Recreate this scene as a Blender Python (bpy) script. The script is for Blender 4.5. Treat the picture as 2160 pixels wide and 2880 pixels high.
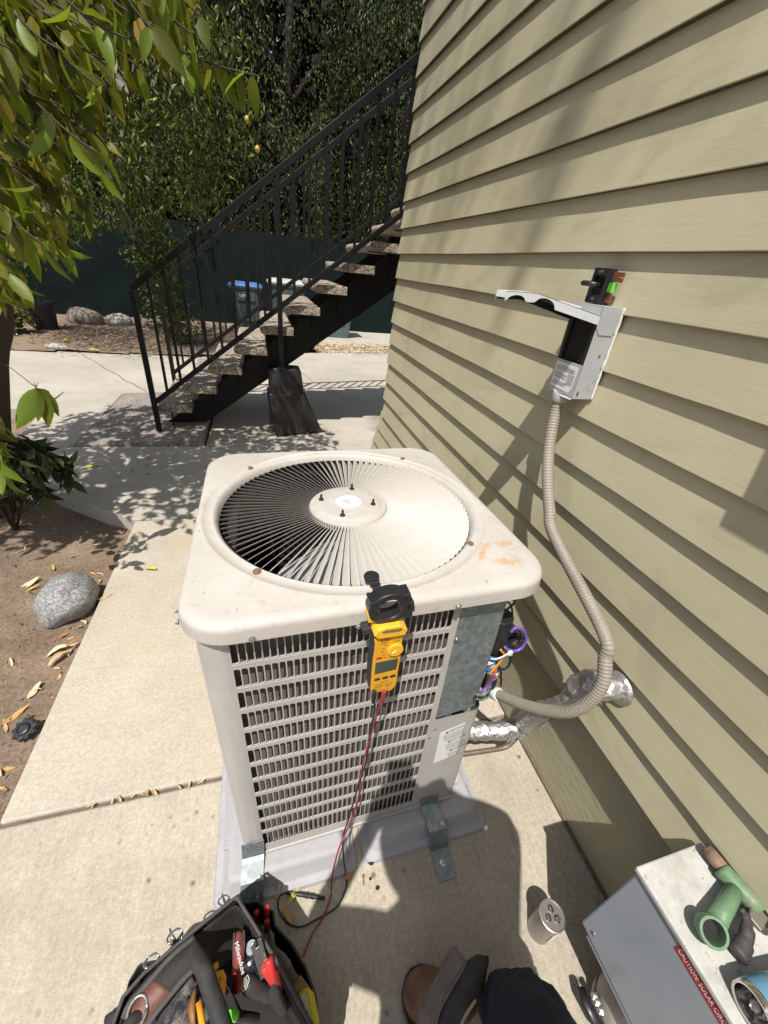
import bpy, bmesh, math, random
import numpy as np
from mathutils import Vector, Matrix, Euler, noise

for o in list(bpy.data.objects): bpy.data.objects.remove(o)
S = bpy.context.scene
COL = S.collection
R_ = math.radians
random.seed(7); rng = np.random.default_rng(7)

# ---------------------------------------------------------------- camera, sky, sun, exposure
CAMH = 1.6
FPX = 1114.872
RM = np.array([[0.96049334, -0.05118617, 0.27355532],
               [-0.25888616, -0.52504439, 0.81074431],
               [0.10212979, -0.8495342, -0.51755304]])
cd = bpy.data.cameras.new('camera'); cam = bpy.data.objects.new('camera', cd); COL.objects.link(cam)
cd.sensor_fit = 'VERTICAL'; cd.sensor_height = 24.0; cd.sensor_width = 18.0
cd.lens = 24.0*FPX/2880.0
cd.clip_start = 0.02; cd.clip_end = 300
m = Matrix.Identity(4)
for i in range(3):
    m[i][0] = RM[i][0]; m[i][1] = -RM[i][1]; m[i][2] = -RM[i][2]
m[0][3] = 0; m[1][3] = 0; m[2][3] = CAMH
cam.matrix_world = m
S.camera = cam
SUNV = Vector((-.164, -.256, .59)).normalized()
W = bpy.data.worlds.new('World'); S.world = W; W.use_nodes = True
nt = W.node_tree; nt.nodes.clear()
sky = nt.nodes.new('ShaderNodeTexSky'); sky.sky_type = 'NISHITA'; sky.sun_disc = False
sky.sun_elevation = math.asin(SUNV.z); sky.sun_rotation = math.atan2(SUNV.x, SUNV.y)
sky.air_density = 1.0; sky.dust_density = 1.5
bg = nt.nodes.new('ShaderNodeBackground'); bg.inputs[1].default_value = 0.10
wo = nt.nodes.new('ShaderNodeOutputWorld')
hs = nt.nodes.new('ShaderNodeHueSaturation'); hs.inputs['Saturation'].default_value = .62
nt.links.new(sky.outputs[0], hs.inputs['Color']); nt.links.new(hs.outputs[0], bg.inputs[0]); nt.links.new(bg.outputs[0], wo.inputs[0])
sl = bpy.data.lights.new('sun', 'SUN'); sl.energy = 4.3; sl.angle = R_(0.53); sl.color = (1.0, .955, .89)
so = bpy.data.objects.new('sun', sl); COL.objects.link(so)
so.rotation_euler = SUNV.to_track_quat('Z', 'Y').to_euler()
so.location = (0, 0, 12)
vs = S.view_settings; vs.view_transform = 'Standard'; vs.look = 'None'; vs.gamma = 1; vs.exposure = 0.36
vs.use_curve_mapping = False

# ---------------------------------------------------------------- layout helpers (survey of the place)
KS = 2160/1659.0
def _ray(u, v):
    return RM @ np.array([u*KS-1080.0, v*KS-1440.0, FPX])
def PZ(u, v, z=0.0):
    r = _ray(u, v); t = (z-CAMH)/r[2]; return Vector((t*r[0], t*r[1], z))
def PX(u, v, x):
    r = _ray(u, v); t = x/r[0]; return Vector((x, t*r[1], CAMH+t*r[2]))
def PY(u, v, y):
    r = _ray(u, v); t = y/r[1]; return Vector((t*r[0], y, CAMH+t*r[2]))
def proj(p):
    q = RM.T @ (np.array(p, float)-np.array([0, 0, CAMH]))
    if q[2] < .02: return (-9999, -9999)
    return ((1080+FPX*q[0]/q[2])/KS, (1440+FPX*q[1]/q[2])/KS)

# ---------------------------------------------------------------- materials
MATS = {}
def srgb(r, g, b):
    f = lambda c: ((c/255+.055)/1.055)**2.4 if c > 10 else c/255/12.92
    return (f(r), f(g), f(b))
class NT:
    def __init__(s, m): s.t = m.node_tree; s.n = s.t.nodes; s.l = s.t.links
    def new(s, typ, **kw):
        n = s.n.new(typ)
        for k, v in kw.items():
            if k.startswith('i_'):
                k = k[2:]; k = int(k) if k.isdigit() else k.replace('_', ' ')
                n.inputs[k].default_value = v
            else: setattr(n, k, v)
        return n
    def link(s, a, b): s.l.new(a, b)
    def math(s, op, a, b=None, clamp=False):
        n = s.n.new('ShaderNodeMath'); n.operation = op; n.use_clamp = clamp
        for i, x in enumerate((a, b)):
            if x is None: continue
            if isinstance(x, (int, float)): n.inputs[i].default_value = x
            else: s.link(x, n.inputs[i])
        return n.outputs[0]
    def mix(s, fac, a, b, typ='MIX'):
        n = s.n.new('ShaderNodeMix'); n.data_type = 'RGBA'; n.blend_type = typ
        for i, x in ((0, fac), (6, a), (7, b)):
            if isinstance(x, (int, float)): n.inputs[i].default_value = x
            elif isinstance(x, (tuple, list)): n.inputs[i].default_value = (*x[:3], 1)
            else: s.link(x, n.inputs[i])
        return n.outputs[2]
    def noise(s, vec, scale, detail=4, rough=.55, dist=0, out=0):
        n = s.new('ShaderNodeTexNoise', i_Scale=scale, i_Detail=detail, i_Roughness=rough, i_Distortion=dist)
        s.link(vec, n.inputs['Vector']); return n.outputs[out]
    def ramp(s, fac, stops):
        n = s.n.new('ShaderNodeValToRGB'); e = n.color_ramp.elements
        while len(e) < len(stops): e.new(.5)
        for i, (p, c) in enumerate(stops):
            e[i].position = p
            e[i].color = (c, c, c, 1) if isinstance(c, (int, float)) else (*c[:3], 1)
        s.link(fac, n.inputs[0]); return n.outputs[0]
    def mapv(s, vec, scale=(1, 1, 1), loc=(0, 0, 0), rot=(0, 0, 0)):
        n = s.n.new('ShaderNodeMapping'); s.link(vec, n.inputs[0])
        n.inputs[1].default_value = loc; n.inputs[2].default_value = rot; n.inputs[3].default_value = scale
        return n.outputs[0]
def newmat(name):
    m = bpy.data.materials.new(name); m.use_nodes = True; MATS[name] = m
    k = NT(m); b = k.n['Principled BSDF']; tc = k.new('ShaderNodeTexCoord')
    return m, k, b, tc.outputs['Object']
def bump(k, b, h, strength=.3, dist=.002):
    n = k.new('ShaderNodeBump', i_Strength=strength, i_Distance=dist)
    k.link(h, n.inputs['Height']); k.link(n.outputs[0], b.inputs['Normal']); return n
def mat(name, c, rough=.6, metal=0.0, var=.18, scale=9, bstr=.2, bscale=120, bdist=.0015, dirt=0, dcol=(.09, .07, .05), spec=.5, dscale=14):
    if name in MATS: return MATS[name]
    m, k, b, v = newmat(name)
    n1 = k.noise(v, scale, 5); n2 = k.noise(v, scale*9, 3)
    f = k.math('ADD', k.math('MULTIPLY', n1, .65), k.math('MULTIPLY', n2, .35))
    lo = [x*(1-var) for x in c]; hi = [min(1, x*(1+var)) for x in c]
    colr = k.ramp(f, [(.3, lo), (.7, hi)])
    if dirt:
        d = k.ramp(k.noise(v, dscale, 7, .7), [(.5, 0), (.72, 1)])
        colr = k.mix(k.math('MULTIPLY', d, dirt), colr, dcol)
    k.link(colr, b.inputs['Base Color'])
    b.inputs['Roughness'].default_value = rough; b.inputs['Metallic'].default_value = metal
    b.inputs['Specular IOR Level'].default_value = spec
    k.link(k.math('ADD', k.math('MULTIPLY', n2, .25), rough-.12, True), b.inputs['Roughness'])
    if bstr: bump(k, b, k.noise(v, bscale, 4), bstr, bdist)
    return m

def concrete(name, c, craze=0, seed=0., stain=.3, tone=(.42, .33, .2), broom=(1, 1, 1)):
    m, k, b, v = newmat(name)
    v = k.mapv(v, loc=(seed, seed*2, 0))
    big = k.noise(v, .9, 6, .62); med = k.noise(v, 6, 6, .7); fine = k.noise(v, 240, 3, .7); peb = k.noise(v, 70, 4, .6)
    col = k.ramp(big, [(.3, [x*.80 for x in c]), (.7, [x*1.12 for x in c])])
    col = k.mix(k.math('MULTIPLY', k.ramp(med, [(.45, 0), (.75, 1)]), .35), col, [x*.62 for x in c])
    col = k.mix(.55, col, k.ramp(fine, [(.3, .35), (.7, .75)]), 'OVERLAY')
    col = k.mix(.35, col, k.ramp(peb, [(.3, .3), (.7, .7)]), 'OVERLAY')
    st = k.ramp(k.noise(v, 1.7, 5, .65, 1.2), [(.52, 0), (.66, 1)])
    col = k.mix(k.math('MULTIPLY', st, stain), col, tone)
    pits = k.new('ShaderNodeTexVoronoi', i_Scale=38.0); k.link(k.mapv(v, (1, .6, 1)), pits.inputs[0])
    pm = k.math('MULTIPLY', k.ramp(pits.outputs['Distance'], [(.05, 1), (.13, 0)]), k.ramp(k.noise(v, 5, 3), [(.5, 0), (.62, 1)]))
    col = k.mix(k.math('MULTIPLY', pm, .6), col, [x*.35 for x in c])
    h = k.math('ADD', k.math('MULTIPLY', fine, .4), k.math('MULTIPLY', peb, .9))
    h = k.math('SUBTRACT', h, k.math('MULTIPLY', pm, .6))
    if craze:
        vo = k.new('ShaderNodeTexVoronoi', feature='DISTANCE_TO_EDGE', i_Scale=24.0)
        dv = k.new('ShaderNodeVectorMath', operation='ADD'); k.link(v, dv.inputs[0])
        dn = k.new('ShaderNodeVectorMath', operation='SCALE'); dn.inputs[3].default_value = .05
        k.link(k.noise(v, 14, 3, out=1), dn.inputs[0]); k.link(dn.outputs[0], dv.inputs[1]); k.link(dv.outputs[0], vo.inputs[0])
        cr = k.math('MULTIPLY', k.ramp(vo.outputs[0], [(.0, 1), (.035, 0)]), k.ramp(k.noise(v, 2.2, 3), [(.42, 0), (.56, 1)]))
        sx_ = k.new('ShaderNodeSeparateXYZ'); k.link(v, sx_.inputs[0]); cr = k.math('MULTIPLY', cr, k.ramp(k.math('ADD', k.math('SUBTRACT', sx_.outputs[0], seed), k.math('MULTIPLY', k.noise(v, 3, 3), .4)), [(.62, .12), (.85, 1)]))
        col = k.mix(k.math('MULTIPLY', cr, craze), col, [x*.4 for x in c])
        h = k.math('SUBTRACT', h, k.math('MULTIPLY', cr, .5))
        # scattered grime specks
        vs2 = k.new('ShaderNodeTexVoronoi', i_Scale=16.0, i_Randomness=1.0); k.link(v, vs2.inputs[0])
        sp = k.math('MULTIPLY', k.ramp(vs2.outputs['Distance'], [(.06, 1), (.17, 0)]), k.ramp(k.noise(v, 9, 3), [(.47, 0), (.55, 1)]))
        bl_ = k.ramp(k.noise(v, 2.6, 6, .7, .4), [(.46, 0), (.62, 1)]); col = k.mix(k.math('MULTIPLY', bl_, .3), col, [x*.55 for x in c])
        br_ = k.ramp(k.noise(k.mapv(v, (1, .12, 1), rot=(0, 0, 1.25)), 75, 3, .7), [(.35, .36), (.65, .64)]); col = k.mix(.18, col, br_, 'OVERLAY')
        col = k.mix(k.math('MULTIPLY', sp, .75), col, (.07, .05, .04))
    k.link(col, b.inputs['Base Color']); b.inputs['Roughness'].default_value = .9
    b.inputs['Specular IOR Level'].default_value = .25
    bump(k, b, h, .55, .0022)
    return m

def leafmat(name, stops, trans=.45, rough=.38, tcol=None, spec=.5):
    m, k, b, v = newmat(name)
    g = k.new('ShaderNodeNewGeometry')
    col = k.ramp(g.outputs['Random Per Island'], stops)
    oi = k.new('ShaderNodeObjectInfo')
    hsv = k.new('ShaderNodeHueSaturation'); k.link(col, hsv.inputs['Color'])
    k.link(k.math('ADD', k.math('MULTIPLY', oi.outputs['Random'], .8), .6), hsv.inputs['Value'])
    k.link(k.math('ADD', k.math('MULTIPLY', oi.outputs['Random'], .05), .475), hsv.inputs['Hue'])
    col2 = k.mix(.3, hsv.outputs[0], k.ramp(k.noise(v, 60, 3), [(.35, .25), (.65, .75)]), 'OVERLAY')
    k.link(col2, b.inputs['Base Color']); b.inputs['Roughness'].default_value = rough
    b.inputs['Specular IOR Level'].default_value = spec
    tr = k.new('ShaderNodeBsdfTranslucent')
    tm = k.mix(1.0, col2, (1.5, 1.6, .55), 'MULTIPLY'); k.link(tm, tr.inputs[0])
    mx = k.new('ShaderNodeMixShader'); mx.inputs[0].default_value = trans
    k.link(b.outputs[0], mx.inputs[1]); k.link(tr.outputs[0], mx.inputs[2])
    k.link(mx.outputs[0], k.n['Material Output'].inputs[0])
    return m

# ---------------------------------------------------------------- mesh builder
class MB:
    def __init__(s): s.v = []; s.f = []; s.mi = []
    def add(s, vs, fs, mi=0, M=None):
        b = len(s.v)
        for p in vs:
            p = Vector(p)
            s.v.append(tuple(M @ p if M is not None else p))
        for f in fs: s.f.append(tuple(b+i for i in f)); s.mi.append(mi)
        return s
    def box(s, x0, x1, y0, y1, z0, z1, mi=0, M=None):
        v = [(x, y, z) for z in (z0, z1) for y in (y0, y1) for x in (x0, x1)]
        return s.add(v, [(0, 2, 3, 1), (4, 5, 7, 6), (0, 1, 5, 4), (2, 6, 7, 3), (0, 4, 6, 2), (1, 3, 7, 5)], mi, M)
    def beam(s, a, b, w, h, up=(0, 0, 1), mi=0):
        a = Vector(a); b = Vector(b); d = (b-a).normalized(); u = Vector(up)
        x = d.cross(u)
        if x.length < 1e-4: x = d.cross(Vector((0, 1, 0)))
        x.normalize(); y = x.cross(d).normalized()
        v = [p+x*sx*w/2+y*sy*h/2 for p in (a, b) for sx, sy in ((-1, -1), (1, -1), (1, 1), (-1, 1))]
        return s.add(v, [(0, 1, 2, 3), (7, 6, 5, 4), (0, 4, 5, 1), (1, 5, 6, 2), (2, 6, 7, 3), (3, 7, 4, 0)], mi)
    def tube(s, pts, r, n=8, mi=0, caps=True, flat=1.0):
        pts = [Vector(p) for p in pts]; rs = r if isinstance(r, (list, tuple)) else [r]*len(pts)
        prev = None; base = len(s.v)
        for i, p in enumerate(pts):
            t = (pts[min(i+1, len(pts)-1)]-pts[max(i-1, 0)])
            t = t.normalized() if t.length > 1e-9 else Vector((0, 0, 1))
            if prev is None:
                a = Vector((0, 0, 1)) if abs(t.z) < .9 else Vector((1, 0, 0))
                x = t.cross(a).normalized()
            else:
                x = prev-t*prev.dot(t); x = x.normalized() if x.length > 1e-6 else prev
            prev = x; y = t.cross(x)
            for j in range(n):
                an = 2*math.pi*j/n
                s.v.append(tuple(p+(x*math.cos(an)+y*math.sin(an)*flat)*rs[i]))
        for i in range(len(pts)-1):
            for j in range(n):
                a = base+i*n+j; b = base+i*n+(j+1) % n
                s.f.append((a, b, b+n, a+n)); s.mi.append(mi)
        if caps:
            s.f.append(tuple(base+j for j in range(n-1, -1, -1))); s.mi.append(mi)
            s.f.append(tuple(base+(len(pts)-1)*n+j for j in range(n))); s.mi.append(mi)
        return s
    def lathe(s, prof, o=(0, 0, 0), ax=(0, 0, 1), n=24, mi=0, cap=True):
        ax = Vector(ax).normalized(); a = Vector((1, 0, 0)) if abs(ax.x) < .9 else Vector((0, 1, 0))
        x = ax.cross(a).normalized(); y = ax.cross(x); o = Vector(o); base = len(s.v)
        for r, h in prof:
            for j in range(n):
                an = 2*math.pi*j/n
                s.v.append(tuple(o+ax*h+(x*math.cos(an)+y*math.sin(an))*r))
        for i in range(len(prof)-1):
            for j in range(n):
                q = base+i*n+j; w = base+i*n+(j+1) % n
                s.f.append((q, w, w+n, q+n)); s.mi.append(mi)
        if cap:
            if prof[0][0] > 1e-5: s.f.append(tuple(base+j for j in range(n-1, -1, -1))); s.mi.append(mi)
            if prof[-1][0] > 1e-5: s.f.append(tuple(base+(len(prof)-1)*n+j for j in range(n))); s.mi.append(mi)
        return s
    def prism(s, outl, M, t, mi=0):
        # outl: 2D polygon in the x,y of M, thickness t along +z of M
        n = len(outl); v = [(p[0], p[1], 0) for p in outl]+[(p[0], p[1], t) for p in outl]
        f = [tuple(range(n-1, -1, -1)), tuple(range(n, 2*n))]+[(i, (i+1) % n, n+(i+1) % n, n+i) for i in range(n)]
        return s.add(v, f, mi, M)
    def blob(s, c, r, n=10, m=7, amp=.0, fr=3., seed=0, mi=0, M=None):
        c = Vector(c); base = len(s.v); r = Vector(r) if isinstance(r, (tuple, list)) else Vector((r, r, r))
        rows = []
        for i in range(m+1):
            th = math.pi*i/m; row = []
            for j in range(n if 0 < i < m else 1):
                ph = 2*math.pi*j/n
                d = Vector((math.sin(th)*math.cos(ph), math.sin(th)*math.sin(ph), math.cos(th)))
                k = 1+amp*noise.noise(d*fr+Vector((seed, seed, seed)))
                p = c+Vector((d.x*r.x, d.y*r.y, d.z*r.z))*k
                s.v.append(tuple(M @ p if M is not None else p)); row.append(len(s.v)-1)
            rows.append(row)
        for i in range(m):
            A = rows[i]; B = rows[i+1]
            for j in range(n):
                a0 = A[j % len(A)]; a1 = A[(j+1) % len(A)]; b0 = B[j % len(B)]; b1 = B[(j+1) % len(B)]
                f = []
                for q in (a0, b0, b1, a1):
                    if q not in f: f.append(q)
                if len(f) > 2: s.f.append(tuple(f)); s.mi.append(mi)
        return s
    def build(s, name, mats, parent=None, smooth=None, bevel=0, bseg=2, **props):
        me = bpy.data.meshes.new(name); me.from_pydata(s.v, [], s.f)
        mats = mats if isinstance(mats, (list, tuple)) else [mats]
        for q in mats: me.materials.append(q)
        if len(mats) > 1: me.polygons.foreach_set('material_index', s.mi)
        me.validate(); me.update()
        return link(name, me, parent, smooth, bevel, bseg, **props)
def link(name, me, parent=None, smooth=None, bevel=0, bseg=2, **props):
    o = bpy.data.objects.new(name, me); COL.objects.link(o)
    if parent is not None: o.parent = parent
    if smooth:
        me.polygons.foreach_set('use_smooth', [True]*len(me.polygons))
        if smooth != 'all': me.set_sharp_from_angle(angle=R_(smooth if isinstance(smooth, (int, float)) and smooth > 1 else 35))
    if bevel:
        bm_ = o.modifiers.new('bevel', 'BEVEL'); bm_.width = bevel; bm_.segments = bseg; bm_.limit_method = 'ANGLE'; bm_.angle_limit = R_(40)
    for k, v in props.items(): o[k] = v
    return o
def thing(name, label, cat, loc=(0, 0, 0), rot=(0, 0, 0), group=None):
    o = bpy.data.objects.new(name, None); COL.objects.link(o); o.location = loc; o.rotation_euler = rot
    o.empty_display_size = .1
    o['label'] = label; o['category'] = cat
    if group: o['group'] = group
    return o
def tag(o, label, cat, group=None):
    o['label'] = label; o['category'] = cat
    if group: o['group'] = group
    return o
def text_mesh(txt, size, depth=0.0004, align='CENTER'):
    c = bpy.data.curves.new('text', 'FONT'); c.body = txt; c.size = size; c.extrude = depth
    c.align_x = align; c.align_y = 'CENTER'; c.resolution_u = 2
    o = bpy.data.objects.new('text', c); COL.objects.link(o)
    dg = bpy.context.evaluated_depsgraph_get(); me = bpy.data.meshes.new_from_object(o.evaluated_get(dg))
    bpy.data.objects.remove(o); bpy.data.curves.remove(c); return me
def text_part(name, txt, size, mt, parent, M, depth=.0004):
    me = text_mesh(txt, size, depth); me.transform(M); me.materials.clear(); me.materials.append(mt)
    return link(name, me, parent)
def frame(o, x, y, z=None):
    o = Vector(o); x = Vector(x).normalized(); y = Vector(y); y = (y-x*x.dot(y)).normalized(); z = x.cross(y)
    return Matrix(((x.x, y.x, z.x, o.x), (x.y, y.y, z.y, o.y), (x.z, y.z, z.z, o.z), (0, 0, 0, 1)))
def bez(p, n=24):
    # smooth Catmull-Rom through points
    p = [Vector(q) for q in p]; P = [p[0]*2-p[1]]+p+[p[-1]*2-p[-2]]; out = []
    for i in range(1, len(P)-2):
        for k in range(n):
            t = k/n; a, b, c, d = P[i-1:i+3]
            out.append(.5*((2*b)+(c-a)*t+(2*a-5*b+4*c-d)*t*t+(3*b-a-3*c+d)*t**3))
    out.append(p[-1]); return out
def rrect(x0, x1, y0, y1, r, k=4):
    out = []
    for cx, cy, a0 in ((x1-r, y1-r, 0), (x0+r, y1-r, 90), (x0+r, y0+r, 180), (x1-r, y0+r, 270)):
        for i in range(k+1):
            a = R_(a0+90*i/k); out.append((cx+r*math.cos(a), cy+r*math.sin(a)))
    return out

# ================================================================ MATERIALS OF THE SETTING
CONC = (.452, .406, .332)
M_conc = concrete('buff_concrete', CONC, 0, 0., .28, (.50, .37, .2))  # own buff tone of the middle slab and paver
M_concpad = concrete('crazed_concrete', (.435, .388, .31), .5, 3., .25, (.36, .29, .21))
M_concfar = concrete('grey_concrete', (.425, .39, .33), 0, 7., .2, (.36, .3, .22))
M_agg, k, b, v = newmat('exposed_aggregate')
vo = k.new('ShaderNodeTexVoronoi', i_Scale=110.0); k.link(v, vo.inputs[0])
c1 = k.ramp(k.math('FRACT', k.math('MULTIPLY', vo.outputs['Color'], 1.0)), [(0, (.11, .09, .08)), (.45, (.27, .235, .205)), (.8, (.42, .38, .33)), (1, (.56, .52, .46))])
c1 = k.mix(k.ramp(vo.outputs['Distance'], [(.35, 0), (.75, .8)]), c1, (.17, .14, .12))
c1 = k.mix(.4, c1, k.ramp(k.noise(v, 3, 5), [(.3, .3), (.7, .7)]), 'OVERLAY')
k.link(c1, b.inputs['Base Color']); b.inputs['Roughness'].default_value = .85
bump(k, b, vo.outputs['Distance'], -.6, .004)
M_tread, k, b, v = newmat('pebble_tread')
vo = k.new('ShaderNodeTexVoronoi', i_Scale=75.0); k.link(v, vo.inputs[0])
c1 = k.ramp(vo.outputs['Color'], [(.1, (.12, .09, .07)), (.4, (.33, .27, .20)), (.7, (.50, .43, .35)), (1, (.66, .6, .51))])
c1 = k.mix(k.ramp(vo.outputs['Distance'], [(.4, 0), (.8, .85)]), c1, (.1, .075, .06))
k.link(c1, b.inputs['Base Color']); b.inputs['Roughness'].default_value = .85
bump(k, b, vo.outputs['Distance'], -.8, .006)
M_soil, k, b, v = newmat('dry_soil')
n1 = k.noise(v, 3.5, 7, .65); n2 = k.noise(v, 60, 5, .7); n3 = k.noise(v, 260, 3, .7)
c1 = k.ramp(n1, [(.3, (.20, .145, .105)), (.55, (.29, .215, .155)), (.75, (.38, .295, .22))])
c1 = k.mix(.6, c1, k.ramp(n2, [(.3, .25), (.7, .75)]), 'OVERLAY')
c1 = k.mix(.45, c1, k.ramp(n3, [(.35, .2), (.7, .85)]), 'OVERLAY')
vo = k.new('ShaderNodeTexVoronoi', i_Scale=55.0); k.link(k.mapv(v, (1, .35, 1), rot=(0, 0, .5)), vo.inputs[0])
c1 = k.mix(k.math('MULTIPLY', k.ramp(vo.outputs['Distance'], [(.08, 1), (.16, 0)]), k.ramp(n2, [(.5, 0), (.6, .8)])), c1, (.42, .31, .19))
k.link(c1, b.inputs['Base Color']); b.inputs['Roughness'].default_value = .95; b.inputs['Specular IOR Level'].default_value = .15
bump(k, b, k.math('ADD', k.math('MULTIPLY', n2, 1.0), k.math('MULTIPLY', n3, .5)), .9, .012)

M_siding, k, b, v = newmat('olive_painted_wood_siding')
g = k.noise(k.mapv(v, (1, .06, 1)), 150, 5, .7); g2 = k.noise(k.mapv(v, (1, .25, 1)), 9, 5, .6); g3 = k.noise(v, 1.6, 4)
BASE = (.485, .446, .300)
c1 = k.ramp(g3, [(.3, [x*.93 for x in BASE]), (.7, [x*1.07 for x in BASE])])
sm = k.ramp(k.noise(k.mapv(v, (1, .6, 1)), 5.5, 5, .6, .6), [(.52, 0), (.78, 1)])
c1 = k.mix(k.math('MULTIPLY', sm, .5), c1, (.26, .235, .16))
c1 = k.mix(.07, c1, k.ramp(g, [(.3, .2), (.7, .8)]), 'OVERLAY')
sp = k.new('ShaderNodeTexVoronoi', i_Scale=7.0); k.link(k.mapv(v, (1, 1, 1.3)), sp.inputs[0])
dn = k.math('MULTIPLY', k.ramp(sp.outputs['Distance'], [(.03, 1), (.09, 0)]), k.ramp(k.noise(v, 30, 3), [(.5, 0), (.62, .55)]))
c1 = k.mix(dn, c1, (.14, .125, .09))
k.link(c1, b.inputs['Base Color']); b.inputs['Roughness'].default_value = .55; b.inputs['Specular IOR Level'].default_value = .35
bump(k, b, k.math('ADD', k.math('ADD', k.math('MULTIPLY', g, .5), k.math('MULTIPLY', g2, .9)), k.math('MULTIPLY', dn, -1.2)), .5, .0016)
M_found, k, b, v = newmat('olive_painted_rough_foundation')
g = k.noise(k.mapv(v, (1, .32, 1.0)), 46, 6, .65, .8)
c1 = k.mix(.25, (.36, .34, .225), k.ramp(k.noise(v, 4, 5), [(.3, .3), (.7, .7)]), 'OVERLAY')
k.link(c1, b.inputs['Base Color']); b.inputs['Roughness'].default_value = .5
bump(k, b, g, .8, .008)
M_iron = mat('black_painted_iron', (.007, .0065, .007), .5, 0, .2, 12, .25, 60, .001, .2, (.03, .027, .025), spec=.3)
M_green = mat('dark_green_fence_fabric', (.0035, .011, .0105), .85, 0, .3, 2.5, .3, 90, .002, .35, (.014, .03, .027), dscale=6, spec=.2)
M_stone = None
M_caulk = mat('white_caulk', (.72, .70, .64), .6, 0, .1)
M_lapshade = mat('lap_shade', (.07, .062, .045), .9, 0, .3, 30)  # dark brown painted in as the shade line under each siding lip
M_dark = mat('dark_void', (.01, .01, .01), .9)

# ================================================================ GROUND, SOIL, PAVEMENT
def slab(name, poly, ztop, thick, mt, parent=None, zfun=None, bev=.008, **p):
    mb = MB(); n = len(poly)
    vt = [(x, y, (zfun(x, y) if zfun else ztop)) for x, y in poly]; vb = [(x, y, ztop-thick) for x, y in poly]
    mb.add(vb+vt, [tuple(range(n-1, -1, -1)), tuple(range(n, 2*n))]+[(i, (i+1) % n, n+(i+1) % n, n+i) for i in range(n)])
    o = mb.build(name, mt, parent, bevel=bev)
    for kk, vv in p.items(): o[kk] = vv
    return o
ST = dict(kind='structure')
g = MB().add([(-60, -60, -.2), (60, -60, -.2), (60, 60, -.2), (-60, 60, -.2)], [(0, 1, 2, 3)]).build('ground', M_soil); g['kind'] = 'structure'
def relief(name, x0, x1, y0, y1, step, zf, mt, keep=None):
    xs = np.arange(x0, x1+1e-6, step); ys = np.arange(y0, y1+1e-6, step); vs = []; fs = []
    for y in ys:
        for x in xs: vs.append((x, y, zf(x, y)))
    nx = len(xs)
    for j in range(len(ys)-1):
        for i in range(nx-1):
            if keep and not keep(xs[i], ys[j]): continue
            a = j*nx+i; fs.append((a, a+1, a+1+nx, a+nx))
    me = bpy.data.meshes.new(name); me.from_pydata(vs, [], fs); me.materials.append(mt)
    return link(name, me, None, 'all', kind='structure')
def soilz(x, y):
    p = Vector((x*2.2, y*2.2, 0)); f = noise.noise(p)*.02+noise.noise(p*5)*.009+noise.noise(p*17)*.004
    drop = -.02-.085*min(1, max(0, (y-1.5)/1.2))
    return drop+f
relief('garden_soil', -5.0, -.82, -1.6, 5.0, .028, soilz, M_soil)
def bedz(x, y):
    p = Vector((x*1.5, y*1.5, 4)); return .025+noise.noise(p)*.03+noise.noise(p*4)*.012
def in_bed(x, y): return y > 7.52+.085*(x+4)+(.9*max(0, x+.6) if x > -.6 else 0) and y < 12.6 and x < 1.1
relief('planting_bed_soil', -12, 1.2, 6.6, 12.6, .09, bedz, M_soil, in_bed)
slab('pavement', [(-.88, -2.5), (.95, -2.5), (.95, .795), (-.873, .795)], 0, .16, M_concpad, **ST)
slab('pavement', [(-.873, .809), (.95, .809), (.95, 2.595), (-.880, 2.56)], 0, .16, M_conc, **ST)
slab('pavement', [(-.880, 2.571), (.95, 2.606), (.95, 2.7), (7, 2.7), (7, 3.85), (-2.62, 3.85), (-2.2, 3.55), (-1.51, 2.995)], 0, .2, M_concfar, **ST)
slab('pavement', [(-2.12, 3.862), (-1.655, 3.862), (-1.665, 5.505), (-2.27, 5.505), (-2.24, 4.9)], 0, .16, M_concfar, **ST)
slab('pavement', [(-.57, 3.862), (7, 3.862), (7, 10.4), (1.2, 8.86), (-.4, 8.2), (-1.6, 7.95), (-3.7, 7.63), (-12, 6.9), (-12, 4.87), (-2.28, 4.87), (-2.28, 5.518), (-.57, 5.518)], 0, .16, M_concfar, **ST)
slab('stair_landing', [(-1.643, 3.862), (-.585, 3.862), (-.6, 5.5), (-1.655, 5.505)], .05, .2, M_agg, None, lambda x, y: .006+.066*(x+1.645)/1.05, **ST)
slab('pavement', [(1.2, 8.88), (7, 10.42), (7, 12.8), (1.05, 12.8)], .012, .1, M_concfar, **ST)
def crack(name, pts, w=.006, z=.0015, mt=None):
    P = []
    for i in range(len(pts)-1):
        a = Vector((*pts[i], 0)); b_ = Vector((*pts[i+1], 0)); n = max(2, int((b_-a).length/.05))
        for j in range(n): P.append(a.lerp(b_, j/n))
    P.append(Vector((*pts[-1], 0))); mb = MB(); vs = []
    for i, p in enumerate(P):
        t = (P[min(i+1, len(P)-1)]-P[max(i-1, 0)]).normalized(); nn = Vector((-t.y, t.x, 0))
        o = noise.noise(p*4)*.03*(0 if i in (0, len(P)-1) else 1); ww = w*(.6+.8*abs(noise.noise(p*9)))
        c = p+nn*o+Vector((0, 0, z)); vs += [c-nn*ww/2, c+nn*ww/2]
    mb.add(vs, [(2*i, 2*i+1, 2*i+3, 2*i+2) for i in range(len(P)-1)])
    return mb.build(name, mt or M_crack, None, kind='structure')
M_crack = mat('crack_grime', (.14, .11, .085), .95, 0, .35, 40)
crack('pavement_crack', [(-2.74, 7.6), (-2.2, 6.75), (-1.43, 5.62)], .02)
crack('pavement_crack', [(.54, 7.34), (.72, 6.5), (1.0, 5.9), (1.05, 5.55), (1.5, 5.4)], .012)
crack('pavement_crack', [(-.57, 3.86), (-.28, 3.66), (.14, 3.55), (.6, 3.2)], .008)
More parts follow.
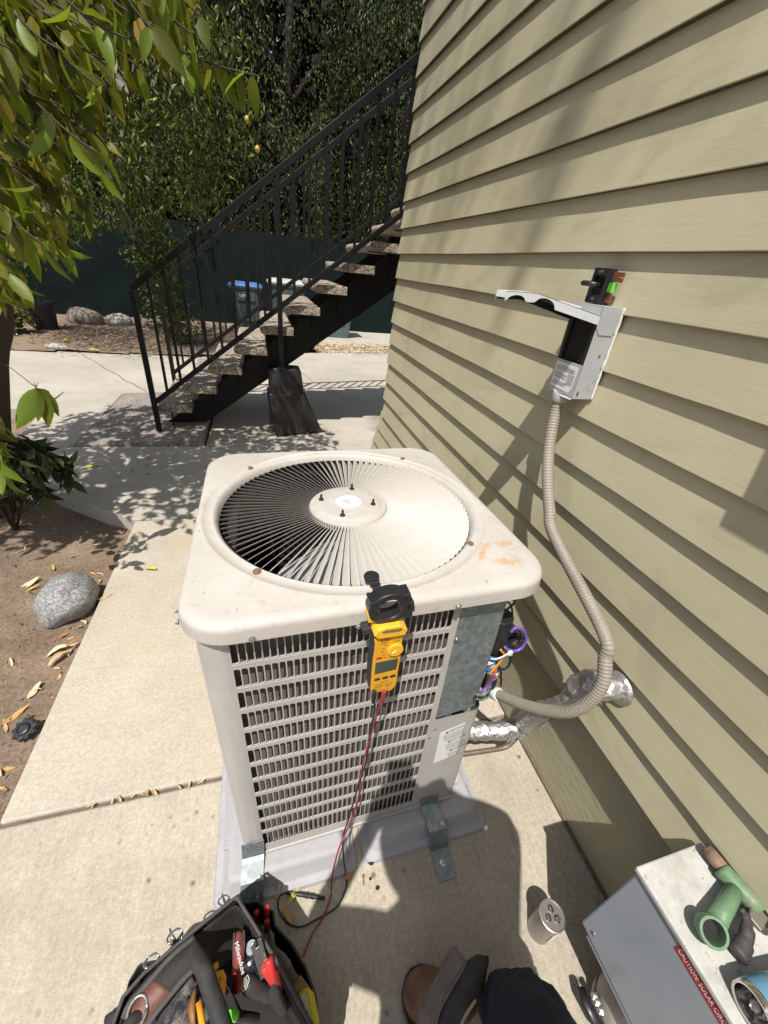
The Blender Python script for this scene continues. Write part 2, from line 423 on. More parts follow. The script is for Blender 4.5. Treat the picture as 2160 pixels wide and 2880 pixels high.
slab('joint_grime', [(-.87, .796), (.9, .796), (.9, .808), (-.87, .808)], -.012, .05, M_crack, None, None, 0, **ST)

# ================================================================ HOUSE WALL
EX = .1345; Z0 = .489; XL = .878
wall = thing('house_wall', 'olive green wooden lap siding wall of the house rising beside the condenser', 'wall', (XL, 0, 0))
def board(z, y0, y1, seed, h=EX, x=XL, N=60):
    mb = MB(); prof = None; n = N
    vs = []
    for i in range(n+1):
        y = y0+(y1-y0)*i/n
        a = noise.noise(Vector((y*3, seed*7.1, 0)))*.0011+noise.noise(Vector((y*16, seed*3.3, 5)))*.0006
        dz = noise.noise(Vector((y*1.3, seed*2.7, 9)))*.0022+noise.noise(Vector((y*9, seed, 2)))*.0008
        pr = [(x+.03-XL, z+dz), (x-XL+a+.0015, z+dz), (x-XL+a, z+dz+.002), (x-XL+.007+a*.6, z+h*.45), (x-XL+.0185, z+h+.012), (x-XL+.03, z+h+.012)]
        vs += [(p[0], y, p[1]) for p in pr]
    m_ = 6; fs = []
    for i in range(n):
        for j in range(m_-1):
            q = i*m_+j; fs.append((q, q+1, q+1+m_, q+m_))
    fs += [tuple(range(m_)), tuple(n*m_+j for j in range(m_-1, -1, -1))]
    mb.add(vs, fs); mb.mi = [1 if (f_i < n*(m_-1) and f_i % (m_-1) == 0) else 0 for f_i in range(len(fs))]; o = mb.build('siding_board', [M_siding, M_lapshade], wall, 30)
    return o
NB = 30
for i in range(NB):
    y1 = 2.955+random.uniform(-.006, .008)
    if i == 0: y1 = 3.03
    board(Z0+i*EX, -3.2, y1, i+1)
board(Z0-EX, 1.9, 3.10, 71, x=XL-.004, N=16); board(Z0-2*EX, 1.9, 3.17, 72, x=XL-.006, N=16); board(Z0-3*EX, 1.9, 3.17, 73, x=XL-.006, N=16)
MB().box(.032, 4.0, -3.2, 2.94, Z0+.004, Z0+NB*EX).build('wall_body', M_siding, wall)
MB().box(.03, 3.9, 1.95, 3.08, .0, Z0+.003).build('wall_body', M_siding, wall)
fo = MB(); N = 70
fo.box(.070, 3.8, -3.2, 1.94, -.1, Z0+.002); fo.build('foundation', M_found, wall)
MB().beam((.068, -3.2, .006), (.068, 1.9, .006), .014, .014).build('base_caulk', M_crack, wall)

# ================================================================ FENCE
fx = [(-13, 8.6), (-4.4, 11.35), (-2.0, 11.95), (6.5, 12.55)]
fence = thing('fence', 'tall dark green privacy fence behind the stairs and bins', 'fence', (0, 12.1, 0))
mb = MB(); vs = []
pts = []
for (a, b_) in zip(fx[:-1], fx[1:]):
    n = int(math.dist(a, b_)/.12)
    pts += [(a[0]+(b_[0]-a[0])*i/n, a[1]+(b_[1]-a[1])*i/n) for i in range(n)]
pts.append(fx[-1]); nz = 8
for i, (x, y) in enumerate(pts):
    for j in range(nz+1):
        z = 2.08*j/nz-.05; vs.append((x, y-12.1+noise.noise(Vector((x*1.5, z*2, 0)))*.03+noise.noise(Vector((x*6, z*1.2, 3)))*.012, z))
mb.add(vs, [(i*(nz+1)+j, (i+1)*(nz+1)+j, (i+1)*(nz+1)+j+1, i*(nz+1)+j+1) for i in range(len(pts)-1) for j in range(nz)])
mb.build('screen_panel', M_green, fence, 'all')
for (a, b_) in zip(fx[:-1], fx[1:]):
    MB().beam((a[0], a[1]-12.1+.05, 2.06), (b_[0], b_[1]-12.1+.05, 2.06), .05, .05).build('top_rail', M_iron, fence)
for x, y in [(-4.4, 11.35), (-2, 11.95), (1.0, 12.18), (4, 12.39)]:
    MB().tube([(x, y-12.1+.09, -.1), (x, y-12.1+.09, 2.1)], .035, 10).build('post', M_iron, fence)

# ================================================================ STAIRS
st = thing('outdoor_staircase', 'black steel outdoor staircase with pebbled concrete treads and iron railings', 'staircase', (-1.0, 4.2, .06))
SO = Vector((-1.0, 4.2, .06)); RISE = .19; RUN = .2465
for i in range(15):
    x = -1.0+RUN*i; z = .222+RISE*i+.0
    mb = MB(); T = .072; L = .305
    prof = [(0.03, 0), (L, 0), (L, T), (.03, T), (.012, T*.85), (0, T*.5), (.012, T*.15)]
    y0 = 4.14; y1 = 5.38
    n = len(prof); vs = [(x-SO.x+p[0], y-SO.y, z-SO.z+p[1]) for y in (y0, y1) for p in prof]
    mb.add(vs, [tuple(range(n)), tuple(range(2*n-1, n-1, -1))]+[(j, n+j, n+(j+1) % n, (j+1) % n) for j in range(n)])
    mb.build('tread', M_tread, st, bevel=.006)
    for yy in (4.34, 5.2):   # steel seats of each tread
        MB().box(x+.03-SO.x, x+.29-SO.x, yy-SO.y-.04, yy-SO.y+.04, z-SO.z-.008, z-SO.z-.0005).build('tread_bracket', M_iron, st)
        MB().box(x+.245-SO.x, x+.252-SO.x, yy-SO.y-.03, yy-SO.y+.03, z-SO.z-.19+.0, z-SO.z-.009).build('tread_bracket', M_iron, st)
for yy in (4.36, 5.2):
    mb = MB(); sl_ = RISE/RUN
    top = lambda x: .035+(x+.96)*sl_; D = .40
    pr = [(-.96, .045), (-.60, .045), (2.9, top(2.9)-D*1.05), (2.9, top(2.9)), ]
    for e in (-1, 1):
        pass
    n = len(pr); vs = [(p[0]-SO.x, y-SO.y, p[1]-SO.z+.02) for y in (yy-.03, yy+.03) for p in pr]
    mb.add(vs, [tuple(range(n)), tuple(range(2*n-1, n-1, -1))]+[(j, n+j, n+(j+1) % n, (j+1) % n) for j in range(n)])
    mb.build('stringer', M_iron, st, bevel=.004)
def railing(yy, x0, name='railing'):
    zr = lambda x: 1.262+(x+1.0)*.768; zb = lambda x: .325+(x+1.0)*.768
    e = 2.9
    d = Vector((1, 0, .768)).normalized()
    P = lambda x, z: Vector((x-SO.x, yy-SO.y, z-SO.z))
    MB().beam(P(x0, zr(x0)), P(e, zr(e)), .042, .05).build('handrail', M_iron, st, bevel=.004)
    MB().beam(P(x0, zr(x0)-.2 if yy > 5 else zb(x0)), P(e, zr(e)-.2 if yy > 5 else zb(e)), .02, .02) if False else None
    MB().beam(P(x0, zb(x0)), P(e, zb(e)), .03, .042).build('bottom_rail', M_iron, st, bevel=.003)
    for px in (x0+.0, x0+1.17):
        bot = .055 if px == x0 and yy < 5 else zb(px)-(.52 if px > x0 else .14)
        MB().beam(P(px, bot), P(px, zr(px)-.02), .042, .042, up=(0, 1, 0)).build('newel_post', M_iron, st, bevel=.003)
    x = x0+.13; i = 1
    while x < e:
        if i % 9: MB().beam(P(x, zb(x)), P(x, zr(x)-.01), .021, .021, up=(0, 1, 0)).build('baluster', M_iron, st)
        x += .13; i += 1
railing(4.10, -1.0); railing(5.42, -1.05)
for px, py in ((-.9, 4.25), ):
    MB().box(px-SO.x, px+.01-SO.x, py-SO.y, py+.02-SO.y, -.02, .16).build('tread_bracket', M_iron, st)

# ================================================================ VEGETATION
LEAF_V = np.array([(0, 0, 0), (.0, .28, -.02), (.5, .3, .05), (-.5, .3, .05), (.0, .62, -.03), (.42, .62, .03), (-.42, .62, .03), (0, 1, -.09)])
LEAF_F = [(0, 2, 1), (0, 1, 3), (1, 2, 5, 4), (1, 4, 6, 3), (4, 5, 7), (4, 7, 6)]
def leaf_cloud(pos, dirs, ups, size, width, simple=False, curl=.0):
    """one mesh with a folded leaf at every position"""
    n = len(pos); d = dirs/np.linalg.norm(dirs, axis=1)[:, None]
    x = np.cross(d, ups); x /= (np.linalg.norm(x, axis=1)[:, None]+1e-9); z = np.cross(x, d)
    if simple: LV = np.array([(0, 0, 0), (.5, .42, .10), (0, 1, -.05), (-.5, .42, .10)]); LF = [(0, 1, 2), (0, 2, 3)]
    else: LV = LEAF_V; LF = LEAF_F
    k_ = len(LV); s = size[:, None, None]
    V = pos[:, None, :]+s*(LV[None, :, 0:1]*width*x[:, None, :]+LV[None, :, 1:2]*d[:, None, :]+LV[None, :, 2:3]*(1+curl)*z[:, None, :])
    V = V.reshape(-1, 3)
    loops = np.array([i for f in LF for i in f]); ls = np.array([len(f) for f in LF])
    L = (loops[None, :]+np.arange(n)[:, None]*k_).reshape(-1); T = np.tile(ls, n)
    me = bpy.data.meshes.new('leaves'); me.vertices.add(len(V)); me.vertices.foreach_set('co', V.ravel())
    me.loops.add(len(L)); me.loops.foreach_set('vertex_index', L.astype(np.int32))
    me.polygons.add(len(T)); st_ = np.concatenate([[0], np.cumsum(T)[:-1]])
    me.polygons.foreach_set('loop_start', st_.astype(np.int32)); me.polygons.foreach_set('loop_total', T.astype(np.int32))
    me.polygons.foreach_set('use_smooth', np.ones(len(T), bool))
    me.update(); me.validate(); return me
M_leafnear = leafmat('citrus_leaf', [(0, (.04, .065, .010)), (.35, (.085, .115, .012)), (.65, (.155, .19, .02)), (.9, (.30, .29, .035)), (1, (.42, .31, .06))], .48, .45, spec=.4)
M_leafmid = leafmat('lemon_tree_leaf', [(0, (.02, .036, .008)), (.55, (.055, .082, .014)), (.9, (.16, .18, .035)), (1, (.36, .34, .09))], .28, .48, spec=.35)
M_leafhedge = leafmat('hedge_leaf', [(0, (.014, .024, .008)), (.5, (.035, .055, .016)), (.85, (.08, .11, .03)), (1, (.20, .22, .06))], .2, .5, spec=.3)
M_leafyel = leafmat('yellow_leaf', [(0, (.35, .30, .06)), (1, (.45, .42, .1))], .4, .4)
M_bark = mat('bark', (.05, .038, .03), .9, 0, .35, 14, .9, 40, .01)
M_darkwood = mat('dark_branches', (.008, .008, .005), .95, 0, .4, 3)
def dirs_hang(n, down=.8, spread=.7):
    d = rng.normal(size=(n, 3))*spread; d[:, 2] = -abs(rng.normal(size=n))*.6-down
    return d
def rnd_up(n): return rng.normal(size=(n, 3))

# back hedge: four tall trees whose foliage forms one curtain above the fence
hedge_specs = [(-7.6, 12.2, 'tall dense dark leafed tree behind the far left end of the fence'), (-2.6, 13.6, 'tall drooping dark evergreen behind the lemon tree'),
               (1.0, 14.0, 'tall drooping evergreen whose foliage hangs over the fence above the bins'), (4.4, 14.2, 'tall evergreen partly hidden by the corner of the house')]
for hi, (hx, hy, lab) in enumerate(hedge_specs):
    t = thing('evergreen_tree', lab, 'tree', (hx, hy, 0), group='tall evergreens behind the fence')
    MB().tube(bez([(0, 0, -.1), (.1, .1, 2), (-.1, .2, 4.5), (.1, 0, 7.5)], 4), [.2, .19, .18, .17, .16, .15, .14, .13, .12, .11, .1, .09, .06], 9).build('trunk', M_bark, t, 'all')
    for q in range(7):
        a = rng.uniform(0, 6.28); z = rng.uniform(2.2, 5)
        MB().tube(bez([(0, .1, z), (math.cos(a)*.9, math.sin(a)*.5-.3, z+.8), (math.cos(a)*1.9, math.sin(a)*.8-.5, z+.9)], 4), [.07, .065, .06, .055, .045, .035, .03, .02, .01], 6).build('branch', M_bark, t, 'all')
    w = 2.7 if hi else 4.4
    # lumpy front surface: clumps of drooping sprays
    nc = 170 if hi else 190; P = []; Dd = []; Sz = []
    for c in range(nc):
        cx = rng.uniform(-w, w); cz = rng.uniform(1.9, 9.2)**1.0
        if hi in (1, 2) and cz < 3.2 and rng.random() < .3: cz = rng.uniform(1.7, 3.2)
        cy = -1.35+.16*cx*cx/ max(w, 1)*.4+rng.uniform(-.1, 1.0)+.35*math.sin(cx*1.7+cz*1.3)-(.25 if cz < 4 else 0)
        r = rng.uniform(.2, .5); m_ = int(230*r/.45)
        q = rng.normal(size=(m_, 3))*np.array([r*.5, r*.4, r*1.05]); q[:, 2] -= np.abs(q[:, 0])*.6
        P.append(q+np.array([cx, cy, cz]))
    P = np.concatenate(P)
    yw = P[:, 1]+hy; keep = ~((P[:, 2] < 2.15) & (yw > 12.0) & False)
    keep &= P[:, 2] > 1.35+.5*np.sin(P[:, 0]*1.3+hi)*.6
    P = P[keep]
    P[:, 1] = np.maximum(P[:, 1], 11.75-hy)
    n = len(P)
    me = leaf_cloud(P, dirs_hang(n, .7, .55), rnd_up(n), rng.uniform(.05, .10, n), .42, True)
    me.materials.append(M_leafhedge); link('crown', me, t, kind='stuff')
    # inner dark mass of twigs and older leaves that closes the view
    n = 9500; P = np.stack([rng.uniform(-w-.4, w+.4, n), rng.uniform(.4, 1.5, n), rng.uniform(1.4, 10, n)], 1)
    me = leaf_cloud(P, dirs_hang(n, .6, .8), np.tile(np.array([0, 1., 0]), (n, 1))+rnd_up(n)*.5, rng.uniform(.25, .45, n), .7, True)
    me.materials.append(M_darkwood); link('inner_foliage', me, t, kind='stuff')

# lemon tree in the middle distance
lt = thing('lemon_tree', 'lemon tree with a leaning trunk and ripe lemons in front of the green fence', 'tree', (-1.6, 8.9, 0))
tp = bez([(-.1, .2, -.05), (0, 0, .6), (-.12, -.1, 1.2), (-.38, -.15, 1.85), (-.6, -.1, 2.6)], 5)
MB().tube(tp, [.12-.003*i for i in range(len(tp))], 10).build('trunk', M_bark, lt, 'all')
for q in range(9):
    a = rng.uniform(0, 6.28); z0 = rng.uniform(1.5, 2.3); rr = rng.uniform(1.0, 1.9)
    pp = bez([(-.35, -.1, z0), (-.35+math.cos(a)*rr*.5, -.1+math.sin(a)*rr*.4, z0+.9), (-.35+math.cos(a)*rr, -.1+math.sin(a)*rr*.8, z0+1.5)], 5)
    MB().tube(pp, [.055-.004*i for i in range(len(pp))], 6).build('branch', M_bark, lt, 'all')
def clumpcloud(n, c, rad, nclump, cr, mask=None, hollow=.55):
    c = np.array(c, float); rad = np.array(rad, float); out = []
    cc = rng.normal(size=(nclump, 3)); cc /= np.linalg.norm(cc, axis=1)[:, None]; cc *= rng.uniform(hollow, 1.0, (nclump, 1)); cc = c+cc*rad
    idx = rng.integers(0, nclump, n); P = cc[idx]+rng.normal(size=(n, 3))*np.array([cr, cr, cr*.8])
    return P
P = clumpcloud(15000, (-1.0, -.5, 3.15), (2.3, 1.9, 1.75), 150, .24)
P2 = clumpcloud(4500, (.55, -1.2, 3.3), (1.15, .8, 1.2), 45, .22)
P = np.concatenate([P, P2]); P = P[P[:, 2] > 1.55-.25*np.sin(P[:, 0]*3)]
n = len(P); me = leaf_cloud(P, dirs_hang(n, .45, .7), rnd_up(n), rng.uniform(.075, .125, n), .30, True)
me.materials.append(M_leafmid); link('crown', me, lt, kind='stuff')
P = np.concatenate([clumpcloud(1100, (.05, -.2, .55), (.5, .35, .65), 22, .12, hollow=.3), clumpcloud(900, (-.1, -.1, 1.4), (.4, .3, .5), 16, .1, hollow=.3)]); P = P[P[:, 2] > .03]
n = len(P); me = leaf_cloud(P, dirs_hang(n, .1, .9), rnd_up(n), rng.uniform(.07, .12, n), .32)
me.materials.append(M_leafmid); link('low_shoots', me, lt, kind='stuff')
M_lemon = mat('lemon_skin', (.50, .33, .04), .45, 0, .12, 20, .3, 150)
def fruit(r=.03):
    return MB().lathe([(0, -r*1.25), (r*.3, -r*1.1), (r*.8, -r*.6), (r, 0), (r*.8, r*.6), (r*.3, r*1.1), (0, r*1.25)], n=12, cap=False)
for (u, v, y) in ((135, 315, 7.4), (534, 258, 7.5), (556, 322, 7.5)):
    p = PY(u, v, y); o = fruit(.036).build('lemon', M_lemon, lt, 'all'); o.location = p-Vector((-1.6, 8.9, 0))

# shrub by the bed, left
def shrub(name, label, loc, rad, n, mt, size, w, cat='shrub', simple=False):
    t = thing(name, label, cat, loc)
    for q in range(7):
        a = q*.9; MB().tube([(0, 0, -.05), (math.cos(a)*rad[0]*.4, math.sin(a)*rad[1]*.4, rad[2]*.8), (math.cos(a)*rad[0]*.8, math.sin(a)*rad[1]*.8, rad[2]*1.3)], [.012, .008, .004], 5).build('stem', M_bark, t)
    P = clumpcloud(n, (0, 0, rad[2]), rad, max(6, n//45), min(rad)*.25, hollow=.35); P = P[P[:, 2] > .0]
    m_ = len(P); d = rng.normal(size=(m_, 3)); d[:, 2] = d[:, 2]*.5+.1
    me = leaf_cloud(P, d, np.tile(np.array([0, 0, 1.]), (m_, 1))+rnd_up(m_)*.4, rng.uniform(size*.7, size*1.2, m_), w, simple); me.materials.append(mt)
    link('foliage', me, t, kind='stuff'); return t
M_leafpale = leafmat('pale_shrub_leaf', [(0, (.10, .14, .04)), (.6, (.2, .24, .08)), (1, (.34, .35, .16))], .3, .4)
shrub('pale_shrub', 'low pale leaved shrub beside the black pot', (-4.35, 8.9, 0), (.5, .35, .28), 900, M_leafpale, .09, .7)

# near citrus tree on the left edge
NT0 = Vector((-1.73, 2.74, -.1))
nt_ = thing('citrus_tree', 'citrus tree with large glossy leaves hanging in from the left edge', 'tree', NT0)
tp = bez([PZ(0, 1110, -.12)-NT0, PY(-14, 960, 2.68)-NT0, PY(-22, 780, 2.6)-NT0, PY(-30, 620, 2.55)-NT0, Vector((.15, -.2, 1.9))], 5)
MB().tube(tp, [.088-.0015*i for i in range(len(tp))], 12).build('trunk', M_bark, nt_, 'all')
def inpoly(u, v, poly):
    c = False; n = len(poly)
    for i in range(n):
        x1, y1 = poly[i]; x2, y2 = poly[(i+1) % n]
        if (y1 > v) != (y2 > v) and u < (x2-x1)*(v-y1)/(y2-y1)+x1: c = not c
    return c
CROWN = [(-400, -900), (470, -900), (440, 20), (330, 110), (300, 210), (250, 300), (235, 400), (165, 430), (150, 520), (170, 590), (110, 600), (60, 690), (-400, 760)]
leaves = []   # (pos, dir, up, size)
def twig(a, b, nl, size=.115, thick=.004, droop=.05, hang=.75):
    a = Vector(a); b = Vector(b); mid = a.lerp(b, .5)+Vector((0, 0, droop))
    pts = bez([a, mid, b], 6); out = []
    for i in range(nl):
        t = (i+.6)/nl; p = pts[min(len(pts)-1, int(t*(len(pts)-1)))]
        ax = (b-a).normalized()
        d = Vector(rng.normal(size=3))*.42+ax*.35+Vector((0, 0, -hang)); 
        out.append((p, d.normalized(), Vector(rng.normal(size=3)), size*rng.uniform(.7, 1.15)))
    return pts, out
twigs = []
def canopy_pts(n):
    out = []
    while len(out) < n:
        x = rng.uniform(-3.2, -.05); y = rng.uniform(1.5, 3.9); z = rng.uniform(1.5, 3.4)
        e = ((x+1.55)/1.6)**2+((y-2.5)/1.4)**2+((z-2.6)/1.2)**2
        if e > 1: continue
        u, v = proj((x, y, z))
        if u > -200 and v > -600 and not inpoly(u, v, CROWN): continue
        if x > -.55 and y < 1.45: continue
        out.append(Vector((x, y, z)))
    return out
for p in canopy_pts(760):
    inn = p+Vector((rng.uniform(-.35, .05), rng.uniform(-.15, .25), rng.uniform(.05, .25)))
    pts, ls = twig(inn, p+Vector((0, 0, -.02)), 7)
    u, v = proj(p+Vector((0, 0, -.12)))
    if 0 < u < 1659 and 0 < v < 2212 and not inpoly(u, v, CROWN): continue
    twigs.append(pts); leaves += ls
# the sunlit spray in the middle of the top edge, the small spray over the paving, the low dark sprays
def ray_pt(u, v, y): return PY(u, v, y)
def spray(u0, v0, u1, v1, y, nl, size, hang=.9, y2=None):
    pts, ls = twig(ray_pt(u0, v0, y)+Vector((-.05, .03, .04)), ray_pt(u1, v1, y2 or y), nl, size, hang=hang, droop=-.006); twigs.append(pts); return ls
L2 = []
L2 += spray(290, 110, 470, 165, 2.0, 4, .09); L2 += spray(420, 155, 560, 165, 1.35, 12, .078, 1.2)
L2 += spray(395, -10, 440, 40, 1.35, 5, .08, 1.2); L2 += spray(380, 40, 415, 75, 1.3, 4, .08, 1.3)
L2 += spray(120, 400, 190, 450, 1.9, 7, .11); L2 += spray(90, 470, 150, 540, 1.9, 6, .12)
for k_, (du, dv, sz) in enumerate(((-30, 75, .2), (10, 62, .15), (32, 70, .21), (48, 48, .23), (28, 10, .12))):
    a = ray_pt(78, 838, 2.0); b_ = ray_pt(78+du, 838+dv*1.0, 1.97+.02*k_); 
    L2.append((a, (b_-a).normalized(), Vector((rng.uniform(-.4, .4), 1, rng.uniform(0, .5))), (b_-a).length*1.15))
twigs.append(bez([ray_pt(-40, 760, 2.05), ray_pt(20, 793, 2.02), ray_pt(78, 838, 2.0)], 6))
LB = []
for s_ in range(64):
    u = rng.uniform(-20, 165); v = rng.uniform(985, 1075)-.0; 
    if u > 120 and v > 1040: continue
    LB += spray(u-35, v-rng.uniform(5, 30), u, v, rng.uniform(2.3, 2.75), 7, .11, .35)
n_s = 0
while n_s < 250:
    u = rng.uniform(-30, 440); v = rng.uniform(-60, 660)
    if not inpoly(u, v+40, CROWN) or (u > 260 and v > 150 and rng.random() < .5): continue
    n_s += 1; L2 += spray(u-rng.uniform(10, 70), v-rng.uniform(0, 50), u, v, rng.uniform(1.1, 1.75) if n_s % 5 else rng.uniform(1.9, 3.2), 5, rng.uniform(.045, .078) if n_s % 5 else .10, .8)
for s_ in range(9):
    L2 += spray(-60, 880+s_*16, rng.uniform(-10, 35), 895+s_*18, rng.uniform(1.7, 2.0), 4, .11, .8)
L2 += spray(-40, 890, 6, 925, 1.15, 4, .075, .9); L2 += spray(-50, 950, 4, 985, 1.1, 4, .08, .9); L2 += spray(-50, 1000, 2, 1010, 1.2, 3, .075, .8); L2 += spray(-60, 500, 10, 560, 1.2, 6, .08, .8); L2 += spray(-60, 330, 20, 350, 1.15, 5, .085, .9)
leaves = [l for l in leaves]+L2
bs_ = thing('low_shoots', 'low dark leafy shoots spreading over the soil at the foot of the left edge tree', 'plant', NT0+Vector((.1, -.05, 0)))
BSO = NT0+Vector((.1, -.05, 0))
M_leafdark = leafmat('dark_glossy_leaf', [(0, (.014, .024, .009)), (.6, (.03, .045, .015)), (.93, (.06, .08, .025)), (1, (.16, .15, .05))], .22, .42)
me = leaf_cloud(np.array([l[0]-BSO for l in LB]), np.array([l[1] for l in LB]), np.array([l[2] for l in LB]), np.array([l[3] for l in LB]), .48)
me.materials.append(M_leafdark); link('foliage', me, bs_, kind='stuff')
for q in range(9):
    l = LB[q*31 % len(LB)]; MB().tube(bez([Vector((0, 0, -.02)), (l[0]-BSO)*.5+Vector((0, 0, .05)), l[0]-BSO], 5), [.008]*6+[.004]*5, 6).build('stem', M_bark, bs_, 'all')
# branches that carry the sprays
hub = NT0+Vector((.15, -.2, 1.85))
for q in range(14):
    a = q*.45+rng.uniform(-.2, .2); rr = rng.uniform(.7, 1.35)
    e = Vector((-1.5, 2.45, 2.6))+Vector((math.cos(a)*rr, math.sin(a)*rr*.85, rng.uniform(-.2, .6)))
    u, v = proj(e)
    if 0 < u < 1659 and 0 < v < 2212 and not inpoly(u, v, CROWN): continue
    pp = bez([hub-NT0, (hub-NT0).lerp(e-NT0, .5)+Vector((0, 0, .2)), e-NT0], 5)
    MB().tube(pp, [.032-.0024*i for i in range(len(pp))], 7).build('branch', M_bark, nt_, 'all')
lb = bez([Vector((.05, -.05, .7)), Vector((.2, -.15, .75)), Vector((.45, -.3, .72))], 5)
MB().tube(lb, .012, 6).build('branch', M_bark, nt_, 'all')
mb = MB()
for pts in twigs: mb.tube([p-NT0 for p in pts], [.0019]*(len(pts)-1)+[.0009], 4)
mb.build('twigs', M_bark, nt_, kind='stuff')
vis = []; rest = []
for l in leaves:
    u, v = proj(l[0]+l[1]*l[3]*.5); d = (l[0]-Vector((0, 0, CAMH))).length
    inn = -20 < u < 1680 and -20 < v < 2230
    (vis if inn else rest).append((l[3]/d if inn else 0, l))
vis.sort(key=lambda q: -q[0]); big = vis[:285]; rest = [q[1] for q in vis[290:]]+[q[1] for q in rest]
def leafmesh(seed):
    r = random.Random(seed); mb = MB(); n = 7; vs = []; w = r.uniform(.155, .21); cu = r.uniform(.05, .2)
    for i in range(n+1):
        t = i/n; ww = w*math.sin(math.pi*min(1, t**.85))**.8*(1 if t < .9 else .75) if 0 < i < n else .004
        z = -cu*t*t; wv = .012*math.sin(t*14+seed)
        vs += [(-ww, t, z+.35*ww+wv), (0, t, z), (ww, t, z+.35*ww-wv)]
    for i in range(n):
        a = i*3; mb.f += [(a, a+1, a+4, a+3), (a+1, a+2, a+5, a+4)]; mb.mi += [0, 0]
    mb.v = vs
    mb.tube([(0, -.14, .0), (0, 0, 0)], .008, 4)
    me = bpy.data.meshes.new('leaf'); me.from_pydata(mb.v, [], mb.f); me.materials.append(M_leafnear)
    me.polygons.foreach_set('use_smooth', [True]*len(me.polygons)); return me
LM = [leafmesh(i) for i in range(6)]
for i, (_, l) in enumerate(big):
    o = bpy.data.objects.new('leaf', LM[i % 6]); COL.objects.link(o); o.parent = nt_
    p, d, up, s_ = l; x = d.cross(up).normalized(); z = x.cross(d)
    o.matrix_local = Matrix(((x.x*s_, d.x*s_, z.x*s_, p.x-NT0.x), (x.y*s_, d.y*s_, z.y*s_, p.y-NT0.y), (x.z*s_, d.z*s_, z.z*s_, p.z-NT0.z), (0, 0, 0, 1)))
nx_ = 0
while nx_ < 2600:
    x = rng.uniform(-3.3, -.2); y = rng.uniform(1.35, 3.6); z = rng.uniform(2.3, 3.7)
    if ((x+1.7)/1.6)**2+((y-2.5)/1.15)**2+((z-3.0)/.9)**2 > 1 or y < 1.35+.43*(z-2.3)*0: continue
    u, v = proj((x, y, z)); nx_ += 1
    if -60 < u < 1720 and -60 < v < 2300: continue
    if noise.noise(Vector((x*2.6, y*2.6, z*2.6))) < -.22: continue
    rest.append((Vector((x, y, z)), Vector((rng.normal()*.6, rng.normal()*.6, -.6)), Vector(rng.normal(size=3)), rng.uniform(.09, .13)))
me = leaf_cloud(np.array([l[0]-NT0 for l in rest]), np.array([l[1] for l in rest]), np.array([l[2] for l in rest]), np.array([l[3] for l in rest]), .5)
me.materials.append(M_leafnear); link('crown', me, nt_, kind='stuff')

ht = thing('unseen_shade_tree', 'unseen tall sparse tree added to shade the upper siding softly', 'tree', (.6, -7.0, 0))  # unseen tree added; crown and limb shaped to shade the upper wall
HT = Vector((.6, -7.0, 0))
MB().tube(bez([(0, 0, -.2), (.1, .2, 4), (-.3, .6, 8), (-.6, 1.2, 12)], 5), [.34-.013*i for i in range(16)], 12).build('trunk', M_bark, ht, 'all')
SD = SUNV/SUNV.z
def up(y, z, h): return Vector((.885, y, z))+SD*h
P = []
while len(P) < 1500:
    y = rng.uniform(.2, 4.2); z = rng.uniform(1.2, 5.5); edge = 2.28-.33*(y-.6)+.12*math.sin(y*5)
    if z < edge: continue
    if rng.random() > .5: continue
    P.append(up(y, z, rng.uniform(10.5, 13.0))+Vector(rng.normal(size=3))*.05)
P = np.array([q-HT for q in P]); n = len(P)
me = leaf_cloud(P, dirs_hang(n, .5, .8), rnd_up(n), rng.uniform(.08, .14, n), .32, True); me.materials.append(M_leafmid); link('crown', me, ht, kind='stuff')
a = up(1.20, 2.35, 11.6)-HT; b_ = up(1.50, 1.50, 10.6)-HT
MB().tube(bez([(-.5, .9, 11.2), a.lerp(Vector((-.5, .9, 11.2)), .5)+Vector((0, 0, .4)), a, a.lerp(b_, .5), b_], 6), [.06]*12+[.042]*6+[.04]*6+[.03], 9).build('limb', M_bark, ht, 'all')

# ================================================================ CONDENSER
M_paint = None
m, k, b, v = newmat('beige_grey_painted_sheet_metal'); M_cab = m
n1 = k.noise(v, 5, 5); n2 = k.noise(v, 50, 5, .7); n3 = k.noise(k.mapv(v, (1, 1, .15)), 26, 5, .7)
c1 = k.ramp(n1, [(.3, (.40, .385, .365)), (.7, (.47, .45, .425))])
c1 = k.mix(k.math('MULTIPLY', k.ramp(n3, [(.55, 0), (.75, 1)]), .22), c1, (.26, .24, .215))
c1 = k.mix(k.math('MULTIPLY', k.ramp(n2, [(.62, 0), (.7, 1)]), .3), c1, (.22, .2, .18))
k.link(c1, b.inputs['Base Color']); b.inputs['Roughness'].default_value = .38; b.inputs['Specular IOR Level'].default_value = .5
bump(k, b, k.math('ADD', n1, k.math('MULTIPLY', n2, .1)), .12, .004)
m, k, b, v = newmat('weathered_cream_lid_paint'); M_lid = m
n1 = k.noise(v, 3.2, 5); n2 = k.noise(v, 42, 6, .75); n3 = k.noise(k.mapv(v, (1, .2, 1), rot=(0, 0, .6)), 60, 4, .7)
c1 = k.ramp(n1, [(.3, (.45, .42, .38)), (.7, (.53, .50, .46))])
c1 = k.mix(k.math('MULTIPLY', k.ramp(k.noise(v, 7, 7, .72, .8), [(.45, 0), (.7, 1)]), .45), c1, (.40, .36, .31))
c1 = k.mix(k.math('MULTIPLY', k.ramp(n2, [(.56, 0), (.66, 1)]), .4), c1, (.30, .26, .215))
c1 = k.mix(k.math('MULTIPLY', k.ramp(n3, [(.68, 0), (.72, 1)]), .7), c1, (.17, .15, .135))
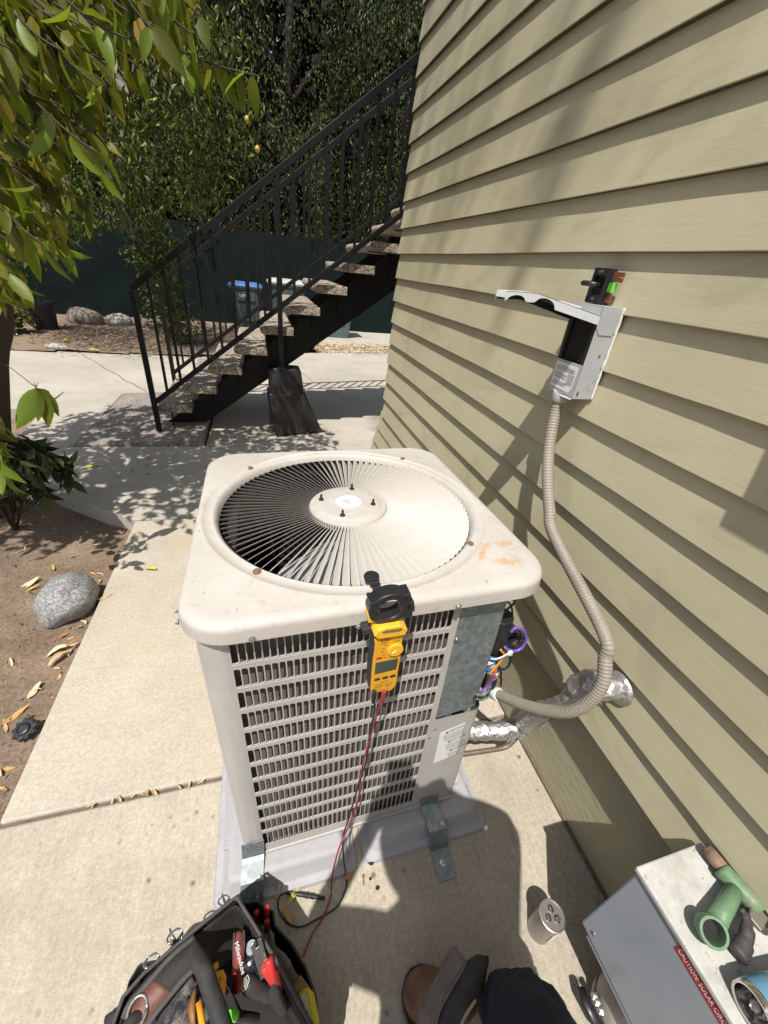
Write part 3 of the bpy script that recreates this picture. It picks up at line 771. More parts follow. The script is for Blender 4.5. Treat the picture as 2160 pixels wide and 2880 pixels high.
# three sandy rust-coloured scuffs near the right front corner (stay with the lid)
def patch(cx, cy, ang, lx, ly):
    mp = k.mapv(v, (1, 1, 1), (-cx, -cy, 0)); mr = k.new('ShaderNodeVectorRotate', rotation_type='Z_AXIS'); mr.inputs['Angle'].default_value = -ang
    k.link(mp, mr.inputs[0]); m2 = k.mapv(mr.outputs[0], (1/lx, 1/ly, 0)); ln = k.new('ShaderNodeVectorMath', operation='LENGTH'); k.link(m2, ln.inputs[0])
    return k.math('SUBTRACT', 1.0, ln.outputs['Value'], True)
PATCH = []
for a in ((.738, .125, .06, .075, .026), (.655, .100, .85, .085, .020), (.695, .055, -.35, .065, .030)):
    PATCH.append(patch(*a))
pm = k.math('ADD', k.math('ADD', PATCH[0], PATCH[1]), PATCH[2], True)
pm = k.ramp(k.math('ADD', k.math('MULTIPLY', pm, .8), k.math('MULTIPLY', k.math('SUBTRACT', k.noise(v, 130, 6, .85), .5), 2.6)), [(.42, 0), (.6, .8)])
pm = k.math('MULTIPLY', pm, k.ramp(k.math('ADD', k.math('ADD', PATCH[0], PATCH[1]), PATCH[2], True), [(.02, 0), (.12, 1)]))
c1 = k.mix(pm, c1, (.50, .30, .15))
k.link(c1, b.inputs['Base Color']); b.inputs['Roughness'].default_value = .55; b.inputs['Specular IOR Level'].default_value = .4
bump(k, b, k.math('ADD', k.math('MULTIPLY', n1, .8), k.math('MULTIPLY', n2, .12)), .15, .004)
m, k, b, v = newmat('galvanised_sheet'); M_galv = m
vo = k.new('ShaderNodeTexVoronoi', i_Scale=75.0); k.link(v, vo.inputs[0]); n2 = k.noise(v, 130, 4, .7); n1 = k.noise(v, 7, 5)
c1 = k.ramp(vo.outputs['Color'], [(.1, (.20, .235, .245)), (.9, (.32, .36, .37))])
c1 = k.mix(k.math('MULTIPLY', k.ramp(n1, [(.5, 0), (.72, 1)]), .4), c1, (.13, .17, .175))
c1 = k.mix(k.math('MULTIPLY', k.ramp(n2, [(.66, 0), (.72, 1)]), .8), c1, (.62, .66, .66))
k.link(c1, b.inputs['Base Color']); b.inputs['Metallic'].default_value = .55; b.inputs['Roughness'].default_value = .45
bump(k, b, n2, .15, .001)
m, k, b, v = newmat('coil_fins'); M_coil = m
wv = k.new('ShaderNodeTexWave', wave_type='BANDS', bands_direction='Z', i_Scale=95.0, i_Distortion=.3); k.link(v, wv.inputs[0])
n1 = k.noise(v, 20, 5, .7)
c1 = k.mix(k.ramp(wv.outputs[0], [(.35, 0), (.6, 1)]), (.02, .018, .016), (.24, .215, .19))
c1 = k.mix(k.math('MULTIPLY', k.ramp(n1, [(.45, 0), (.65, 1)]), .6), c1, (.2, .165, .13))
k.link(c1, b.inputs['Base Color']); b.inputs['Roughness'].default_value = .6; b.inputs['Metallic'].default_value = .2
bump(k, b, wv.outputs[0], .7, .003)
M_black = mat('black_plastic', (.018, .018, .02), .38, 0, .2, 20, .15, 150, .0006)
M_blackmatt = mat('matt_black', (.012, .011, .011), .8, 0, .2, 20, .2)
M_steel = mat('dull_steel', (.45, .43, .41), .35, .9, .15, 30, .1)
M_rusty = mat('rusty_screw', (.28, .17, .10), .6, .4, .4, 200, .3)
M_label = mat('white_label', (.74, .74, .72), .45, 0, .06, 30, .0)
M_ink = mat('label_ink', (.03, .03, .03), .6, 0, .1)
M_inkgrey = mat('grey_print', (.22, .22, .23), .6, 0, .1)
M_fan = mat('pale_grey_fan_blade', (.48, .54, .57), .35, .2, .12, 12, .1)
M_inner = mat('inner_casing', (.02, .018, .017), .7, .1, .3, 10)
M_padm = mat('grey_moulded_pad', (.36, .355, .37), .6, 0, .12, 7, .5, 70, .003, .3, (.2, .18, .17), dscale=5)
KSC = .9715
ACO = Vector((-.1413*KSC, .5429*KSC, CAMH-(CAMH-.09)*KSC)); ACR = Euler((-.0239, -.0208, .0153), 'XYZ')
ac = thing('air_conditioner', 'beige outdoor air conditioner condenser with round top grille and louvred front, standing by the wall', 'air conditioner', ACO, ACR)
ac.scale = (KSC,)*3
ACM = Matrix.Translation(ACO) @ ACR.to_matrix().to_4x4() @ Matrix.Scale(KSC, 4)
ACI = ACM.inverted()
def AL(u, v, ax, val):
    o = ACI @ Vector((0, 0, CAMH)); d = (ACI.to_3x3() @ Vector(_ray(u, v))); t = (val-o[ax])/d[ax]; return o+d*t
def crop(c, x, y, sc):      # photo survey crop -> survey units
    return ((c[0]+x*sc)/KS, (c[1]+y*sc)/KS)
WX1, DY1 = .775, .775
HB = -.066   # bottom of cabinet
# --- corner posts / rear walls: rounded cabinet shell around left, back
sh = MB(); outl = []
R = .055
# outline of the shell from front-left louvre edge going around left, back and right to the wiring compartment
pts = [(.062, 0), (R, 0)]
for i in range(7):
    a = R_(270-90*i/6); pts.append((R+R*math.cos(a), R+R*math.sin(a)))
pts += [(0, DY1-R)]
for i in range(7):
    a = R_(180-90*i/6); pts.append((R+R*math.cos(a), DY1-R+R*math.sin(a)))
pts += [(WX1-R, DY1)]
for i in range(7):
    a = R_(90-90*i/6); pts.append((WX1-R+R*math.cos(a), DY1-R+R*math.sin(a)))
pts += [(WX1, .30)]
n = len(pts)
for z in (HB, .90): sh.v += [(p[0], p[1], z) for p in pts]
sh.f = [(i, i+1, i+1+n, i+n) for i in range(n-1)]; sh.mi = [0]*len(sh.f)
inn = [(p[0]+(.0015 if p[0] < .4 else -.0015), p[1]+(.0015 if p[1] < .4 else -.0015)) for p in pts]; bse = len(sh.v)
for z in (HB, .90): sh.v += [(p[0], p[1], z) for p in inn]
sh.f += [(bse+i, bse+i+n, bse+i+1+n, bse+i+1) for i in range(n-1)]; sh.mi += [0]*(n-1)
sh.build('cabinet_shell', M_cab, ac, 40)
# --- louvred front
X0, X1, NC = .0668, .5500, 32
CS = (X1-X0)/NC
rows = [(.862-.0736*i, .0555) for i in range(11)]+[(.0525, .075)]
mb = MB()
def slot(cx0, cx1, z0, z1, ox0, ox1, oz0, oz1):
    r1 = (cx1-cx0)*.42; inn_ = []
    for (qx, qz, a0, r) in ((cx1-r1, z1-r1, 0, r1), (cx0+r1*.3, z1-r1*.3, 90, r1*.3), (cx0+r1*.3, z0+r1*.3, 180, r1*.3), (cx1-r1, z0+r1, 270, r1)):
        for i in range(3):
            a = R_(a0+45*i); inn_.append((qx+r*math.cos(a), qz+r*math.sin(a)))
    out_ = []
    corners = [(ox1, oz1), (ox0, oz1), (ox0, oz0), (ox1, oz0)]
    for i, (x, z) in enumerate(inn_):
        c_ = corners[i//3]; j = i % 3
        if j == 1: out_.append(c_)
        else:
            vert = (i//3 in (0, 2) and j == 0) or (i//3 in (1, 3) and j == 2)
            out_.append((c_[0], z) if vert else (x, c_[1]))
    b0 = len(mb.v); n_ = 12
    mb.v += [(x, 0, z) for x, z in out_]+[(x, 0, z) for x, z in inn_]+[(x-.0003, .0022, z) for x, z in inn_]
    for i in range(n_):
        j = (i+1) % n_
        mb.f.append((b0+i, b0+n_+i, b0+n_+j, b0+j)); mb.f.append((b0+n_+i, b0+2*n_+i, b0+2*n_+j, b0+n_+j)); mb.mi += [0, 0]
for ri, (zt, h) in enumerate(rows):
    ozt = zt+.009; ozb = rows[ri+1][0]+.009 if ri < 11 else zt-h-.009
    if ri == 0: ozt = .90
    for ci in range(NC):
        a = X0+ci*CS; bar = .0025
        slot(a+bar*.5, a+CS-bar*.5, zt-h, zt, a, a+CS, ozb, ozt)
mb.box(.0622, X0, -.0002, .0012, HB, .90); mb.box(X1, .5655, -.0002, .0012, HB, .90); mb.box(X0, X1, -.0002, .0012, HB, rows[-1][0]-.075-.009)
mb.build('louvred_front_panel', M_cab, ac)
rb = MB()
for ri in range(11):   # pressed ribs between rows
    z = rows[ri+1][0]+.0095+.0035
    rb.beam((X0, -.0002, z), (X1, -.0002, z), .0012, .0016)
rb.beam((.03, -.004, HB+.004), (.70, -.004, HB+.004), .006, .008)
rb.build('pressed_rib', M_cab, ac)
MB().box(.05, .60, .020, .050, HB+.01, .885).build('coil', M_coil, ac)
MB().box(.05, .075, .051, .699, HB+.01, .885).build('coil', M_inner, ac); MB().box(.06, .70, .70, .725, HB+.01, .885).build('coil', M_inner, ac); MB().box(.701, .725, .32, .72, HB+.01, .884).build('coil', M_inner, ac)
MB().box(.028, .745, .028, .745, HB, HB+.012).build('base_pan', M_cab, ac)
# --- corner panel with galvanised plate and warning label
cp = MB()

for i in range(6):
    a0 = R_(270+90*i/6*.5); 
cr = [(.5655, .0), (.688, .0), (.700, .003), (.712, .012), (.718, .026), (.719, .05)]
n = len(cr); b0 = len(cp.v)
cp.v += [(x, y, HB) for x, y in cr]+[(x, y, .437) for x, y in cr]
for i in range(n-1): cp.f.append((b0+i, b0+i+1, b0+i+1+n, b0+i+n)); cp.mi.append(0)
cp.build('corner_panel', M_cab, ac, 40)
MB().add([(.5665, .0035, .435), (.6885, .0035, .452), (.6885, .0035, .9), (.5665, .0035, .9), (.5665, .005, .435), (.6885, .005, .452), (.6885, .005, .9), (.5665, .005, .9)],
         [(0, 1, 2, 3), (7, 6, 5, 4), (0, 4, 5, 1), (1, 5, 6, 2), (3, 2, 6, 7), (0, 3, 7, 4)]).build('control_box_plate', M_galv, ac)
MB().box(.585, .688, .02, .30, .86, .9).box(.60, .62, .006, .30, .0, .9).build('compartment_wall', M_galv, ac)
MB().box(.719, .7205, .05, .30, HB, .30).build('corner_panel', M_cab, ac)
lb = [AL(*crop((560, 1600), x, y, 840/1659), 1, -.0008) for x, y in ((1340, 908), (1480, 850), (1425, 1030), (1300, 1082))]
LF = frame(lb[0], lb[1]-lb[0], lb[0]-lb[3]); lw = (lb[1]-lb[0]).length; lh = (lb[0]-lb[3]).length
lab = MB(); lab.add([lb[0], lb[1], lb[2], lb[3]], [(0, 3, 2, 1)]); lo = lab.build('warning_label', M_label, ac)
def lines(name, parent, M, w, h, nl, mt, th=.35, seed=1, brk=.12):
    r = random.Random(seed); mb = MB()
    for i in range(nl):
        y = -h*(i+.5)/nl; x = 0; hh = h/nl*th
        end = w*(1 if r.random() > .25 else r.uniform(.5, .9))
        while x < end:
            ww = r.uniform(.04, .12)*w; mb.box(x, min(end, x+ww), y-hh/2, y+hh/2, 0, .0002, 0, M); x += ww+w*.018
    return mb.build(name, mt, parent)
for j, yy in enumerate((-.06, -.38, -.70)):
    lines('printed_text', ac, LF @ Matrix.Translation((lw*.07, lh*(yy-.10), .0003)), lw*.82, lh*.2, 5, M_inkgrey, .4, j)
    MB().prism([(lw*.2, lh*(yy-.07)), (lw*.28, lh*(yy-.07)), (lw*.24, lh*(yy-.0))], LF @ Matrix.Translation((0, 0, .0003)), .0002).build('warning_triangle', M_ink, ac)
    text_part('printed_text', 'WARNING', lh*.075, M_ink, ac, LF @ Matrix.Translation((lw*.56, lh*(yy-.035), .0005)), .0001)
# --- lid
lc = Vector((.382, .392, 0)); RR = .352
LX0, LX1, LY0, LY1, LR = -.022, .794, -.026, .805, .10
NS = 192
def lid_edge(a, ins):
    # point of the rounded rectangle, inset by ins, in direction a from lc
    x0, x1, y0, y1 = LX0+ins-lc.x, LX1-ins-lc.x, LY0+ins-lc.y, LY1-ins-lc.y; r = LR-ins*.6
    c, s_ = math.cos(a), math.sin(a); t = min((x1/c if c > 1e-9 else x0/c if c < -1e-9 else 9), (y1/s_ if s_ > 1e-9 else y0/s_ if s_ < -1e-9 else 9))
    px, py = c*t, s_*t
    for cx, cy, sx, sy in ((x1-r, y1-r, 1, 1), (x0+r, y1-r, -1, 1), (x0+r, y0+r, -1, -1), (x1-r, y0+r, 1, -1)):
        if (px-cx)*sx > 0 and (py-cy)*sy > 0:
            B = -(cx*c+cy*s_); Cc = cx*cx+cy*cy-r*r; D = B*B-Cc
            if D > 0: t = -B+math.sqrt(D); px, py = c*t, s_*t
    return px+lc.x, py+lc.y
ZT = .938
prof_r = [(RR-.004, ZT-.022), (RR, ZT-.010), (RR+.004, ZT-.0035), (RR+.008, ZT-.0012), (RR+.013, ZT-.0032), (RR+.031, ZT-.0042), (RR+.034, ZT-.0014), (RR+.038, ZT-.0006), (RR+.043, ZT-.0028)]
prof_e = [(.026, ZT-.0022), (.016, ZT-.0035), (.009, ZT-.0058), (.0045, ZT-.0090), (.0018, ZT-.0130), (.0004, ZT-.0170), (.0, ZT-.021), (-.0010, ZT-.046), (.0015, ZT-.0475), (.004, ZT-.042)]
mb = MB(); nr = len(prof_r)+len(prof_e)
for s_ in range(NS):
    a = 2*math.pi*s_/NS
    for r, z in prof_r:
        mb.v.append((lc.x+r*math.cos(a), lc.y+r*math.sin(a), z))
    for ins, z in prof_e:
        x, y = lid_edge(a, ins); d = math.hypot(x-lc.x, y-lc.y)
        if ins > .02 and d < RR+.052: 
            x = lc.x+math.cos(a)*(RR+.052); y = lc.y+math.sin(a)*(RR+.052)
            xe, ye = lid_edge(a, .014); 
            if math.hypot(xe-lc.x, ye-lc.y) < RR+.052: x, y = lid_edge(a, .015 if ins < .025 else .018)
        mb.v.append((x, y, z))
for s_ in range(NS):
    t = (s_+1) % NS
    for j in range(nr-1):
        mb.f.append((s_*nr+j, s_*nr+j+1, t*nr+j+1, t*nr+j)); mb.mi.append(0)
lid = mb.build('lid', M_lid, ac, 50)
# --- radial grille slats: each a vane of the fan guard
NG = 96; r0, r1 = .108, RR-.006
def slat_mesh():
    mb = MB(); n = 8; st = 2*math.pi/NG
    for i in range(n+1):
        t = i/n; r = r0+(r1-r0)*t; w = r*st*(.80 if 0 < i < n else .35); dz = .019*(.30+.70*t)*(1 if i < n else .5)
        if i == n-1: r += .006
        z = ZT-.012+.006*math.sin(t*math.pi)*.6
        mb.v += [(r, -.0008, z), (r, .0008, z+.0005), (r, -w*.55, z-dz*.55-.001), (r, -w, z-dz)]
    for i in range(n):
        a = i*4
        mb.f += [(a, a+1, a+5, a+4), (a+2, a, a+4, a+6), (a+3, a+2, a+6, a+7)]; mb.mi += [0]*3
    me = bpy.data.meshes.new('grille_slat'); me.from_pydata(mb.v, [], mb.f); me.materials.append(M_lid)
    me.polygons.foreach_set('use_smooth', [True]*len(me.polygons)); me.set_sharp_from_angle(angle=R_(50)); return me
sm = slat_mesh()
for i in range(NG):
    o = bpy.data.objects.new('grille_slat', sm); COL.objects.link(o); o.parent = ac
    o.location = lc; o.rotation_euler = (0, 0, 2*math.pi*i/NG)
# hub
hb = MB().lathe([(.112, ZT-.030), (.112, ZT-.013), (.108, ZT-.008), (.100, ZT-.007), (.092, ZT-.0065), (.088, ZT-.003), (.082, ZT-.0025), (0.0001, ZT-.0025)], lc, n=64).build('grille_hub', M_lid, ac, 40)
q = MB()
for i in range(4):
    a = R_(45+90*i+14); q.lathe([(.019, ZT-.0026), (.018, ZT-.0005), (.015, ZT+.0002), (.0001, ZT+.0002)], (lc.x+.043*math.cos(a), lc.y+.043*math.sin(a), 0), n=20)
q.lathe([(.043, ZT-.0026), (.042, ZT-.0004), (.040, ZT+.0003), (.0001, ZT+.0003)], lc, n=40)
q.build('embossed_boss', M_lid, hb, 50)
MB().lathe([(.0385, ZT+.0002), (.0385, ZT+.0012), (.0001, ZT+.0012)], lc, n=40).build('round_label', mat('aged_label', (.55, .55, .56), .6, 0, .12, 40, 0), hb)
lines('printed_text', hb, Matrix.Translation((lc.x-.005, lc.y+.016, ZT+.0013)) @ Matrix.Rotation(R_(-70), 4, 'Z'), .03, .012, 3, M_inkgrey, .25, 5)
for (u, v_) in ((694, 1078), (760, 1055), (806, 1088), (740, 1112)):
    p = AL(u, v_, 2, ZT)
    MB().lathe([(.0075, -.003), (.0075, 0), (.006, .001), (.0042, .0015), (.0042, .004), (.0034, .0045), (.0034, .013), (.002, .0155), (.0001, .0155)], (p.x, p.y, ZT), n=12).build('bolt', M_black, hb, 40)
for (u, v_) in ((555, 1233), (541, 1010), (870, 990), (1016, 1173)):
    p = AL(u, v_, 2, ZT)
    MB().lathe([(.009, -.002), (.009, .001), (.0055, .0015), (.0055, .004), (.003, .0048), (.0001, .0048)], (p.x, p.y, ZT-.001), n=12).build('screw', M_rusty, ac, 40)
for (u, v_) in ((545, 1380), (775, 1352), (990, 1310), (986, 1380)):
    p = AL(u, v_, 1, LY0 if u != 986 else 0.0)
    MB().lathe([(.0075, 0), (.0075, .0015), (.0045, .002), (.0045, .0055), (.002, .0062), (.0001, .0062)], (p.x, p.y, p.z), (0, -1, 0), 8).build('screw', M_steel, ac, 40)
for (x, y, r_) in ((LX0, .05, 0), ):
    MB().lathe([(.006, 0), (.006, .002), (.004, .003), (.004, .006), (.0001, .006)], (x, y, ZT-.045), (-1, 0, 0), 8).build('screw', M_steel, ac)
for p in (AL(*crop((560, 1600), 1310, 890, 840/1659), 1, 0), AL(*crop((560, 1600), 1278, 938, 840/1659), 1, 0)):
    MB().lathe([(.005, 0), (.004, .002), (.0001, .0025)], p, (0, -1, 0), 8).build('screw', M_rusty, ac)
# fan, motor, inner drum
fan = MB().lathe([(.075, .55), (.08, .57), (.08, .72), (.07, .735), (.0001, .735)], lc, n=28).build('fan_motor', M_blackmatt, ac, 40)
for q in range(2):
    mb = MB(); n = 9; a0 = R_((250, 14)[q])
    for i in range(n+1):
        t = i/n; a = a0+(t-.5)*R_(88)
        for j in range(7):
            r = .06+(.318-.06)*j/6; aa = a+.25*(j/6)**2
            mb.v.append((lc.x+r*math.cos(aa), lc.y+r*math.sin(aa), .85+(t-.5)*.075*(.5+.5*j/6)+.012*math.sin(t*math.pi)))
    for i in range(n):
        for j in range(6): mb.f.append((i*7+j, i*7+j+1, (i+1)*7+j+1, (i+1)*7+j)); mb.mi.append(0)
    fb = mb.build('fan_blade', M_fan, ac, 'all')
MB().lathe([(.035, .74), (.035, .87), (.0001, .87)], lc, n=20).build('fan_hub', M_steel, ac, 40)
dr = MB()
for z in (.70, .915): dr.v += [(lc.x+(RR-.012)*math.cos(2*math.pi*i/64), lc.y+(RR-.012)*math.sin(2*math.pi*i/64), z) for i in range(64)]
dr.f = [(i, (i+1) % 64, 64+(i+1) % 64, 64+i) for i in range(64)]; dr.mi = [0]*64
dr.build('fan_shroud', M_inner, ac, 'all')
MB().lathe([(.0001, .0), (.085, .0), (.095, .03), (.095, .33), (.07, .38), (.0001, .39)], (.39, .42, 0), n=24).build('compressor', M_blackmatt, ac, 40)

# ---- wiring in the open corner
wb = thing('wiring_harness', 'bundle of orange, purple and black wires hanging out of the open corner of the condenser', 'wires', ACM @ Vector((.70, .12, .45)))
wb.rotation_euler = ACR
def WBL(u, v, y): return AL(u, v, 1, y)-Vector((.70, .12, .45))
c13 = lambda x, y: crop((1300, 1660), x, y, 220/1248)
def wire(name, pts, r, mt, parent=None, yy=.10, n=7):
    yy = yy-.085
    P = bez([WBL(*c13(x, y), yy if len(p_) == 0 else p_[0]) for x, y, *p_ in pts], 8)
    return MB().tube(P, r, n).build(name, mt, parent or wb, 'all')
M_wblack = mat('black_wire', (.02, .02, .022), .35); M_worange = mat('orange_wire', (.75, .30, .02), .35); M_wpurple = mat('purple_wire', (.16, .09, .42), .35)
M_wred = mat('red_wire', (.5, .05, .04), .4); M_wwhite = mat('white_plastic', (.72, .71, .68), .4); M_wpink = mat('pink_brown_wire', (.42, .22, .2), .4); M_wgreen = mat('grey_green_wire', (.14, .19, .17), .4)
wire('wire', [(780, 50), (825, 130), (800, 240), (740, 300), (640, 380)], .0026, M_wblack)
wire('wire', [(670, 215), (730, 250), (765, 330), (770, 450), (755, 560)], .0026, M_wblack, yy=.12)
wire('wire', [(750, 690), (810, 630), (900, 640), (970, 720), (975, 830), (920, 930), (820, 980), (720, 965), (650, 920)], .0042, M_wpurple, yy=.09)
wire('wire', [(840, 640), (900, 700), (900, 790), (840, 870), (760, 900), (690, 890)], .0022, M_wblack, yy=.11)
wire('wire', [(700, 960), (740, 1080), (720, 1200), (650, 1260), (570, 1240), (540, 1160)], .0034, M_wblack, yy=.10)
for i in range(5):
    wire('wire', [(590+i*14, 960), (640-i*8, 1050+i*12), (540+i*10, 1200), (500+i*30-60, 1320), (470+i*38, 1405-abs(i-2)*12)], .0030, [M_worange, M_wred, M_worange, M_wpink, M_worange][i], yy=.09+.008*i)
for i in range(5):
    wire('wire', [(470-i*22, 1330-i*4), (440-i*26, 1480+i*12), (370-i*30, 1560+i*22), (260-i*14, 1600+i*30)], .0030, [M_wpurple, M_worange, M_wpink, M_wgreen, M_wblack][i], yy=.07+.01*i)
for i in range(3): wire('wire', [(430-i*10, 1520+i*30), (390, 1610+i*38), (300, 1660+i*35), (220, 1650+i*30)], .0038, [M_wgreen, M_wblack, M_wgreen][i], yy=.07)
wire('wire', [(590, 1260), (600, 1350), (600, 1450), (595, 1520)], .003, M_wblack, yy=.1)
wire('cable_tie', [(440, 1100), (520, 1105), (620, 1070), (690, 1030), (740, 1010)], .002, M_wwhite, yy=.078)
p = WBL(*c13(735, 1015), -.005); MB().box(p.x-.006, p.x+.006, p.y-.004, p.y+.004, p.z-.006, p.z+.006).build('tie_lock', M_wwhite, wb, bevel=.001)
def cyl_part(name, p0, p1, r, mt, par, n=20, prof=None):
    p0 = Vector(p0); p1 = Vector(p1); L = (p1-p0).length
    return MB().lathe(prof or [(r*.94, 0), (r, .002), (r, L-.002), (r*.94, L)], p0, p1-p0, n).build(name, mt, par, 40)
ca = thing('start_capacitor', 'black capped run capacitor with blue and white stripes in the open corner of the condenser', 'capacitor', ACM @ Vector((.70, .12, .45)), ACR)
A_ = lambda x, y, yy=.045: WBL(*c13(x, y), yy)
M_blue = mat('label_blue', (.03, .20, .48), .4)
a_, b_ = A_(600, 480), A_(400, 1380)
def lp(t): return a_.lerp(b_, t)
cyl_part('cap', lp(-.05), lp(.22), .030, M_black, ca); cyl_part('cap', lp(.23), lp(.50), .027, M_black, ca)
cyl_part('label_band', lp(.50), lp(.60), .0262, M_blue, ca); cyl_part('label_band', lp(.60), lp(.72), .0262, M_label, ca)
cyl_part('label_band', lp(.72), lp(.80), .0262, M_blue, ca); cyl_part('label_band', lp(.80), lp(.93), .0262, M_label, ca); cyl_part('can', lp(.93), lp(1.12), .0258, M_black, ca)
re_ = thing('relay', 'black start relay hanging beside the striped capacitor inside the purple wire loop', 'relay', ACM @ Vector((.70, .12, .45)), ACR)
c_ = A_(790, 760, .05); RM3 = Matrix.Translation(c_) @ Euler((.3, .5, .2)).to_matrix().to_4x4()
MB().box(-.022, .022, -.016, .016, -.028, .026, 0, RM3).build('housing', M_black, re_, bevel=.003)
MB().box(-.026, .026, -.019, .019, -.031, -.022, 0, RM3).build('base', M_black, re_, bevel=.002)
MB().box(-.01, .01, -.017, -.016, -.01, .012, 0, RM3).build('rating_label', M_inkgrey, re_)
for i in (-1, 1): MB().box(i*.012-.003, i*.012+.003, -.001, .001, .026, .036, 0, RM3).build('terminal', M_steel, re_)
rk = MB().blob((0, 0, 0), (.12, .1, .045), 12, 8, .25, 2.2, 3); rko = rk.build('dirt_clod', M_soil, None, 'all'); rko.location = (.60, .95, .02)
tag(rko, 'low heap of brown soil behind the wiring at the foot of the wall', 'soil heap')
sb = slab('paver', [(-.11, -.07), (.12, -.06), (.11, .08), (-.10, .09)], .05, .055, M_conc); sb.location = (.70, .90, 0); sb.rotation_euler = (0, 0, .1)
tag(sb, 'square concrete paver lying flat behind the foil wrapped pipe', 'paver')

# ================================================================ PAD AND BRACKETS
pad = thing('equipment_pad', 'grey moulded plastic pad with sloping sides under the condenser', 'pad', (.22, .9, 0))
PO = Vector((.22, .9, 0))
def padblock(x0, x1, y0, y1, z, fl=.035, notch=None):
    mb = MB(); rings = []
    for ins, zz in ((0, 0), (.004, .012), (.02, .014), (.026, .018), (.040, z-.008), (.048, z), (.06, z)):
        rings.append([(x-PO.x, y-PO.y, zz) for x, y in rrect(x0+ins, x1-ins, y0+ins, y1-ins, max(.008, .03-ins*.3), 3)])
    n = len(rings[0])
    for r_ in rings: mb.v += r_
    for i in range(len(rings)-1):
        for j in range(n): mb.f.append((i*n+j, i*n+(j+1) % n, (i+1)*n+(j+1) % n, (i+1)*n+j)); mb.mi.append(0)
    mb.f.append(tuple((len(rings)-1)*n+j for j in range(n))); mb.mi.append(0)
    return mb.build('pad_block', M_padm, pad, 50)
padblock(-.218, .205, .432, 1.40, .068); padblock(.222, .663, .440, 1.40, .072)
MB().box(-.19-PO.x, .63-PO.x, .56-PO.y, 1.36-PO.y, .05, .0655).build('pad_deck', M_padm, pad, bevel=.004)
def bracket(name, label, crop0, pts_top, foot=None, scale=1.):
    pass
br1 = thing('tie_down_bracket', 'galvanised hurricane bracket at the left front corner of the condenser, above the tool bag', 'bracket', (-.12, .47, 0))
BO = Vector((-.12, .47, 0))
def strap(par, O, pts, w, mt, t=.0025, name='strap'):
    mb = MB(); n = len(pts)
    for p, wx in pts:
        p = Vector(p)-O
        mb.v += [(p.x-w/2+wx, p.y, p.z), (p.x+w/2+wx, p.y, p.z)]
    for i in range(n-1): mb.f.append((2*i, 2*i+1, 2*i+3, 2*i+2)); mb.mi.append(0)
    o = mb.build(name, mt, par); s_ = o.modifiers.new('solid', 'SOLIDIFY'); s_.thickness = t; s_.offset = -1
    return o
strap(br1, BO, [((-.100, .527, .155), .0), ((-.103, .518, .085), 0), ((-.104, .505, .078), 0), ((-.107, .462, .070), 0), ((-.109, .440, .040), 0), ((-.110, .425, .006), 0), ((-.110, .38, .005), 0)], .062, M_galv)
br2 = thing('tie_down_bracket', 'galvanised hurricane bracket bolted to the concrete in front of the right corner of the condenser', 'bracket', (.47, .45, 0))
BO2 = Vector((.47, .45, 0))
strap(br2, BO2, [((.458, .535, .125), 0), ((.462, .528, .082), 0), ((.465, .49, .076), 0), ((.470, .458, .070), 0), ((.473, .436, .03), 0), ((.474, .428, .004), 0), ((.472, .350, .003), 0)], .060, M_galv)
def bolts(par, O, pl):
    for p, d, r in pl:
        MB().lathe([(r, 0), (r, r*.5), (r*.6, r*.6), (r*.6, r*1.1), (.0001, r*1.15)], Vector(p)-O, d, 8).build('bolt', M_steel, par, 40)
bolts(br1, BO, [((-.12, .526, .13), (0, -1, .1), .006), ((-.082, .526, .135), (0, -1, .1), .006), ((-.085, .468, .073), (0, -.2, 1), .006), ((-.122, .436, .03), (0, -1, .4), .006), ((-.094, .436, .034), (0, -1, .4), .006)])
bolts(br2, BO2, [((.445, .534, .115), (0, -1, .1), .006), ((.478, .532, .12), (0, -1, .1), .006), ((.488, .47, .075), (0, -.2, 1), .006), ((.455, .446, .055), (0, -1, .4), .0055), ((.485, .446, .055), (0, -1, .4), .0055), ((.455, .433, .02), (0, -1, .3), .0055), ((.472, .392, .003), (0, 0, 1), .011), ((.455, .362, .003), (0, 0, 1), .004), ((.488, .362, .003), (0, 0, 1), .004)])

# ================================================================ LINE SET, DRAIN, CONDUIT, DISCONNECT
m, k, b, v = newmat('crinkled_foil'); M_foil = m
vo = k.new('ShaderNodeTexVoronoi', feature='F1', i_Scale=42.0); dn = k.new('ShaderNodeVectorMath', operation='ADD'); k.link(v, dn.inputs[0])
ds = k.new('ShaderNodeVectorMath', operation='SCALE'); ds.inputs[3].default_value = .06; k.link(k.noise(v, 30, 4, out=1), ds.inputs[0]); k.link(ds.outputs[0], dn.inputs[1]); k.link(dn.outputs[0], vo.inputs[0])
b.inputs['Base Color'].default_value = (.60, .59, .58, 1); b.inputs['Metallic'].default_value = .9; b.inputs['Roughness'].default_value = .48
bump(k, b, k.math('ADD', vo.outputs['Distance'], k.math('MULTIPLY', k.noise(v, 70, 3), .25)), .55, .008)
w12 = lambda x, y: crop((1200, 1800), x, y, 700/1659)
ls = thing('insulated_pipe', 'pipe wrapped in crinkled silver foil running from the condenser up into the wall', 'pipe', (.7, .68, .25))
LO = Vector((.7, .68, .25))
p0 = PZ(*w12(200, 610), .215); p1 = PZ(*w12(520, 600), .235); p2 = PZ(*w12(640, 560), .27); p3 = PX(*w12(780, 470), .79); p4 = PX(*w12(930, 390), .80); p5 = PX(*w12(1050, 310), .815); p6 = PX(*w12(1170, 315), .835); p7 = PX(*w12(1270, 320), .872)
P = bez([p0, p1, p2, p3, p4, p5, p6, p7], 12)
rs = []
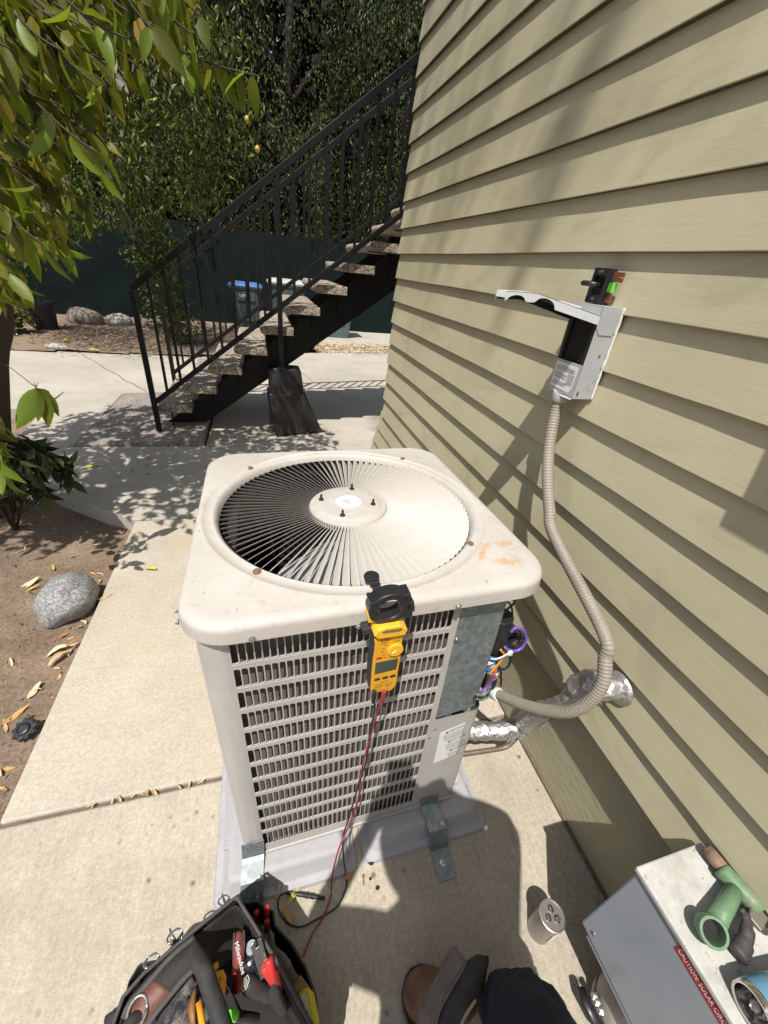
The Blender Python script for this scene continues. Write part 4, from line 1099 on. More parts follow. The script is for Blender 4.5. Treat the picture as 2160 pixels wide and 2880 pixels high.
for i, p in enumerate(P):
    t = i/(len(P)-1); base_ = .027+.006*math.sin(t*9)+(.012 if .66 < t < .84 else 0)+(.006 if .3 < t < .45 else 0)
    rs.append(base_*(1+.14*noise.noise(p*45)))
mb = MB(); mb.tube([p-LO for p in P], rs, 22)
for i, q in enumerate(mb.v):
    q = Vector(q); mb.v[i] = tuple(q+Vector((noise.noise(q*60), noise.noise(q*60+Vector((9, 0, 0))), noise.noise(q*60+Vector((0, 7, 0)))))*.005)
mb.build('foil_wrap', M_foil, ls, 'all')
mb = MB()
for (x, y) in ((560, 650), (620, 640), (700, 585), (760, 555)):
    c = PZ(*w12(x, y), .24)-LO; 
    vs = [c+Vector((rng.uniform(-.03, .03), rng.uniform(-.02, .02), rng.uniform(-.02, .01))) for _ in range(5)]
    mb.add([c+Vector((-.03, 0, .02)), c+Vector((0, -.012, -.012)), c+Vector((.03, -.004, .02)), c+Vector((.0, .01, .03))], [(0, 1, 3), (1, 2, 3)])
mb.build('torn_foil_edge', M_foil, ls)
MB().lathe([(.045, 0), (.047, .004), (.03, .012)], p7+Vector((.006, 0, 0))-LO, (-1, 0, 0), 20).build('wall_collar', M_foil, ls, 'all')
dp = thing('copper_drain_pipe', 'thin brown pipe lying along the concrete below the foil wrapped pipe', 'pipe', (.62, .62, 0))
DO = Vector((.62, .62, 0))
P = bez([PZ(*w12(150, 775), .16), PZ(*w12(210, 765), .16), PZ(*w12(380, 740), .16), PZ(*w12(520, 715), .165), PZ(*w12(590, 660), .20), PZ(*w12(640, 590), .24)], 8)
MB().tube([p-DO for p in P], .0085, 12).build('pipe', mat('aged_copper', (.20, .155, .125), .5, .4, .3, 30), dp, 'all')
# conduit
M_cond = mat('beige_grey_conduit', (.275, .245, .20), .5, 0, .22, 14, .2, 60, .001, .3, (.16, .13, .11))
cw = thing('flexible_conduit', 'ribbed beige flexible conduit looping from the disconnect box down to the condenser', 'conduit', (.8, .8, .8))
CO = Vector((.8, .8, .8))
q16 = lambda x, y: crop((1350, 700), x, y, 810/1659)
cpts = [PX(*q16(455, 870), .832), PX(*q16(430, 960), .828), PX(*q16(400, 1130), .815), PX(*q16(390, 1300), .80), PX(*q16(400, 1500), .79), PX(*q16(430, 1660), .782),
        PX(*w12(1175, -60), .775), PX(*w12(1190, 120), .772), PX(*w12(1170, 290), .765), PX(*w12(1080, 410), .752), PX(*w12(950, 475), .735), PX(*w12(800, 470), .72), PX(*w12(640, 430), .705), PX(*w12(480, 365), .69)]
P = bez(cpts, 26)
# resample evenly and rib
L = [0]
for i in range(1, len(P)): L.append(L[-1]+(P[i]-P[i-1]).length)
tot = L[-1]; NR = int(tot/.0022); Q = []; j = 0
for i in range(NR+1):
    s_ = tot*i/NR
    while j < len(L)-2 and L[j+1] < s_: j += 1
    Q.append(P[j].lerp(P[j+1], (s_-L[j])/max(1e-9, L[j+1]-L[j])))
rr_ = [.0165+.0011*math.sin(i*.0022*2*math.pi/.0088) for i in range(len(Q))]
MB().tube([p-CO for p in Q], rr_, 14).build('conduit_hose', M_cond, cw, 'all')
cyl_part('connector', cpts[0]+Vector((0, 0, .022))-CO, cpts[0]+Vector((0, 0, -.004))-CO, .0225, mat('grey_pvc', (.33, .33, .34), .45), cw)
e = (Q[-1]-Q[-8]).normalized(); cyl_part('end_bushing', Q[-1]-CO-e*.004, Q[-1]-CO+e*.026, .0215, M_wwhite, cw)
# disconnect box
M_gbox = mat('light_grey_painted_steel', (.40, .415, .42), .4, 0, .06, 8, .1, 80, .001, .12, (.2, .19, .18))
db = thing('disconnect_box', 'small light grey electrical disconnect box with its cover flipped open on the siding', 'electrical box', (.80, .96, 1.36))
BX0, BX1, BY0, BY1, BZ0, BZ1 = .818, .884, .922, 1.037, 1.350, 1.581
O = Vector((.80, .96, 1.36))
def bx(name, x0, x1, y0, y1, z0, z1, mt, par=db, bev=.0012, OO=None):
    OO = OO or O; return MB().box(x0-OO.x, x1-OO.x, y0-OO.y, y1-OO.y, z0-OO.z, z1-OO.z).build(name, mt, par, bevel=bev)
t_ = .0016
bx('side_panel', BX0, BX1, BY0, BY0+t_, BZ0, BZ1, M_gbox); bx('side_panel', BX0, BX1, BY1-t_, BY1, BZ0, BZ1, M_gbox)
bx('top_panel', BX0, BX1, BY0+t_, BY1-t_, BZ1-t_, BZ1, M_gbox); bx('bottom_panel', BX0, BX1, BY0+t_, BY1-t_, BZ0, BZ0+t_, M_gbox); bx('back_panel', BX1-t_, BX1, BY0+t_, BY1-t_, BZ0+t_, BZ1-t_, M_gbox)
bx('front_cover', BX0-.001, BX0+.0007, BY0+t_+.001, BY1-t_-.001, BZ0+t_, BZ0+.088, M_gbox)
bx('front_header', BX0-.001, BX0+.0007, BY0+t_+.001, BY1-t_-.001, BZ1-.030, BZ1-t_-.0005, M_gbox)
bx('inner_insulator', BX0+.012, BX1-.003, BY0+.006, BY1-.004, BZ0+.09, BZ1-.004, M_blackmatt, bev=0)
bx('inner_frame', BX0+.002, BX0+.012, BY1-.014, BY1-.003, BZ0+.088, BZ1-.01, M_black); bx('inner_frame', BX0+.002, BX0+.012, BY0+.003, BY0+.016, BZ0+.088, BZ1-.01, M_black)
LFR = frame((BX0-.0013-O.x, BY1-.010-O.y, BZ0+.082-O.z), (0, -1, 0), (0, 0, 1))
lw_, lh_ = .094, .072
MB().prism([(0, 0), (lw_, -.002), (lw_-.004, -lh_*.86), (lw_*.88, -lh_), (0, -lh_+.004)], LFR, .0005).build('instruction_label', M_label, db)
T_ = lambda x, y: LFR @ Matrix.Translation((x, y, .0007))
lines('printed_text', db, T_(.006, -.008), .078, .014, 5, M_inkgrey, .5, 3); lines('printed_text', db, T_(.004, -.026), .055, .018, 5, M_inkgrey, .45, 4)
lines('printed_text', db, T_(.062, -.024), .026, .03, 8, M_inkgrey, .4, 6); lines('printed_text', db, T_(.006, -.05), .07, .012, 3, M_inkgrey, .5, 8)
# side tab with cut corners and knock-out
MB().prism([(-.001, 0), (.066, 0), (.066, -.05), (.052, -.066), (.012, -.066), (-.001, -.05)], frame((BX0-O.x, BY0-.0002-O.y, BZ1-O.z), (1, 0, 0), (0, 0, 1)), .0018).build('side_tab', M_gbox, db, bevel=.0005)
kx, kz = BX0+.048, BZ0+.038
for rr2 in (.0145, .0095):
    MB().tube([(kx+rr2*math.cos(2*math.pi*j/32)-O.x, BY0-.0002-O.y, kz+rr2*math.sin(2*math.pi*j/32)-O.z) for j in range(33)], .0006, 5).build('knockout_ring', M_gbox, db)
for (x, z) in ((BX0+.040, BZ0+.115), (BX0+.012, BZ0+.018), (BX0+.012, BZ0+.012), (BX0+.030, BZ1-.058), (BX0+.06, BZ0+.085)):
    MB().lathe([(.0026, 0), (.0026, .0005), (.0001, .0005)], (x-O.x, BY0-.0012-O.y, z-O.z), (0, -1, 0), 10).build('rivet_hole', M_blackmatt, db)
r_ = []
for i in range(40):
    z = BZ0+(BZ1-BZ0)*i/39; r_.append((BX1-.0035+.0016*noise.noise(Vector((0, 0, z*60))), BY0-.003, z))
MB().tube([Vector(p)-O for p in r_], .0035, 6).build('caulk_bead', M_caulk, db, 'all')
MB().tube([Vector(p)-O for p in [(BX0+.002, BY1-.01, BZ0-.001), (BX0+.001, BY1-.03, BZ0+.004), (BX0, BY1-.06, BZ0-.004), (BX0+.002, BY0+.004, BZ0-.002)]], .0028, 6).build('caulk_bead', M_caulk, db, 'all')
# flipped-up cover: a shallow tray hinged at the top front, scalloped lip on the near side
r17 = lambda x, y: crop((1400, 720), x, y, 380/1659)
tip = PY(*r17(120, 415), .924); hin = Vector((.820, .924, 1.558))
dv = (tip-hin); cl = dv.length; ux = dv.normalized(); uz = Vector((0, 1, 0)).cross(ux)*1.0
if uz.z < 0: uz = -uz
cv = MB()
FM = Matrix(((ux.x, 0, uz.x, hin.x-O.x), (ux.y, 1, uz.y, .922-O.y), (ux.z, 0, uz.z, hin.z-O.z), (0, 0, 0, 1)))
kink = cl*.72
def P3(s_, y, z): return (s_, y, z+(0.010*(s_/kink) if s_ < kink else .010-.012*(s_-kink)/(cl-kink)))
top_ = []; Wd = .116
ns = 24
for i in range(ns+1):
    s_ = -.01+(cl+.01)*i/ns; q = P3(s_, 0, 0)
    cv.v += [(q[0], 0, q[2]), (q[0], Wd, q[2]), (q[0], 0, q[2]), (q[0], Wd, q[2])]
for i in range(ns): a = i*4; cv.f.append((a, a+1, a+5, a+4)); cv.mi.append(0)
# near and far lips with two scallops
for y in (0, Wd):
    b0 = len(cv.v)
    for i in range(61):
        s_ = -.01+(cl+.01)*i/60; q = P3(s_, 0, 0); t = (s_+.01)/(cl+.01)
        d = .020
        for c0, w0, dd in ((.62, .10, .016), (.90, .085, .013)):
            if abs(t-c0) < w0: d -= dd*math.sqrt(max(0, 1-((t-c0)/w0)**2))
        if t < .03: d = .008
        cv.v += [(q[0], y, q[2]), (q[0], y, q[2]-d)]
    for i in range(60): a = b0+i*2; cv.f.append((a, a+2, a+3, a+1)); cv.mi.append(0)
b0 = len(cv.v); q = P3(cl, 0, 0)
cv.v += [(q[0], 0, q[2]), (q[0], Wd, q[2]), (q[0]+.002, Wd, q[2]-.014), (q[0]+.002, 0, q[2]-.014)]; cv.f.append((b0, b0+1, b0+2, b0+3)); cv.mi.append(0)
TAP = lambda p: Vector((p[0], p[1]*(1-.62*max(0, p[0])/cl), p[2]))
for i, p in enumerate(cv.v): cv.v[i] = tuple(FM @ TAP(p))
co = cv.build('cover', mat('white_painted_steel', (.62, .64, .66), .4, 0, .06, 8, .1), db); sd = co.modifiers.new('solid', 'SOLIDIFY'); sd.thickness = .0012
ln_ = MB()  # black sheets: the cover's own dark underside plus painted-in shade
for i in range(ns+1):
    q = P3(-.006+(cl+.002)*i/ns, 0, 0); ln_.v += [(q[0], .002, q[2]-.0022), (q[0], Wd-.002, q[2]-.0022)]
for i in range(ns): a = i*2; ln_.f.append((a, a+1, a+3, a+2)); ln_.mi.append(0)
ln_.v = [tuple(FM @ TAP(p)) for p in ln_.v]; ln_.build('cover_dark_shade', M_blackmatt, co)
ln_ = MB(); b0 = 0
for i in range(41):
    q = P3(-.006+(cl+.002)*i/40, 0, 0); ln_.v += [(q[0], Wd-.0026, q[2]-.0035), (q[0], Wd-.0026, q[2]-.019)]
for i in range(40): a = b0+i*2; ln_.f.append((a, a+2, a+3, a+1)); ln_.mi.append(0)
ln_.v = [tuple(FM @ TAP(p)) for p in ln_.v]; ln_.build('cover_dark_shade', M_blackmatt, co)
MB().prism(rrect(.04, .11, .025, .075, .012, 3), FM @ Matrix.Translation((0, 0, .006)), .004).build('embossed_plate', MATS['white_painted_steel'], co)
# pulled-out breaker (disconnect handle) standing on the box
pb = thing('pullout_fuse_holder', 'black pullout switch handle with copper blades standing on top of the disconnect box', 'switch', (.84, .97, 1.585))
PBO = Vector((.84, .97, 1.585))
xs = .848
c0 = PX(*r17(1060, 555), xs); c1 = PX(*r17(1230, 585), xs); c2 = PX(*r17(1375, 150), xs); c3 = PX(*r17(1200, 140), xs)
uy = (c0-c1).normalized(); uz_ = (c3-c0).normalized()
FB = Matrix.Translation(c1-PBO) @ Matrix(((0, 0, 1, 0), (uy.x, 0, 0, 0), (0, 0, 0, 0), (0, 0, 0, 1))) if False else None
yv = (c0-c1); hz = (c2-c1)
Wb = yv.length; Hb = hz.length
XA = yv.normalized(); ZA = (hz-XA*hz.dot(XA)).normalized(); 
F3 = Matrix(((XA.x, -1 if False else 0, ZA.x, 0),)*1) if False else None
nA = XA.cross(ZA)
if nA.x > 0: nA = -nA       # points out of the wall, toward -x
FB = Matrix(((XA.x, ZA.x, nA.x, c1.x-PBO.x), (XA.y, ZA.y, nA.y, c1.y-PBO.y), (XA.z, ZA.z, nA.z, c1.z-PBO.z), (0, 0, 0, 1)))
dpb = .026
b2 = MB(); b2.box(0, Wb, 0, Hb, -dpb, -.012, 0, FB)
for a in ((0, .006, 0, Hb), (Wb-.006, Wb, 0, Hb), (.006, Wb-.006, 0, .018), (.006, Wb-.006, Hb-.018, Hb)): b2.box(*a, -.012, 0, 0, FB)
b2.build('holder_body', M_black, pb, bevel=.001)
MB().tube([FB @ Vector((Wb*.45, Hb*.5, -.012)), FB @ Vector((Wb*.5, Hb*.52, .012)), FB @ Vector((Wb*.9, Hb*.53, .018)), FB @ Vector((Wb*1.15, Hb*.52, .017))], [.006, .0065, .0065, .006], 10).build('pull_handle', M_black, pb, 'all')
M_cop = mat('copper_blade', (.42, .16, .08), .4, .7, .2, 60)
M_lime = mat('lime_green_label', (.16, .62, .06), .5, 0, .05)
def fbx(name, x0, x1, y0, y1, z0, z1, mt): return MB().box(x0, x1, y0, y1, z0, z1, 0, FB).build(name, mt, pb, bevel=.0005)
fbx('copper_blade', -.020, 0, Hb-.028, Hb-.006, -.020, -.016, M_cop); fbx('copper_blade', -.036, -.020, Hb-.028, Hb-.018, -.020, -.016, M_cop); fbx('copper_blade', -.036, -.020, Hb-.0165, Hb-.006, -.020, -.016, M_cop)
fbx('copper_blade', -.018, 0, .004, .026, -.020, -.016, M_cop)
fbx('fuse_label', -.017, -.001, .028, Hb-.030, -.024, -.012, M_lime)
lines('printed_text', pb, FB @ Matrix.Translation((-.003, Hb*.35, -.0118)) @ Matrix.Rotation(R_(90), 4, 'Z') @ Matrix.Scale(-1, 4, (0, 1, 0)), .035, .010, 4, M_ink, .45, 9)
text_part('moulded_text', 'OFF', .010, M_inkgrey, pb, FB @ Matrix.Translation((Wb/2, Hb-.009, .0003)) @ Matrix.Scale(-1, 4, (1, 0, 0)), .0001)
text_part('moulded_text', 'ON', .009, M_inkgrey, pb, FB @ Matrix.Translation((Wb/2, .009, .0003)) @ Matrix.Scale(-1, 4, (1, 0, 0)), .0001)

# ================================================================ CLAMP METER AND LEADS
hC = lambda x, y: crop((960, 1580), x, y, 300/1508)
M_yel = mat('yellow_plastic', (.72, .36, .02), .4, 0, .06, 30, .05)
M_yel2 = mat('bright_yellow_plastic', (.80, .46, .03), .38, 0, .05, 30, .05)
M_grip = mat('dark_ribbed_grip', (.03, .03, .033), .6, 0, .3, 90, .8, 240, .002)
mt_ = thing('clamp_meter', 'yellow and black clamp multimeter hanging by a strap on the front of the condenser', 'multimeter', ACM @ Vector((.375, -.07, .80)), ACR)
mt_.scale = (KSC,)*3
MO = Vector((.375, -.07, .80))
def mq(x, y, yy=-.082): return AL(*hC(x, y), 1, yy)-MO
bl, br, tl = mq(415, 1840), mq(760, 1750), mq(430, 1010)
MF = frame(bl, br-bl, tl-bl); MFI = MF.inverted()      # x right, y up, z toward the viewer
def m2(x, y, yy=-.082): q = MFI @ mq(x, y, yy); return (q.x, q.y)
out_f = [m2(*p) for p in ((430, 1845), (700, 1810), (750, 1760), (775, 1700), (800, 1540), (835, 1340), (850, 1200), (870, 1020), (470, 1100), (475, 1180), (468, 1260), (445, 1400), (430, 1560), (412, 1820))]
MB().prism(out_f[::-1] if False else out_f, MF @ Matrix.Translation((0, 0, -.004)), .006).build('yellow_face', M_yel, mt_, bevel=.0015)
cx_ = sum(p[0] for p in out_f)/len(out_f); cy_ = sum(p[1] for p in out_f)/len(out_f)
out_b = [(cx_+(p[0]-cx_)*1.06, cy_+(p[1]-cy_)*1.0) for p in out_f]
MB().prism(out_b, MF @ Matrix.Translation((0, 0, -.034)), .0298).build('grip_body', M_grip, mt_, bevel=.003)
MB().prism([m2(*p) for p in ((440, 1000), (500, 1050), (880, 990), (925, 915), (900, 890), (820, 850), (600, 885), (500, 920))], MF @ Matrix.Translation((0, 0, -.022)), .032).build('hand_guard', M_yel2, mt_, bevel=.003)
MB().prism([m2(*p) for p in ((560, 935), (600, 915), (830, 880), (845, 900), (800, 925), (570, 955))], MF @ Matrix.Translation((0, 0, .0102)), .0006).build('guard_slot', M_rusty, mt_)
MB().prism([m2(*p) for p in ((480, 1415), (800, 1350), (770, 1500), (465, 1575))], MF @ Matrix.Translation((0, 0, .0021)), .0012).build('display', mat('lcd_display', (.07, .085, .075), .15, 0, .15, 60, 0), mt_, bevel=.0003)
dc = m2(755, 1215)
DM = MF @ Matrix.Translation((dc[0], dc[1], .002))
q = MB(); n = 26
q.prism([(.0150*(1+.05*(i % 2))*math.cos(2*math.pi*i/52), .0150*(1+.05*(i % 2))*math.sin(2*math.pi*i/52)) for i in range(52)], DM, .006)
q.build('rotary_dial', M_yel2, mt_, bevel=.0006)
MB().prism([(-.0085, -.0035), (-.0075, -.005), (.001, -.001), (.0005, .0006)], DM @ Matrix.Translation((0, 0, .0062)), .0008).build('dial_pointer', M_label, mt_)
for (x, y) in ((500, 1645), (612, 1620), (720, 1597)):
    c_ = m2(x, y); MB().prism(rrect(c_[0]-.0062, c_[0]+.0062, c_[1]-.0027, c_[1]+.0027, .0024, 3), MF @ Matrix.Translation((0, 0, .0021)), .0018).build('button', M_black, mt_, bevel=.0004)
c_ = m2(525, 1345); MB().prism(rrect(c_[0]-.0062, c_[0]+.0062, c_[1]-.0024, c_[1]+.0024, .002, 3), MF @ Matrix.Translation((0, 0, .0021)), .0018).build('red_button', mat('red_plastic', (.50, .03, .025), .4), mt_, bevel=.0004)
def mtext(t, x, y, sz, mtl=M_ink):
    c_ = m2(x, y); return text_part('printed_text', t, sz, mtl, mt_, MF @ Matrix.Translation((c_[0], c_[1], .00215)) @ Matrix.Rotation(R_(0), 4, 'Z'), .0001)
mtext('UEi', 625, 1092, .013); mtext('DL389', 600, 1138, .0048); mtext('Temp', 628, 1168, .0042)
mtext('True RMS', 600, 1680, .0048)
for x, y, w_, n_ in ((575, 1215, 30, 2), (555, 1258, 55, 2), (585, 1298, 25, 2), (740, 1108, 70, 1), (590, 1335, 60, 1), (500, 1750, 60, 2), (640, 1725, 60, 2)):
    a = m2(x, y); lines('printed_text', mt_, MF @ Matrix.Translation((a[0], a[1], .00215)), w_*.00017, .0042, n_, M_ink, .35, x)
for pl in (((475, 1735), (580, 1715), (580, 1745), (478, 1768), (475, 1735)), ((608, 1715), (715, 1690), (712, 1720), (610, 1740), (608, 1715)), ((650, 1745), (650, 1790)), ((475, 1770), (472, 1800), (560, 1800))):
    MB().tube([MF @ Vector((*m2(*p), .0023)) for p in pl], .00035, 4).build('printed_line', M_ink, mt_)
# jaws: open ring, thick, with trigger knobs on its right
jc = Vector((*m2(700, 690), 0)); jm = MB()
def jring(ro, ri, z0, z1, a0=0, a1=360, n=48, sx=1.12, sy=1.0, skew=.0):
    b0 = len(jm.v)
    for i in range(n+1):
        a = R_(a0+(a1-a0)*i/n); c, s_ = math.cos(a), math.sin(a)
        for r_, z in ((ro, z0), (ro*1.0, z1-.002), (ro*.95, z1), (ri*1.08, z1), (ri, z1-.002), (ri, z0)):
            jm.v.append(tuple(MF @ (jc+Vector((r_*c*sx, r_*s_*sy, z)))))
    for i in range(n):
        for j in range(6):
            k2 = (j+1) % 6; jm.f.append((b0+i*6+j, b0+(i+1)*6+j, b0+(i+1)*6+k2, b0+i*6+k2)); jm.mi.append(0)
jring(.0365, .0215, -.030, -.002)
jm.build('clamp_jaw', M_black, mt_, 40)
for (x, y, r_) in ((940, 520, .0075), (985, 640, .008), (1000, 690, .007), (960, 760, .008), (440, 620, .004)):
    c_ = m2(x, y); MB().box(c_[0]-r_, c_[0]+r_, c_[1]-r_, c_[1]+r_, -.032, -.002, 0, MF).build('jaw_hinge', M_black, mt_, bevel=.0022)
c_ = m2(415, 850); MB().box(c_[0]-.003, c_[0]+.007, c_[1]-.010, c_[1]+.008, -.03, -.006, 0, MF).build('trigger', M_yel2, mt_, bevel=.002)
c_ = m2(365, 1060); MB().box(c_[0]-.006, c_[0]+.014, c_[1]-.008, c_[1]+.009, -.032, -.010, 0, MF).build('strap_loop', M_grip, mt_, bevel=.002)
pz = [AL(*hC(x, y), 2, ZT+.002)-MO for x, y in ((440, 230), (500, 390))]; pb_ = mq(560, 600, -.055)
d_ = (pz[1]-pz[0]).normalized(); sd_ = Vector((0, 0, 1)).cross(d_).normalized()
sp = bez([pz[0], pz[1], pz[1].lerp(pb_, .55)+Vector((0, 0, .012)), pb_], 5); mb = MB()
for p in sp: mb.v += [tuple(p-sd_*.0085), tuple(p+sd_*.0085)]
for i in range(len(sp)-1): mb.f.append((2*i, 2*i+1, 2*i+3, 2*i+2)); mb.mi.append(0)
o = mb.build('hanging_strap', M_grip, mt_); s2 = o.modifiers.new('solid', 'SOLIDIFY'); s2.thickness = .0022; s2.offset = 0
MB().lathe([(.0165, -.001), (.0172, .002), (.0165, .005), (.014, .0058), (.0001, .0058)], pz[0]+Vector((-.001, .004, -.001)), n=28).build('magnet', M_black, mt_, 40)
MB().box(-.0115, .0115, -.004, .003, 0, .005, 0, Matrix.Translation(pz[0].lerp(pz[1], .62)+Vector((0, 0, -.001)))).build('strap_buckle', M_black, mt_, bevel=.001)

M_leadr = mat('red_test_lead_rubber', (.30, .035, .035), .5, 0, .1); M_leadb = mat('black_test_lead_rubber', (.02, .02, .022), .5, 0, .1)
g1 = lambda x, y: crop((560, 1600), x, y, 840/1659); g2 = lambda x, y: crop((300, 2400), x, y, 700/1659)
def leadpt(uv, y, lift=.004):
    p = PY(*uv, y)
    return p if p.z > lift and y < 9 else PZ(*uv, lift)
def lead(name, label, pts, mtl, o0):
    t = thing(name, label, 'cable', o0)
    P = bez([leadpt(uv, y) for uv, y in pts], 10)
    MB().tube([p-Vector(o0) for p in P], .0024, 8).build('cable_core', mtl, t, 'all'); return t
L0 = ACM @ Vector((.38, -.075, .70))
rl = lead('test_lead', 'red test lead running from the meter down the louvres and into the tool bag', [(g1(1020, 690), .462), (g1(1000, 770), .462), (g1(960, 900), .478), (g1(905, 1110), .488), (g1(882, 1290), .488), (g1(830, 1430), .478), (g1(775, 1560), .445), (g1(740, 1700), .42), (g1(735, 1775), 99), (g2(1490, 300), 99), (g2(1440, 430), 99), (g2(1370, 540), 99), (g2(1310, 690), 99)], M_leadr, L0)
bk = lead('test_lead', 'black test lead running from the meter to the probe lying on the concrete', [(g1(968, 690), .462), (g1(975, 790), .464), (g1(950, 900), .478), (g1(930, 1060), .488), (g1(885, 1200), .488), (g1(830, 1390), .482), (g1(800, 1490), .465), (g1(802, 1600), .44), (g1(815, 1700), .425), (g2(1575, 0), 99), (g2(1600, 150), 99), (g2(1590, 250), 99), (g2(1530, 360), 99), (g2(1400, 440), 99), (g2(1290, 490), 99), (g2(1200, 460), 99), (g2(1145, 370), 99), (g2(1150, 290), 99), (g2(1195, 258), 99)], M_leadb, L0)
for par, uv, mtl in ((rl, (1025, 700), M_leadr), (bk, (970, 700), M_leadb)):
    a_ = PY(*g1(*uv), .462)-L0
    MB().lathe([(.0045, .012), (.0048, -.004), (.0038, -.016), (.0026, -.026)], a_, n=12).build('banana_plug', mtl, par, 40)
pa = PZ(*g2(1190, 258), .008); pe = PZ(*g2(1455, 300), .008)
MB().lathe([(.0028, 0), (.0052, .008), (.0058, .05), (.0058, .062), (.0075, .064), (.0075, .067), (.0058, .069), (.0062, .08), (.0075, .082), (.0075, .085), (.005, .087), (.005, (pe-pa).length)], pa-L0, pe-pa, 14).build('probe_handle', M_leadb, bk, 40)
MB().lathe([(.0012, 0), (.0012, .012), (.0001, .016)], pe-L0, pe-pa, 8).build('probe_tip', M_steel, bk, 40)

# ================================================================ GREY SERVICE BOX AND WHAT LIES ON IT
m, k, b, v = newmat('grey_enamelled_cabinet'); M_svc = m
n1 = k.noise(v, 5, 5); n2 = k.noise(v, 380, 2, .6)
c1 = k.ramp(n1, [(.3, (.30, .325, .36)), (.7, (.36, .385, .42))])
c1 = k.mix(k.math('MULTIPLY', k.ramp(k.noise(k.mapv(v, (1, 1.4, .7), (0, .1, 0), (.6, 0, 0)), 7, 4), [(.62, 0), (.72, 1)]), .35), c1, (.17, .18, .2))
k.link(c1, b.inputs['Base Color']); b.inputs['Roughness'].default_value = .33; bump(k, b, n2, .12, .0006)
m, k, b, v = newmat('grimy_painted_box_top'); M_svct = m
n1 = k.noise(v, 16, 6, .7); n2 = k.noise(v, 70, 5, .75)
c1 = k.mix(k.math('MULTIPLY', k.ramp(n1, [(.42, 0), (.68, 1)]), .55), (.50, .50, .47), (.26, .235, .19))
c1 = k.mix(k.math('MULTIPLY', k.ramp(n2, [(.6, 0), (.68, 1)]), .7), c1, (.19, .12, .08))
k.link(c1, b.inputs['Base Color']); b.inputs['Roughness'].default_value = .6; bump(k, b, n2, .2, .001)
sx = thing('electrical_cabinet', 'large grey metal cabinet mounted low on the wall with a red caution strip', 'electrical box', (.79, -.1, .25))
SX = Vector((.79, -.1, .25)); XF = .693; YB = .146; ZB = .598
bx('cabinet_body', XF+.006, .878, -.62, YB-.006, .255, ZB-.016, M_svc, sx, .004, SX)
bx('cabinet_lid', XF, .879, -.63, YB, ZB-.014, ZB, M_svct, sx, .0035, SX)
bx('bottom_flange', XF+.010, XF+.016, -.61, YB-.03, .235, .2545, M_svc, sx, .001, SX)
MB().lathe([(.005, 0), (.005, .002), (.0001, .003)], Vector((XF+.006, YB-.035, .285))-SX, (-1, 0, 0), 10).build('screw', M_steel, sx)
M_redl = mat('red_caution_strip', (.40, .035, .04), .45, 0, .08)
w31 = lambda x, y: crop((1550, 2250), x, y, 610/1659)
la = PX(*w31(1010, 1095), XF+.0052); y0 = la.y
fr_ = frame((XF+.0052, y0, ZB-.0165), (0, -1, 0), (0, 0, 1))
MB().prism([(0, 0), (.30, 0), (.30, -.030), (0, -.030)], fr_, .0004) and None
q = MB(); q.prism([(0, -.001), (.112, -.001), (.112, -.026), (0, -.026)], Matrix.Translation(-SX) @ fr_, .0004); ls_ = q.build('caution_strip', M_redl, sx)
me_ = text_part('caution_text', 'CAUTION: SOLAR CIRCUIT', .0088, M_label, sx, Matrix.Identity(4), .0001)
wdt = max(v_.co.x for v_ in me_.data.vertices)-min(v_.co.x for v_ in me_.data.vertices); x_0 = min(v_.co.x for v_ in me_.data.vertices)
TS = Matrix.Translation(-SX) @ fr_ @ Matrix.Translation((.004, -.0135, .0006)) @ Matrix.Diagonal((.104/wdt, 2.1, 1, 1)) @ Matrix.Translation((-x_0, 0, 0))
me_.data.transform(TS)
# green corroded valve fitting
M_patina = mat('green_painted_brass', (.13, .23, .13), .5, 0, .25, 22, .5, 60, .002, .9, (.20, .15, .09), dscale=20)
M_rustp = mat('rusty_pipe_thread', (.22, .15, .10), .85, .1, .4, 60, .9, 90, .004)
ZS = ZB
vf = thing('pipe_fitting', 'old green painted brass pipe fitting with a round flange lying on the grey cabinet', 'pipe fitting', (.85, .08, ZS+.02))
VO = Vector((.85, .08, ZS+.02))
def vp(x, y, z): return PZ(*w31(x, y), z)-VO
zz = ZS+.022
MB().tube([vp(1185, 370, zz), vp(1250, 450, zz), vp(1310, 520, zz)], [0.0123, 0.0140, 0.0136], 14).build('rusty_nipple', M_rustp, vf, 'all')
MB().tube([vp(1300, 525, zz), vp(1320, 550, zz), vp(1420, 660, zz), vp(1520, 760, zz), vp(1600, 860, zz)], [0.0161, 0.0174, 0.0166, 0.0179, 0.0145], 18).build('tee_body', M_patina, vf, 'all')
MB().tube([vp(1400, 690, zz), vp(1340, 800, zz+.003), vp(1265, 930, zz+.008)], [0.0145, 0.0153, 0.0161], 18).build('branch_pipe', M_patina, vf, 'all')
fc = vp(1240, 1010, zz+.016); ax_ = Vector((-.35, -.45, .85))
MB().lathe([(.017, -.03), (.0235, -.012), (.0248, 0), (.0235, .004), (.0190, .004), (.018, -.004), (.017, -.02), (.0001, -.021)], fc, ax_, 32).build('flange', M_patina, vf, 45)
MB().lathe([(.0178, -.019), (.0001, -.0185)], fc, ax_, 20).build('flange_bore', M_blackmatt, vf)
hd = thing('valve_handle', 'worn black curved lever handle with a small metal tag lying beside the green fitting', 'handle', (.82, .01, ZS))
HO = Vector((.82, .01, ZS))
def hp(x, y, z): return PZ(*w31(x, y), z)-HO
